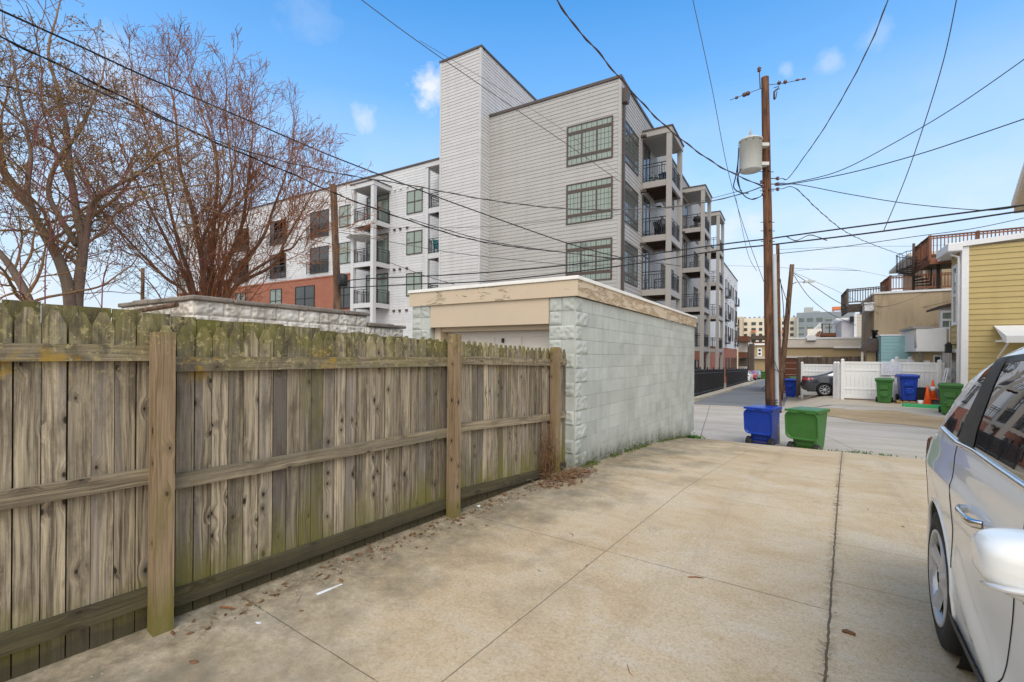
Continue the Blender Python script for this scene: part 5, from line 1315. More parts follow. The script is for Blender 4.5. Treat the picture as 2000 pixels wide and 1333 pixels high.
def tint(name, col, rough=.02):
    m, t, b = newmat(name); setb(t, b, col=col, rough=rough, spec=1., coat=1.); t.put(b.inputs['Coat Roughness'], .01); t.put(b.inputs['IOR'], 2.0); return m
M['tinted'] = tint('dark_tinted_car_glass', (.008, .009, .01))
M['clearish'] = tint('grey_car_glass', (.09, .12, .12))
M['pillar'] = std('matt_black_pillar', (.02, .021, .023), .42, .1)
M['clad'] = std('dark_grey_cladding', (.045, .047, .05), .6, .15, 5, 60, .1)
M['tail_red'] = tint('red_tail_lamp', (.42, .012, .02), .08)
M['lamp_clear'] = tint('clear_lamp_lens', (.6, .6, .6), .08)

SUV = CarShape(1.86, [(-.86, .36), (-.94, .5), (-.955, .7), (-.9, .88), (-.78, 1.02), (-.5, 1.14), (-.11, 1.225), (.0, 1.325), (.12, 1.45), (.22, 1.535), (.36, 1.6), (.56, 1.665), (.8, 1.715), (1.15, 1.745), (1.6, 1.735), (1.95, 1.65), (2.4, 1.36), (2.75, 1.13), (3.2, 1.05), (3.55, .92), (3.68, .75), (3.7, .5), (3.62, .3)],
    [(.2, .06), (.3, .015), (.45, .0), (.56, .004), (.64, .002), (.8, -.004), (.9, -.01), (.985, -.014), (1.0, -.004), (1.06, .003), (1.13, .006), (1.18, .014), (1.3, .035), (1.5, .09), (1.6, .125), (1.68, .17), (1.75, .27)],
    [(-.97, .55), (-.93, .33), (-.85, .19), (-.72, .1), (-.55, .045), (-.35, .015), (-.1, .004), (.1, 0), (2.6, 0), (3.2, .06), (3.6, .3), (3.72, .5)], 2.72, .372, .26, .05, .425)
SUV.sm_in = .012; SUV.sw = .018; SUV.sp = .035
def door_crease(l, z):
    d = z - (.60 - .27 * (l - .35)); a = smooth(.3, .6, l) * smooth(2.5, 2.1, l)
    return a * (-.016 * math.exp(-(d / .03) ** 2) if d < 0 else -.016 * math.exp(-(d / .11) ** 2))
SUV.extra = door_crease
CF = V((-math.sin(rad(3)), -math.cos(rad(3)), 0)); CO = V((-math.cos(rad(3)), math.sin(rad(3)), 0))
cl = V((.687, 3.511, 0)) - CO * .93
g_ = M['tinted']
suv = car('parked_car', 'white crossover close by on the right with dark tinted windows and chrome door handle', SUV, M['pearl'], (cl.x, cl.y, 0), rad(-93), g_,
    [('side_window', [(.07, 1.232), (.2, 1.305), (.3, 1.385), (.40, 1.468), (.48, 1.54), (.575, 1.582), (.47, 1.212)], g_, .004, 0),
     ('side_window', [(.745, 1.218), (.722, 1.575), (.92, 1.592), (1.34, 1.597), (1.40, 1.212)], g_, .004, 0),
     ('side_window', [(1.5, 1.21), (1.46, 1.597), (1.75, 1.58), (2.1, 1.44), (2.42, 1.2)], g_, .004, 0)],
    [('window_pillar', [(.47, 1.208), (.575, 1.588), (.60, 1.605), (.735, 1.607), (.722, 1.575), (.745, 1.212)], M['pillar'], .007),
     ('window_pillar', [(1.40, 1.208), (1.34, 1.6), (1.46, 1.6), (1.5, 1.208)], M['pillar'], .007),
     ('window_frame', [(.60, 1.607), (.92, 1.623), (1.34, 1.63), (1.75, 1.612), (1.75, 1.583), (1.34, 1.6), (.92, 1.594), (.60, 1.577)], M['pillar'], .006),
     ('sill_cladding', [(.40, .262), (.36, .345), (2.36, .345), (2.32, .262)], M['clad'], .012)],
    [[(.45, 1.2), (.44, .98), (.47, .78), (.43, .58)], [(1.45, 1.2), (1.43, .95), (1.36, .75), (1.25, .5), (1.12, .36)], [(-.72, .72), (-.42, .70)], [(2.35, 1.2), (2.3, .8), (2.26, .4)], [(-.5, 1.1), (-.42, .98), (-.42, .7), (-.43, .48)]],
    [('tail_lamp', [(-.88, .86), (-.80, .98), (-.62, 1.08), (-.34, 1.12), (-.5, 1.02), (-.72, .9)], M['tail_red']), ('reflector', [(-.86, .56), (-.84, .66), (-.6, .7), (-.64, .6)], M['lamp_clear'])],
    [(.93, .963), (1.92, .95)], wins_top=[(-.1, .34, 1.24, 1.54), (1.97, 2.72, 1.14, 1.61)], chrome=[(.03, 1.218), (.3, 1.203), (.47, 1.195), (.66, 1.203), (.78, 1.206), (1.1, 1.2), (1.5, 1.196), (2.45, 1.19)])
# lower glossy crease of the doors, wheel arch lip
for sg in (-1, 1):
    mb = MB(); mb.tube([SUV.P(.425 * math.cos(a), .372 + .425 * math.sin(a), sg, -.004) for a in [k * math.pi / 24 - .2 for k in range(30)] if .372 + .425 * math.sin(a) > .28], .012, 6); mb.build('arch_lip', M['pearl'], suv)
# mirror: rounded painted cap, repeater strip, black foot
for sg in (-1, 1):
    mb = MB()
    def mir(a, b):
        th = 2 * math.pi * a; ph = math.pi * (b - .5); e = .62
        cx = math.copysign(abs(math.cos(ph)) ** .5, 1); u = math.copysign(abs(math.sin(ph)) ** .95, math.sin(ph))
        lx = math.copysign(abs(math.cos(th)) ** .65, math.cos(th)) * cx; lz_ = math.copysign(abs(math.sin(th)) ** .6, math.sin(th)) * cx
        return SUV.P(1.95, 1.1, sg) + V((lx * .095, sg * (.11 + u * .1), lz_ * (.082 if lz_ > 0 else .075) * (1 - .16 * u) + .01 + .012 * u))
    mb.grid(mir, 40, 24); mo = mb.build('mirror', M['pearl'], suv)
    b = SUV.P(1.95, 1.1, sg)
    mb = MB(); mb.tube([b + V((.1, sg * y, -.006 - .003 * k)) - V((.0 + .045 * max(0, (k - 3) / 3) ** 2, 0, 0)) for k, y in enumerate((.04, .08, .12, .15, .175, .195, .207))], [.006, .008, .009, .009, .008, .007, .004], 6); mb.build('repeater', M['lamp_clear'], mo)
    mb = MB(); mb.slab([b + V(p) for p in ((.075, -sg * .0, -.07), (.065, sg * .1, -.058), (.0, sg * .13, -.055), (-.065, sg * .1, -.058), (-.08, 0, -.07))], (0, 0, -.024)); mb.build('mirror_foot', M['pillar'], mo, bevel=.012)

def sedanshape(W_=1.8, sp=.09, sm=.05, suv=False):
    if suv: top = [(-.8, .35), (-.9, .5), (-.92, .8), (-.86, 1.05), (-.7, 1.45), (-.55, 1.62), (0, 1.7), (1.3, 1.68), (1.7, 1.6), (2.3, 1.12), (2.9, 1.03), (3.4, .9), (3.5, .6), (3.45, .3)]
    else: top = [(-.98, .33), (-1.05, .45), (-1.07, .55), (-1.02, .72), (-1.0, .93), (-.9, 1.0), (-.6, 1.02), (-.35, 1.06), (.1, 1.2), (.55, 1.36), (1., 1.44), (1.5, 1.44), (1.9, 1.38), (2.6, 1.02), (3.1, .95), (3.5, .8), (3.6, .6), (3.55, .3)]
    s = CarShape(W_, top, [(.2, .06), (.4, .02), (.7, .0), (.95, .02), (1.05, .05), (1.4, .22), (1.7, .34)], [(-1.1, .45), (-.95, .25), (-.7, .1), (-.3, .01), (0, 0), (2.6, 0), (3.2, .1), (3.6, .4)], 2.7, .33, .22, sp, .375); s.sm_in = sm; return s
SD = sedanshape()
g2 = M['clearish']
W_SED = [('side_window', [(.12, 1.1), (.45, 1.26), (.62, 1.31), (.66, 1.08)], g2, .004, 0), ('side_window', [(.72, 1.08), (.70, 1.33), (1.0, 1.39), (1.3, 1.39), (1.33, 1.06)], g2, .004, 0), ('side_window', [(1.4, 1.06), (1.38, 1.39), (1.75, 1.37), (2.35, 1.03)], g2, .004, 0)]
car('parked_car', 'charcoal sedan parked nose-in behind the white vinyl fence, only its rear showing', SD, M['charcoal'], (1.36, 30.35, g_alley(1.4, 30.3)), 0, g2, W_SED,
    [('window_frame', [(.0, 1.07), (.4, 1.27), (1., 1.42), (1.4, 1.425), (1.4, 1.4), (1., 1.4), (.45, 1.27), (.1, 1.09)], M['charcoal'], .008), ('rear_valance', [(-1.03, .36), (-1.06, .5), (-.5, .5), (-.45, .3), (-.9, .3)], M['clad'], .01)],
    [[(.42, 1.0), (.45, .7), (.4, .45)], [(1.36, 1.05), (1.36, .5), (1.3, .3)]],
    [('tail_lamp', [(-1.0, .80), (-.99, .93), (-.8, .95), (-.45, .93), (-.52, .86), (-.8, .8)], M['tail_red'])], [(.62, .9)], rim='alloy', wins_top=[(-.3, .6, 1.1, 1.4), (1.95, 2.6, 1.02, 1.38)], spokes=8)
SV = sedanshape(1.85, .14, .05, True); SD2 = sedanshape(1.8, .14)
W_SUV = [('side_window', [(-.55, 1.15), (-.4, 1.55), (.5, 1.6), (.5, 1.12)], M['tinted'], .004, 0), ('side_window', [(.58, 1.12), (.58, 1.6), (1.35, 1.6), (1.4, 1.1)], M['tinted'], .004, 0)]
for lab, S_, pm, px, py, d, W2 in (('white car nearest the iron fence at the far end of the street', SV, M['pearl'], 1451, 748, 62, W_SUV), ('red car in the row of cars at the end of the street', SD2, M['red_paint'], 1466, 738, 78, W_SED), ('silver car behind the red car at the end of the street', SD2, M['silver'], 1474, 735, 84, W_SED), ('black car by the tan garage at the end of the street', SV, M['black_paint'], 1482, 731, 92, W_SUV)):
    q = at(px, py, d)
    car('parked_car', lab, S_, pm, (q.x, q.y, g_alley(-3, q.y)), rad(88), M['tinted'], W2, (), (), [('tail_lamp', [(-.9, .85), (-.88, 1.0), (-.6, 1.0), (-.6, .86)], M['tail_red'])], (), wins_top=[(-.85, .1, 1.06, 1.55), (1.75, 2.4, 1.1, 1.6)], group='cars parked at the end of the street')
# ---------------------------------------------------------------- row houses on the right
HX, HY = 5.79, 25.6
yh = thing('row_house', 'mustard yellow sided house end with white corner board and roof deck', 'house', (HX, HY, -.4))
YS = Fr((HX, HY, 0), (1, 0, 0), (0, -1, 0)); YW = Fr((HX, HY + 1.55, 0), (0, -1, 0), (-1, 0, 0))
mb = MB(); YS.lap(mb, .0, 9., -.5, 6.1, .215, .024, 6.75); mb.build('siding_wall', M['yellow'], yh)
mb = MB(); YW.lap(mb, .0, 1.55, -.5, 6.0, .215, .024); mb.build('siding_wall', M['yellow'], yh)
mb = MB(); YS.box(mb, -.04, .17, -.5, 6.1, -.1, .045); YW.box(mb, 1.35, 1.58, -.5, 6.1, -.1, .045); mb.build('corner_board', M['trim'], yh)
mb = MB(); mb.hexa([YS.p(-.1, 6.1, .12), YS.p(9, 6.75, .12), YS.p(9, 6.75, -4), YS.p(-.1, 6.1, -4), YS.p(-.1, 6.3, .12), YS.p(9, 6.98, .12), YS.p(9, 6.98, -4), YS.p(-.1, 6.3, -4)]); mb.build('roof', M['trim'], yh)
mb = MB(); YW.box(mb, -.1, 1.75, 5.92, 6.26, .045, .5); mb.build('eave', M['trim'], yh, bevel=.03)
mb = MB(); mb.tube([YW.p(1.3, 6.0, .32), YW.p(1.3, 5.85, .3), YW.p(1.42, 5.72, .1), YW.p(1.42, 5.4, .09), YW.p(1.42, -.3, .09)], .05, 10); mb.build('downspout', M['trim'], yh)
sash_window(yh, YW, .35, .95, 3.0, 5.5, M['glass_mid'], 1, M['trim'], .12)
mb = MB(); YW.box(mb, .3, 1.15, -.45, 2.0, .0, .07); d_ = mb.build('door_frame', M['trim'], yh); mb = MB(); YW.box(mb, .42, 1.03, -.4, 1.85, .07, .085); mb.build('pane', M['glass_dark'], d_)
mb = MB(); c = YW.p(.75, 2.15, .25); mb.box(c.x - .1, c.x + .1, c.y - .1, c.y + .1, c.z - .32, c.z); mb.hexa([c + V((x, y, 0)) for x, y in ((-.14, -.14), (.14, -.14), (.14, .14), (-.14, .14))] + [c + V((x, y, .14)) for x, y in ((-.02, -.02), (.02, -.02), (.02, .02), (-.02, .02))]); YW.box(mb, .72, .78, 2.15, 2.2, 0, .25); mb.build('porch_lantern', M['black'], yh)
mb = MB(); YS.box(mb, .95, 5.0, 2.25, 2.33, .0, 1.3); mb.hexa([YS.p(.9, 2.2, 1.35), YS.p(5, 2.2, 1.35), YS.p(5, 2.2, 1.2), YS.p(.9, 2.2, 1.2), YS.p(.9, 2.45, 1.35), YS.p(5, 2.45, 1.35), YS.p(5, 2.9, .02), YS.p(.9, 2.9, .02)])
for u in (1.0, 3): mb.beam(YS.p(u, 2.25, 1.25), YS.p(u, 1.6, .05), V((.05, 0, 0)), V((0, .03, .03)))
mb.build('door_awning', M['trim'], yh)
# meters and small boxes by the door
mb = MB(); YW.box(mb, .0, .22, .2, .7, .03, .2); YW.box(mb, .05, .2, .85, 1.2, .03, .16); mb.tube([YW.p(.12, 1.2, .1), YW.p(.12, 3.2, .08)], .02, 6); mb.build('meter_box', M['galv'], yh)
ladder = thing('step_ladder', 'small white ladder leaning by the yellow house door', 'ladder', (5.2, 26.9, -.35)); mb = MB()
for y in (26.75, 27.1): mb.tube([(5.35, y, -.35), (5.62, y, 1.2)], .025, 6)
for k in range(5): f = (k + .5) / 5; mb.tube([(5.35 + .27 * f, 26.75, -.35 + 1.55 * f), (5.35 + .27 * f, 27.1, -.35 + 1.55 * f)], .018, 6)
mb.build('rungs', M['trim'], ladder)

def deck_rail(name, parent, pts, z, h, mat, base=.0, skirt=None, gap=.13, bal=.035):
    mb = MB(); up = V((0, 0, 1)); pts = [V((x, y, 0)) for x, y in pts]
    for a, b in zip(pts, pts[1:]):
        d = (b - a); L = d.length; d.normalize(); n = V((d.y, -d.x, 0))
        for hh, t in ((h, .05), (h - .1, .06), (.12, .07)): mb.beam(a + up * (z + hh), b + up * (z + hh), up * t, n * (.12 if hh == h else .04))
        k = 0.
        while k < L: c = a + d * k; mb.beam(c + up * (z + .08), c + up * (z + h), d * bal, n * bal); k += gap
        m_ = max(1, round(L / 1.8))
        for q in range(m_ + 1): c = a + d * (L * q / m_); mb.beam(c + up * (z - .15), c + up * (z + h + .06), d * .1, n * .1)
        if skirt: mb.beam(a + up * (z - skirt / 2), b + up * (z - skirt / 2), up * skirt, n * .05)
    return mb.build(name, mat, parent)
dk = thing('roof_deck', 'red-brown roof deck with picket railing above the yellow house', 'deck', (5.4, 29, 6.2))
deck_rail('railing', dk, [(5.35, 31.9), (5.42, 29.1), (12, 28.9)], 6.32, 1.0, M['deck'], skirt=.3)
mb = MB(); mb.slab([(5.42, 29.15, 6.15), (12, 28.95, 6.15), (12, 31.9, 6.15), (5.35, 31.9, 6.15)], (0, 0, .12)); mb.box(6.2, 11.5, 29.3, 30.6, 6.27, 6.75); mb.build('platform', M['greydeck'], dk)
for k, x in enumerate((5.9, 8.5)): mb = MB(); mb.box(x, x + .12, 30.2, 30.32, 5., 6.15); mb.build('post', M['greydeck'], dk)
# spiral stair
sp = thing('spiral_stair', 'black metal spiral stair rising between the two roof decks', 'staircase', (4.95, 31.6, 5.3))
cx, cy = 5.22, 31.4; mb = MB(); mb.tube([(cx, cy, 5.1), (cx, cy, 7.5)], .06, 10); mb.build('pole', M['rust'], sp)
mb = MB(); rl = MB(); prev = None
for k in range(13):
    a = rad(-30 * k + 15); z = 5.3 + k * .122; a2 = a - rad(26)
    mb.slab([(cx, cy, z), (cx + .72 * math.cos(a), cy + .72 * math.sin(a), z), (cx + .72 * math.cos(a2), cy + .72 * math.sin(a2), z)], (0, 0, .05))
    for q in (a, (a + a2) / 2):
        p = V((cx + .7 * math.cos(q), cy + .7 * math.sin(q), z)); rl.tube([p, p + V((0, 0, .85))], .01, 4)
        if prev is not None: rl.tube([prev, p + V((0, 0, .85))], .018, 4)
        prev = p + V((0, 0, .85))
mb.build('treads', M['black'], sp); rl.build('railing', M['black_rail'], sp)
# stucco house with the lower deck
sh = thing('row_house', 'tan stucco house with stained flat side wall below the spiral stair', 'house', (3.9, 33.8, -.4))
SS = Fr((3.9, 33.8, 0), (1, 0, 0), (0, -1, 0)); SWf = Fr((3.9, 42, 0), (0, -1, 0), (-1, 0, 0))
mb = MB(); SS.box(mb, 0, 4.6, -.6, 5.25, -6, 0); mb.build('stucco_wall', M['stucco'], sh)
mb = MB(); SS.box(mb, -.05, 4.7, 5.25, 5.36, -6, .06); mb.build('parapet_cap', M['trim'], sh)
mb = MB(); SS.box(mb, -.45, .0, 4.3, 4.7, -2.5, -.05); SS.box(mb, -.5, .05, 4.7, 4.78, -2.5, .0); mb.build('eave', M['trim'], sh, bevel=.03)
deck_rail('railing', sh, [(2.7, 38.5), (2.75, 35.2), (4.5, 34.5)], 4.85, .9, M['greydeck'], skirt=.5)
ld = thing('roof_deck', 'lower red-brown deck on the tan stucco house', 'deck', (5, 34, 5.3))
deck_rail('railing', ld, [(4.6, 37), (4.65, 34.1), (7.9, 34.1)], 5.4, .85, M['deck'], skirt=.1)
th = thing('row_house', 'taller tan rear house with overhanging eave beside the upper deck', 'house', (6.3, 35, -.4))
TH = Fr((6.2, 34.6, 0), (1, 0, 0), (0, -1, 0))
mb = MB(); TH.box(mb, 0, 5, 5.3, 7.3, -6, 0); TH.box(mb, .1, 5, -.5, 5.2, -6, -.3); mb.build('stucco_wall', M['stucco'], th)
mb = MB(); TH.box(mb, -.75, 5, 7.3, 7.5, -6, .5); mb.build('roof', M['beige'], th, bevel=.03)
mb = MB(); TH.box(mb, .12, .75, 5.3, 6.9, .0, .03); mb.build('door', M['brown_cap'], th)
mb = MB(); mb.tube([TH.p(-.5, 7.3, .3), TH.p(-.4, 7.05, .25), TH.p(-.05, 6.95, .08), TH.p(-.05, 5.3, .08)], .04, 8); mb.build('downspout', M['bal_trim'], th)
# grey sided house with white bay
gh = thing('row_house', 'lilac grey sided house with a white overhanging bay next to the yellow house', 'house', (4.9, 27.6, -.4))
GS = Fr((4.65, 28.1, 0), (1, 0, 0), (0, -1, 0))
mb = MB(); Fr((5.6, 27.85, 0), (1, 0, 0), (0, -1, 0)).lap(mb, .04, 1.0, -.5, 1.9, .19); mb.build('siding_wall', M['lilac'], gh)
mb = MB(); mb.box(4.95, 5.7, 28.3, 31, -.5, 1.88); mb.build('recessed_wall', M['tan'], gh)
mb = MB(); mb.box(5.08, 5.3, 28.25, 28.3, -.4, 1.5); mb.box(5.42, 5.68, 28.24, 28.3, -.4, 1.75); mb.build('door', M['trim'], gh); mb = MB(); mb.box(5.46, 5.64, 28.22, 28.24, -.1, 1.68); mb.box(5.14, 5.24, 28.23, 28.25, .4, 1.35); mb.build('pane', M['glass_dark'], gh)
mb = MB(); mb.box(4.72, 5.77, 27.75, 31, 1.9, 2.95); mb.build('bay', M['trim'], gh, bevel=.03)
mb = MB(); mb.box(4.6, 5.3, 27.72, 31, 2.95, 3.05); mb.tube([(4.68, 27.8, 2.95), (4.7, 27.75, 2.1), (4.98, 28.2, 1.8), (5.0, 28.25, -.3)], .04, 8); mb.build('gutter', M['bal_trim'], gh)
mb = MB(); Fr((5.72, 28.9, 0), (1, 0, 0), (0, -1, 0)).lap(mb, 0, 1.0, 2.9, 3.95, .19); mb.build('upper_wall', M['lilac'], gh)
sash_window(gh, Fr((5.8, 28.87, 0), (1, 0, 0), (0, -1, 0)), .0, .42, 2.95, 3.8, M['glass_mid'], 1, M['trim'], .1)
mb = MB(); mb.hexa([(5.66, 28.7, 3.9), (6.8, 28.7, 4.2), (6.8, 31, 4.2), (5.66, 31, 3.9), (5.66, 28.7, 4.0), (6.8, 28.7, 4.32), (6.8, 31, 4.32), (5.66, 31, 4.0)]); mb.build('roof', M['shingle'], gh)
# teal extension
te = thing('house_extension', 'pale teal sided extension with white awning behind the white fence', 'house', (4.2, 30, -.4))
TE = Fr((3.78, 30.3, 0), (1, 0, 0), (0, -1, 0)); mb = MB(); TE.lap(mb, 0, 2.4, -.5, 2.72, .17); Fr((3.78, 34, 0), (0, -1, 0), (-1, 0, 0)).lap(mb, 0, 3.7, -.5, 2.72, .17); mb.build('siding_wall', M['teal'], te)
mb = MB(); TE.box(mb, -.06, 2.4, 2.72, 2.8, -3.6, .03); mb.build('roof', M['trim'], te)
mb = MB(); mb.hexa([(4.62, 29.4, 1.35), (5.5, 29.4, 1.35), (5.5, 30.25, 1.35), (5.1, 30.25, 1.35), (4.62, 29.4, 1.42), (5.5, 29.4, 1.5), (5.5, 30.27, 2.0), (5.1, 30.27, 1.9)]); mb.build('awning', M['trim'], te)
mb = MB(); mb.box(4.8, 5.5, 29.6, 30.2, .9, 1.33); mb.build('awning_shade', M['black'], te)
# shingled hood and narrow bits left of the teal wall
ho = thing('porch', 'brown shingled porch roof left of the teal wall', 'porch', (3.2, 31.5, -.4))
mb = MB(); mb.slab([(2.95, 31.2, 1.95), (3.75, 30.9, 1.95), (3.85, 31.0, 2.55), (3.45, 32.4, 2.6)], (0, 0, .08)); mb.build('roof', M['shingle'], ho)
mb = MB(); mb.box(3.3, 3.7, 31.3, 32, -.5, 1.95); mb.build('wall', M['tan'], ho); mb = MB(); mb.box(3.05, 3.15, 31.2, 31.3, -.5, 1.95); mb.build('post', M['beige'], ho)
mb = MB(); mb.lathe([(.12, 0), (.12, .5), (.16, .5), (.16, .6)], (3.7, 31.8, 2.5), (0, 0, 1), 10); mb.build('chimney_pipe', M['black'], ho)
# beige sided house
def Bx(px0, px1, py0, py1, d, name, mat, parent, dep=4., zb=None, win=()):
    """a block of building facing the camera side at distance d, back into depth"""
    a, b = at(px0, py0, d), at(px1, py0, d); zt = a.z; z0 = at(px0, py1, d).z if zb is None else zb
    mb = MB(); mb.box(a.x, b.x, a.y, a.y + dep, z0, zt); return mb.build(name, mat, parent), Fr((a.x, a.y, 0), (1, 0, 0), (0, -1, 0)), b.x - a.x, z0, zt
be = thing('row_house', 'pale beige lap-sided house end left of the tan stucco house', 'house', tuple(at(1680, 680, 37)))
a, b = at(1672, 613, 37), at(1699, 613, 37); BF = Fr((a.x, a.y, 0), (1, 0, 0), (0, -1, 0)); mb = MB(); BF.lap(mb, 0, b.x - a.x + .4, -1, a.z, .24, .03); mb.build('siding_wall', M['beige'], be)
mb = MB(); mb.box(a.x - .9, a.x, a.y + .3, a.y + 6, -1, a.z - .5); mb.build('side_wall', M['lilac'], be)
mb = MB(); mb.box(a.x - 1.3, a.x + .1, a.y + .1, a.y + 6, a.z - .5, a.z - .3); mb.build('eave', M['trim'], be, bevel=.04); mb = MB(); mb.box(a.x - .12, a.x + .05, a.y - .04, a.y + .1, -1, a.z); mb.build('corner_board', M['trim'], be)
mb = MB(); c = at(1664, 622, 37); mb.box(c.x - .12, c.x + .12, c.y, c.y + .4, c.z - .3, c.z + .15); mb.build('chimney', M['black'], be)
# low garages across the back
lg = thing('garage_row', 'low tan garage row with a dark red-brown roller door behind the poles', 'garage', (0, 43.5, -.9))
a, b = at(1509, 645, 38), at(1700, 655, 38); y0 = 42.5
xa, xb = atY(1509, 650, y0).x, atY(1705, 650, y0).x
mb = MB(); mb.box(xa, xb, y0, y0 + 9, -1.5, 2.35); mb.build('wall', M['tan'], lg)
mb = MB(); mb.box(xa - .1, xb, y0 - .12, y0 + 9.1, 2.35, 3.0); mb.build('roof_edge', M['beige'], lg); mb = MB(); mb.box(xa - .1, xb, y0 - .16, y0 + 9.1, 3.0, 3.12); mb.box(xa + 4, xb, y0 - .17, y0, 2.3, 2.42); mb.build('roof', M['trim'], lg)
x0, x1 = atY(1517, 700, y0).x, atY(1602, 700, y0).x
mb = MB(); mb.box(x0, x1, y0 - .06, y0, -1.2, 1.55); dd = mb.build('garage_door', M['brown_door'], lg); mb = MB()
for k in range(6): mb.box(x0, x1, y0 - .075, y0 - .06, -1.1 + k * .45, -1.08 + k * .45)
mb.box(x0 - .1, x1 + .1, y0 - .14, y0 - .08, 1.55, 1.72); mb.build('door_ribs', M['beige'], dd)
q = atY(1585, 660, y0 - .2); mb = MB(); mb.box(q.x - .3, q.x + .3, y0 - .3, y0 - .17, q.z - .2, q.z + .15); mb.build('wall_light', M['trim'], lg)
# stair and terraces on the flat roofs
st = thing('outdoor_stair', 'white and brown outdoor stair climbing to a flat roof terrace', 'staircase', tuple(at(1590, 660, 50)))
A, B = at(1574, 676, 50), at(1602, 648, 50); mb = MB()
for k in range(9): f = k / 8; c = A + (B - A) * f; mb.box(c.x - .25, c.x + .25, c.y, c.y + 1.2, c.z - .1, c.z)
mb.build('treads', M['deck'], st); mb = MB()
mb.beam(A + V((0, -.05, 0)), B + V((0, -.05, 0)), V((0, 0, .3)), V((0, .06, 0))); mb.build('stringer', M['deck'], st); mb = MB()
for k in range(14): f = k / 13; c = A + (B - A) * f; mb.beam(c, c + V((0, 0, .9)), V((.06, 0, 0)), V((0, .06, 0)))
mb.beam(A + V((0, 0, .9)), B + V((0, 0, .9)), V((0, 0, .12)), V((0, .1, 0))); mb.build('railing', M['trim'], st)
rt = thing('row_house', 'flat-roofed pale houses with a terrace behind the low garages', 'house', tuple(at(1620, 680, 56)))
Bx(1576, 1665, 655, 700, 58, 'wall', M['beige'], rt, 8, -2); Bx(1604, 1662, 651, 657, 55, 'terrace', M['deck'], rt, 3)
mb = MB()
for k in range(5): c = at(1606 + k * 14, 651, 55); mb.box(c.x - .06, c.x + .06, c.y, c.y + .1, c.z, c.z + 1.05)
a, b = at(1604, 651, 55), at(1664, 651, 55); mb.box(a.x, b.x, a.y, a.y + .1, a.z + 1., a.z + 1.08); mb.build('railing', M['greydeck'], rt)
for px in (1612, 1626): c = at(px, 672, 52); mb = MB(); mb.lathe([(.45, -.9), (.5, .4), (.62, .45), (.62, .6)], c, (0, 0, 1), 16); mb.build('water_tank', M['stucco'], rt)
Bx(1577, 1606, 643, 660, 62, 'penthouse', M['cream'], rt, 4); Bx(1652, 1664, 654, 690, 54, 'chimney_stack', M['brick'], rt, 2, -2)
c, e = at(1566, 678, 53), at(1586, 676, 53); mb = MB(); mb.box(c.x, e.x, c.y, c.y + 1, c.z, c.z + .8); tag(mb.build('roof_unit', M['slate'], bevel=.03), 'dark boxy rooftop unit left of the outdoor stair', 'roof unit')
# tan house and deck house at the end of the street
tn = thing('row_house', 'tan house with white framed window above a plain garage, far down the street', 'house', tuple(at(1490, 735, 95)))
o, F_, w, z0, zt = Bx(1474, 1502, 674, 735, 95, 'wall', M['tan'], tn, 10, -3); sash_window(tn, F_, w * .24, w * .48, zt - 3.2 + .9, zt - .6, M['glass_dark'], 1, M['trim'], .25)
Bx(1473, 1502, 671, 674.5, 94.6, 'cornice', M['trim'], tn, .6); o, F_, w, z0, zt = Bx(1470, 1504, 700, 735, 92, 'garage_wall', M['tan'], tn, 3, -3); Bx(1469, 1505, 697, 701, 91.5, 'garage_roof', M['beige'], tn, 4)
dkh = thing('row_house', 'white house with stacked brown decks right of the far apartment block', 'house', tuple(at(1450, 735, 85)))
Bx(1442, 1461, 668, 735, 88, 'wall', M['beige'], dkh, 9, -3); Bx(1440, 1463, 657, 668, 84, 'upper_deck', M['deck'], dkh, 5); Bx(1442, 1459, 688, 699, 85, 'lower_deck', M['deck'], dkh, 4); Bx(1463, 1472, 672, 735, 87, 'side_wall', M['shingle'], dkh, 3, -3); Bx(1442, 1461, 700, 716, 86, 'shade_screen', M['greydeck'], dkh, 1)
t2 = thing('roof_deck', 'dark slatted roof terrace on the tan house at the end of the street', 'deck', tuple(at(1485, 665, 98)))
Bx(1466, 1503, 656, 664, 98, 'screen', M['greydeck'], t2, 4); Bx(1470, 1503, 668, 672, 97, 'beams', M['deck'], t2, 4)
# far apartment blocks
fc = thing('apartment_building', 'far cream apartment block with flat roof and orange balcony fronts', 'apartment building', tuple(at(1500, 700, 170)))
o, F_, w, z0, zt = Bx(1449, 1556, 622.5, 700, 170, 'wall', M['cream'], fc, 20, -6); sc_ = w / 107.
for px in (1457, 1473, 1487, 1500, 1512, 1533, 1547):
    for py in (632, 645, 658, 671): 
        ww = 9 if px in (1473, 1533) else 6.5; u = (px - 1449 - ww / 2) * sc_; z = zt - (py + 3 - 622.5) * sc_
        mb = MB(); F_.box(mb, u, u + ww * sc_, z - 3.4 * sc_, z + 3.4 * sc_, 0, .12); wn = mb.build('window', M['glass_dark'], fc)
        if px in (1473, 1533) and py in (645, 658): mb = MB(); F_.box(mb, u, u + ww * sc_, z - 6.2 * sc_, z - 2.6 * sc_, .12, 1.2); mb.build('balcony', M['orange'], fc)
for k in range(11): mb = MB(); F_.box(mb, (4 + k * 9.6) * sc_, (8 + k * 9.6) * sc_, zt, zt + .5, -1.5, -.2); mb.build('roof_vent', M['slate'], fc)
o, F2_, w2, *_ = Bx(1436, 1451, 619.5, 700, 166, 'corner_bay', M['lintel'], fc, 10, -6)
mb = MB(); F2_.box(mb, .3 * w2, .6 * w2, 5, 12, 0, .1); mb.build('window', M['glass_dark'], fc)
fg = thing('apartment_building', 'far blue-grey office-like block with ribbon windows and rooftop box', 'apartment building', tuple(at(1610, 700, 150)))
o, F_, w, z0, zt = Bx(1556, 1664, 611.5, 705, 158, 'wall', M['slate'], fg, 20, -6); sc_ = w / 108.
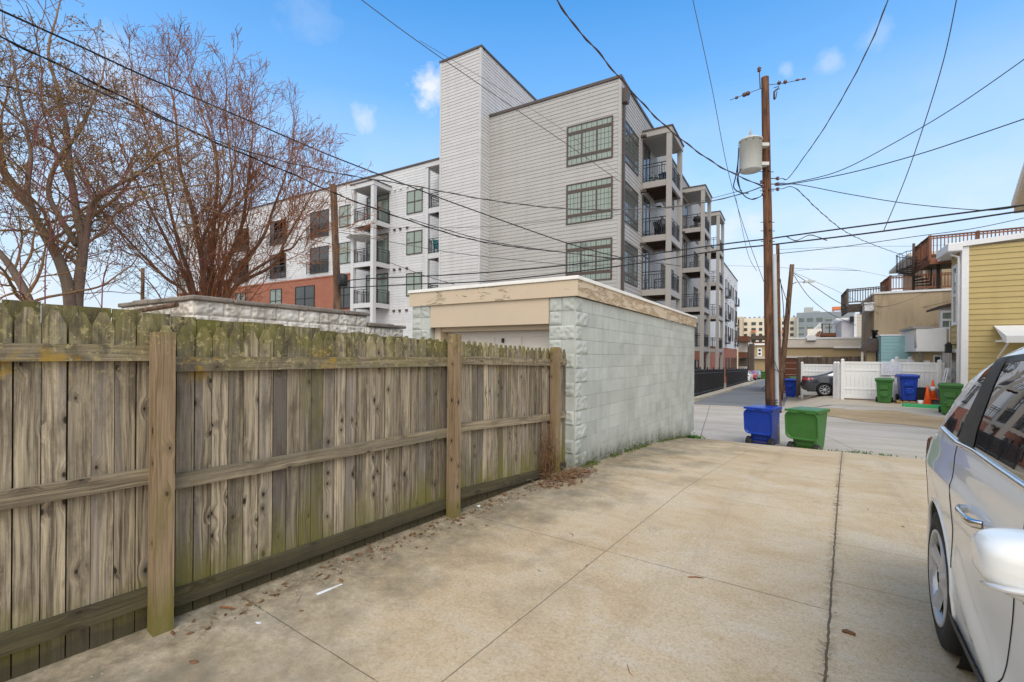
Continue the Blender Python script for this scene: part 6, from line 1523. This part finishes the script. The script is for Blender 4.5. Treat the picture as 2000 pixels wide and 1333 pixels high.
for i, px in enumerate((1565, 1582, 1600, 1617, 1635, 1652)):
    for py in (626, 642, 656):
        u = (px - 1556 - 6) * sc_; z = zt - (py + 2 - 611.5) * sc_; mb = MB(); F_.box(mb, u, u + 11.5 * sc_, z - 4 * sc_, z + 4 * sc_, 0, .12); wn = mb.build('window', M['glass_side'], fg)
        mb = MB(); F_.box(mb, u + .4 * sc_, u + 11 * sc_, z + .3 * sc_, z + 3.2 * sc_, .12, .16); mb.build('blind', M['glass_blind'] if i > 2 or py > 640 else M['glass_side'], wn)
Bx(1571, 1588, 601, 612, 160, 'roof_box', M['slate_light'], fg, 8); Bx(1588, 1602, 608, 612, 160, 'roof_box', M['slate_light'], fg, 8); Bx(1556, 1560, 622, 705, 157.6, 'grey_pier', M['slate_light'], fg, 1, -6)
orf = thing('steel_gantry', 'orange-red steel frame standing on the roof of the far grey block', 'gantry', tuple(at(1643, 612, 160)))
a, b = at(1626, 603, 160), at(1660, 602, 160); mb = MB(); mb.box(a.x, b.x, a.y, a.y + 3, a.z - .5, a.z + .6); mb.build('beam', M['orange'], orf)
for px in (1626, 1642, 1658): c = at(px, 612, 160); mb = MB(); mb.box(c.x, c.x + .45, c.y, c.y + .6, c.z - .5, a.z - .8); mb.build('leg', M['orange'], orf)
fw = at(50, 640, 60)
# near house at the right edge, only its eave in view
nh = thing('row_house', 'near house at the right edge, only its cream eave in view', 'house', (7.2, 17.5, -.4))
c = at(1988, 406, 14.2); d2 = V((1, -.35, 0)).normalized()
mb = MB(); mb.box(c.x + .75, c.x + 6, c.y - 4.5, c.y + .0, -.5, 6.3); mb.build('wall', M['yellow'], nh)
mb = MB(); mb.slab([c + V((0, .3, -.1)), c + V((0, .3, .16)), c + V((0, -4, 4.5)), c + V((0, -4, 4.2))], (5, 0, 0)); mb.build('roof', M['lintel'], nh)
mb = MB(); mb.slab([c + V((-.06, .32, .13)), c + V((-.06, .3, .24)), c + V((-.06, -4, 4.6)), c + V((-.06, -4, 4.46))], (5, 0, 0)); mb.build('gutter', M['trim'], nh)
mb = MB(); mb.box(c.x + .25, c.x + 4, c.y - 3.5, c.y - .55, c.z + .6, c.z + 2.6); mb.build('upper_wall', M['trim'], nh)

# ---------------------------------------------------------------- bare trees
def grow(rnd, segs, tips, p, d, r, L, lvl, spec):
    """one branch as a wandering tapered line; children leave it along its length"""
    n = max(3, int(L / spec['step'][lvl])); st = L / n; pts = [p.copy()]; rr = [r]
    r1 = max(spec['rmin'], r * spec['taper'][lvl])
    for k in range(n):
        j = V((rnd.gauss(0, 1), rnd.gauss(0, 1), rnd.gauss(0, 1))) * spec['wob'][lvl]
        d = (d + j + V((0, 0, spec['up'][lvl]))).normalized(); p = p + d * st; pts.append(p.copy()); rr.append(r + (r1 - r) * ((k + 1) / n))
    segs[min(lvl, 4)].append((pts, rr))
    if lvl >= spec['levels']: tips.append((pts[-1], d)); return
    c = spec['kids'][lvl]; c = rnd.randint(*c)
    for q in range(c):
        f = spec['from'][lvl] + (1 - spec['from'][lvl]) * (q + rnd.uniform(.1, .9)) / c; i = min(n - 1, int(f * n)); b = pts[i] + (pts[i + 1] - pts[i]) * (f * n - i)
        dd = (pts[i + 1] - pts[i]).normalized(); ax = dd.orthogonal().normalized(); ax = Matrix.Rotation(rnd.uniform(0, 6.283), 3, dd) @ ax
        ang = rad(rnd.uniform(*spec['ang'][lvl])); nd = (dd * math.cos(ang) + ax * math.sin(ang)).normalized()
        rb = rr[i] * rnd.uniform(*spec['rk'][lvl]); grow(rnd, segs, tips, b, nd, max(spec['rmin'], rb), L * rnd.uniform(*spec['lk'][lvl]) * (1.15 - .5 * f), lvl + 1, spec)
def tree(name, label, base, stems, spec, seed, bark, twig, seeds=0, seedmat='seed', ground=-.3):
    rnd = random.Random(seed); segs = [[], [], [], [], []]; tips = []
    for p, pts_, r in stems:
        P_ = [V(p) for p in pts_]; Q = spline(P_, 6); n = len(Q); L = sum((b - a).length for a, b in zip(Q, Q[1:]))
        rr = [r * (1 - .72 * k / (n - 1)) for k in range(n)]; segs[0].append((Q, rr))
        c = spec['stemkids']
        for q in range(c):
            f = .22 + .78 * (q + rnd.uniform(0, 1)) / c; i = min(n - 2, int(f * (n - 1))); dd = (Q[i + 1] - Q[i]).normalized(); ax = Matrix.Rotation(rnd.uniform(0, 6.283), 3, dd) @ dd.orthogonal().normalized()
            ang = rad(rnd.uniform(*spec['ang'][0])); nd = (dd * math.cos(ang) + ax * math.sin(ang)).normalized()
            grow(rnd, segs, tips, Q[i], nd, rr[i] * rnd.uniform(.3, .5), L * rnd.uniform(.28, .5) * (1.2 - .55 * f), 1, spec)
        grow(rnd, segs, tips, Q[-1], (Q[-1] - Q[-2]).normalized(), rr[-1], L * .3, 1, spec)
    t = thing(name, label, 'tree', base)
    mb = MB()
    for pts, rr in segs[0]: mb.tube(pts, rr, 9)
    mb.build('trunk', bark, t)
    mb = MB()
    for pts, rr in segs[1]: mb.tube(pts, rr, 6, cap=False)
    for lv in (2, 3, 4):
        for pts, rr in segs[lv]: mb.tube(pts, rr, 4 if lv == 2 else 3, cap=False)
    mb.build('crown', twig, t)
    if seeds:
        mb = MB()
        for p, d in tips:
            if rnd.random() > seeds: continue
            for k in range(rnd.randint(2, 4)):
                c = p - d * rnd.uniform(0, .18) + V((rnd.gauss(0, .03), rnd.gauss(0, .03), rnd.gauss(0, .03))); a = V((rnd.gauss(0, 1), rnd.gauss(0, 1), rnd.gauss(0, 1))).normalized() * rnd.uniform(.012, .026); b = a.orthogonal() * .6
                mb.quad(c - a, c + b, c + a, c - b)
        mb.build('seed_clusters', M[seedmat], t)
    return t
SP2 = dict(levels=4, step=(.22, .16, .12, .09, .08), wob=(.07, .075, .085, .095, .1), up=(.04, .05, .045, .03, .02), taper=(.4, .3, .35, .45, .5), kids=((0, 0), (5, 6), (4, 5), (3, 4), (0, 0)), ang=((18, 42), (20, 48), (22, 52), (25, 60), (20, 50)), rk=((.4, .6), (.42, .6), (.5, .75), (.6, .9), (.6, .9)), lk=((.4, .6), (.42, .66), (.42, .7), (.4, .75), (.4, .7)), rmin=.005, stemkids=9)
SP2['from'] = (.2, .22, .15, .15, .1)
tb = at(405, 585, 13.2); tb.z = -.2
def st2(tops, r, z0=1.6):
    base = tb + V((0, 0, z0))
    return (tb, [tb + V((0, 0, -.1)), base] + [at(x, y, d) for x, y, d in tops], r)
stems = [(tb, [tb, tb + V((0, 0, .9)), at(399, 560, 13.2), at(380, 430, 13.1), at(352, 330, 13.0), at(345, 250, 12.9)], 0.099),
         (tb, [tb + V((.1, 0, 0)), tb + V((.2, 0, 1)), at(412, 560, 13.2), at(418, 440, 13.3), at(425, 330, 13.4), at(408, 260, 13.5)], 0.092),
         (tb, [tb + V((.1, .1, 0)), tb + V((.2, .1, 1)), at(430, 560, 13.4), at(470, 450, 13.6), at(482, 375, 13.8), at(490, 300, 14)], 0.086),
         (tb, [tb + V((.1, .1, 0)), tb + V((.3, .2, 1)), at(440, 570, 13.5), at(510, 470, 13.8), at(535, 405, 14), at(556, 350, 14.2)], 0.079),
         (tb, [tb + V((.1, .1, 0)), tb + V((.3, .2, .9)), at(445, 580, 13.4), at(530, 520, 13.4), at(560, 465, 13.4), at(590, 415, 13.4)], 0.073),
         (tb, [tb, tb + V((-.1, 0, .9)), at(375, 580, 13), at(340, 500, 12.9), at(300, 420, 12.8), at(255, 330, 12.6)], 0.079),
         (tb, [tb, tb + V((-.1, 0, .9)), at(380, 575, 12.9), at(350, 480, 12.6), at(325, 380, 12.3), at(305, 300, 12)], 0.079),
         (tb, [tb, tb + V((-.1, -.1, .9)), at(370, 590, 12.8), at(320, 540, 12.6), at(260, 480, 12.4), at(205, 420, 12.2)], 0.066),
         (tb, [tb, tb + V((0, -.1, 1)), at(400, 570, 12.8), at(395, 470, 12.4), at(450, 380, 12.2), at(450, 310, 12)], 0.079),
         (tb, [tb, tb + V((.2, -.1, 1)), at(450, 575, 12.9), at(540, 500, 12.6), at(570, 485, 12.4), at(585, 465, 12.3)], 0.059)]
tree('bare_tree', 'leafless red-brown tree fanning many stems upward behind the whitewashed block garage', tuple(tb), stems, SP2, 4, M['bark'], M['twig'])
SP1 = dict(SP2); SP1.update(stemkids=13, ang=((30, 65), (30, 62), (30, 65), (30, 70), (20, 60)), up=(.02, .02, .02, .01, .0), wob=(.1, .12, .13, .14, .14), kids=((0, 0), (4, 6), (4, 5), (2, 3), (0, 0))); SP1['from'] = SP2['from']
t1 = at(138, 620, 10.2); t1.z = -.2
stems1 = [(t1, [t1, at(138, 610, 10.2), at(120, 520, 10.1), at(85, 455, 10), at(45, 385, 9.9), at(0, 322, 9.8), at(-40, 250, 9.7)], 0.132),
          (t1, [t1 + V((.15, .1, 0)), at(150, 610, 10.3), at(162, 480, 10.3), at(150, 420, 10.3), at(138, 340, 10.4), at(128, 240, 10.5), at(105, 150, 10.5)], 0.12),
          (t1, [at(150, 600, 10.3), at(168, 470, 10.3), at(180, 400, 10.2), at(215, 370, 10.1), at(262, 345, 10), at(300, 320, 9.9)], 0.072),
          (t1, [V((at(52, 640, 9.6).x, at(52, 640, 9.6).y, -.2)), at(54, 620, 9.55), at(55, 585, 9.5), at(20, 520, 9.4), at(-20, 470, 9.3), at(-70, 380, 9.2)], 0.112),
          (t1, [at(150, 480, 10.3), at(120, 430, 10.2), at(95, 375, 10.1), at(115, 310, 10), at(160, 250, 10), at(190, 170, 10)], 0.068),
          (t1, [at(85, 455, 10), at(55, 380, 9.8), at(60, 300, 9.8), at(40, 200, 9.8), at(20, 90, 9.8)], 0.056)]
tree('bare_tree', 'leafless grey-barked tree with twisting limbs and brown seed tufts at the left edge', tuple(t1), stems1, SP1, 9, M['bark_grey'], M['twig_grey'], .6)
SP3 = dict(SP2); SP3.update(levels=3, stemkids=6, kids=((0, 0), (2, 4), (1, 3), (0, 1), (0, 0)), rmin=.004)
SP3['from'] = SP2['from']
for lab, px, tops, sd_ in (('thin purple-red sapling at the far left behind the picket fence', 30, ((30, 640), (40, 520), (20, 420), (60, 320)), 3), ('thin purple-red sapling leaning right between the two bare trees', 210, ((205, 640), (200, 560), (230, 500), (215, 430)), 5), ('slender purple-red sapling just right of the far left one', 90, ((95, 640), (88, 540), (100, 450), (80, 360)), 7)):
    b_ = at(tops[0][0], tops[0][1], 8.6); b_.z = -.2
    tree('sapling', lab, tuple(b_), [(b_, [b_] + [at(x, y, 8.6) for x, y in tops[1:]], .013)], SP3, sd_, M['purple_twig'], M['purple_twig'])

# ---------------------------------------------------------------- small things on the ground
def flat(px, py): p = at(px, py, 1) - V((0, 0, EYE)); k = -EYE / p.z; q = p * k; return V((q.x, q.y, 0))
rnd = random.Random(17)
def leafquad(mb, c, s):
    a = rnd.uniform(0, 6.28); u = V((math.cos(a), math.sin(a), rnd.uniform(-.3, .5))) * s; w = V((-math.sin(a), math.cos(a), rnd.uniform(-.4, .4))) * s * rnd.uniform(.3, .6)
    m_ = c + V((0, 0, s * rnd.uniform(.1, .5)))
    i = mb.vs([c - u, c - u * .2 + w, c + u * .5 + w * .8, c + u, c + u * .4 - w * .8, c - u * .3 - w, m_])
    for k in range(6): mb.fc((i + k, i + (k + 1) % 6, i + 6))
mb = MB()
d53 = (FP[3] - FP[2]).normalized(); nn = V((d53.y, -d53.x, 0))
for k in range(330):
    c = FP[3] + d53 * rnd.gauss(.05, .28) + nn * abs(rnd.gauss(0, .16)) + V((0, 0, 0)); c.z = .012 + abs(rnd.gauss(0, .03)) * max(0, 1 - (c - FP[3]).length / .6); leafquad(mb, c, rnd.uniform(.015, .045))
for k in range(150):
    f = rnd.uniform(0, 1) ** .8; a = FP[1] + (FP[3] - FP[1]) * f; c = a + nn * rnd.gauss(.04, .07); c.z = .012; leafquad(mb, c, rnd.uniform(.01, .03))
for k in range(24): c = FP[1] + (FP[2] - FP[1]) * rnd.uniform(0, 1) + nn * abs(rnd.gauss(.1, .25)); c.z = .01; leafquad(mb, c, rnd.uniform(.008, .02))
tag(mb.build('leaf_litter', M['leaf_dry'], kind='stuff'), 'dry brown leaves gathered along the foot of the fence', 'leaves')
mb = MB()
for k in range(260):
    c = FP[1] + (FP[3] - FP[1]) * rnd.uniform(0, 1) + nn * rnd.gauss(.03, .09); c.z = .012; a = rnd.uniform(0, 6.28); L = rnd.uniform(.02, .09); e = c + V((math.cos(a), math.sin(a), rnd.uniform(0, .2))) * L; mb.tube([c, (c + e) / 2 + V((0, 0, .006)), e], .0016, 3, cap=False)
for k in range(170):
    c = FP[3] + d53 * rnd.gauss(.05, .25) + nn * abs(rnd.gauss(0, .14)); c.z = .02 + abs(rnd.gauss(0, .03)); a = rnd.uniform(0, 6.28); L = rnd.uniform(.05, .16); e = c + V((math.cos(a), math.sin(a), rnd.uniform(-.1, .5))) * L; mb.tube([c, (c + e) / 2 + V((0, 0, .015)), e], .0017, 3, cap=False)
tag(mb.build('straw_litter', M['straw'], kind='stuff'), 'dry grass stalks scattered at the foot of the fence', 'dry grass')
mb = MB()
for k in range(230):
    c = FP[1] + (FP[3] - FP[1]) * rnd.uniform(-.1, 1) + nn * rnd.gauss(.06, .08); c.z = .004; s = rnd.uniform(.002, .006); mb.lathe([(s, -.003), (s * .8, s * .6), (s * .2, s)], c, (0, 0, 1), 5)
tag(mb.build('grit', M['whitemortar'], kind='stuff'), 'small pale grit along the fence', 'grit')
v = thing('dry_vine', 'dry brown vine tangled against the third fence post', 'plant', tuple(FP[3])); mb = MB()
for k in range(46):
    c = FP[3] + d53 * rnd.uniform(-.3, -.06) + nn * rnd.uniform(-.12, .0); h = rnd.uniform(.25, .95); pts = [V((c.x, c.y, 0))]
    for q in range(8): pts.append(pts[-1] + V((rnd.gauss(0, .02), rnd.gauss(.006, .025), h / 8)))
    mb.tube(pts, [.004 * (1 - .6 * q / 8) for q in range(9)], 4, cap=False)
mb.build('stems', M['leaf_dry'], v); mb = MB()
for k in range(130): c = FP[3] + d53 * rnd.uniform(-.3, -.05) + nn * rnd.uniform(-.13, .04) + V((0, 0, abs(rnd.gauss(.1, .35)))); leafquad(mb, c, rnd.uniform(.01, .025))
mb.build('dead_leaves', M['leaf_dry'], v)
# moss along the foot of the garage and in cracks
mb = MB()
for k in range(900):
    f = rnd.random() ** 1.2; u = .25 + (LW - .3) * f; dn = abs(rnd.gauss(0, .035)); 
    if mnoise.noise(V((u * 1.4, 3, 0))) < -.08: continue
    c = side.p(u, 0, dn + .01); c.z = g_drive(c.y) + .002; s = rnd.uniform(.006, .02)
    if rnd.random() < .4: c.z += abs(rnd.gauss(0, .035)); c = V((*(side.p(u, 0, .006).to_2d()), c.z)); s *= .7
    mb.lathe([(s, -.004), (s * .85, s * .5), (s * .3, s * .9)], c, (0, 0, 1), 5)
tag(mb.build('moss', M['moss'], kind='stuff'), 'moss growing along the foot of the green block garage', 'moss')
def weed(label, c, n, s, sp):
    mb = MB()
    for k in range(n):
        p = c + V((rnd.gauss(0, sp), rnd.gauss(0, sp * .5), 0)); a = rnd.uniform(0, 6.28); d = V((math.cos(a), math.sin(a), 0)); w = V((-d.y, d.x, 0)) * s * .18
        mb.quad(p - w, p + w, p + d * s * .5 + w * .7 + V((0, 0, s * .6)), p + d * s * .5 - w * .7 + V((0, 0, s * .6))); mb.quad(p + d * s * .5 - w * .7 + V((0, 0, s * .6)), p + d * s * .5 + w * .7 + V((0, 0, s * .6)), p + d * s + w * .1 + V((0, 0, s * .65)), p + d * s - w * .1 + V((0, 0, s * .65)))
    tag(mb.build('weeds', M['weed']), label, 'weeds', None, 'stuff')
c = at_fix(.25, 13.9); c.z = g_drive(c.y) - .02; weed('green weeds at the driveway edge right of the open green bin', c, 130, .07, .33)
c = side.p(LW - .75, 0, .06); c.z = g_drive(c.y); weed('tuft of dark green weed at the foot of the garage wall', c, 90, .11, .13)
mb = MB()
for k in range(240):
    t_ = rnd.uniform(2.4, 9); c = at_fix(-.085 + rnd.gauss(0, .012), t_); c.z = g_drive(c.y) + .003
    if mnoise.noise(V((t_ * 2.2, 0, 7))) < .02: continue
    a = rnd.uniform(0, 6.28); e = c + V((math.cos(a), math.sin(a), .35)) * rnd.uniform(.012, .04); mb.tube([c, e], .0014, 3, cap=False)
tag(mb.build('dry_grass', M['straw'], kind='stuff'), 'dry grass sprouting from the open slab joint', 'dry grass')
# loose litter
def onflat(px, py, z=.004): q = flat(px, py); q.z = z; return q
a, b = onflat(619, 1163), onflat(668, 1143); d = (b - a).normalized(); w = V((-d.y, d.x, 0)); L = (b - a).length
mb = MB(); mb.slab([a - w * .014, a + d * (L * .5) - w * .012, a + d * (L * .6) - w * .006, b - w * .006, b + w * .008, a + d * (L * .6) + w * .009, a + d * (L * .5) + w * .013, a + w * .014], (0, 0, .003)); tag(mb.build('paper_strip', M['paper']), 'white plastic strip lying on the concrete near the fence', 'litter')
def scrap(label, px, py, s, mat='paper'):
    c = onflat(px, py, .003); mb = MB(); n = 7
    i = mb.vs([c + V((math.cos(k * 6.283 / n) * s * rnd.uniform(.5, 1.1), math.sin(k * 6.283 / n) * s * rnd.uniform(.3, .7), rnd.uniform(0, .012))) for k in range(n)] + [c + V((0, 0, .012))])
    for k in range(n): mb.fc((i + k, i + (k + 1) % n, i + n))
    tag(mb.build('paper_scrap', M[mat]), label, 'litter')
scrap('crumpled white scrap in front of the nearest fence post', 503, 1220, .028); scrap('white scrap under the bottom rail left of the nearest post', 222, 1245, .022)
scrap('pale scrap beside the second fence post', 935, 990, .03); scrap('white scrap at the edge of the leaf pile', 1090, 952, .03); scrap('grey crumpled foil by the fence foot', 604, 1103, .03, 'galv'); scrap('small blue scrap by the fence foot', 472, 1158, .01, 'chair_blue')
def twig_(label, a, b, r=.003, mat='twig', name='twig'):
    a, b = onflat(*a), onflat(*b); a.z = b.z = r; m_ = (a + b) / 2 + V((rnd.gauss(0, .008), rnd.gauss(0, .008), r)); mb = MB(); mb.tube([a, m_, b], [r, r * .9, r * .6], 5); tag(mb.build(name, M[mat]), label, 'twig')
twig_('short thick twig on the concrete left of the scrap', (430, 1190), (458, 1192), .008); twig_('thin twig near the bottom edge right of the slab joint', (1225, 1300), (1240, 1328), .003); twig_('thin twig lying by the cross joint', (1343, 1129), (1375, 1131), .005)
twig_('tiny twig in the middle of the slab', (805, 1298), (822, 1290), .002); twig_('bent twig on the long joint', (1142, 1108), (1148, 1103), .003); twig_('small twig far up the slab', (1112, 1042), (1118, 1050), .003)
def leaf1(label, px, py, s):
    mb = MB(); leafquad(mb, onflat(px, py, .006), s); tag(mb.build('dry_leaf', M['leaf_dry']), label, 'leaf')
leaf1('curled dry leaf near the lower left corner', 380, 1296, .035); leaf1('dry leaf right of the white scrap', 588, 1196, .02); leaf1('dark leaf on the right slab near the wheel', 1764, 1030, .018); leaf1('small leaf at the foot of the second post', 860, 1037, .016)
q = onflat(1658, 1240, .012); mb = MB(); mb.tube([q + V((-.032, 0, 0)), q + V((-.01, .006, .003)), q + V((.03, -.006, 0))], [.007, .0125, .009], 8); tag(mb.build('dog_mess', M['leaf_dry']), 'brown crumbled lump on the right hand slab', 'debris')
for lab, px, py in (('pebble near the left end of the cross joint', 700, 1037), ('pebble on the near slab', 957, 1291), ('dark pebble close to the bottom edge', 1131, 1288), ('pebble beside the slab gap', 1632, 1198), ('pebble midway up the right slab', 1695, 995)):
    q = onflat(px, py, 0); mb = MB(); mb.lathe([(.004, -.002), (.006, .003), (.003, .006)], q, (0, 0, 1), 7); tag(mb.build('pebble', M['rosette']), lab, 'pebble')
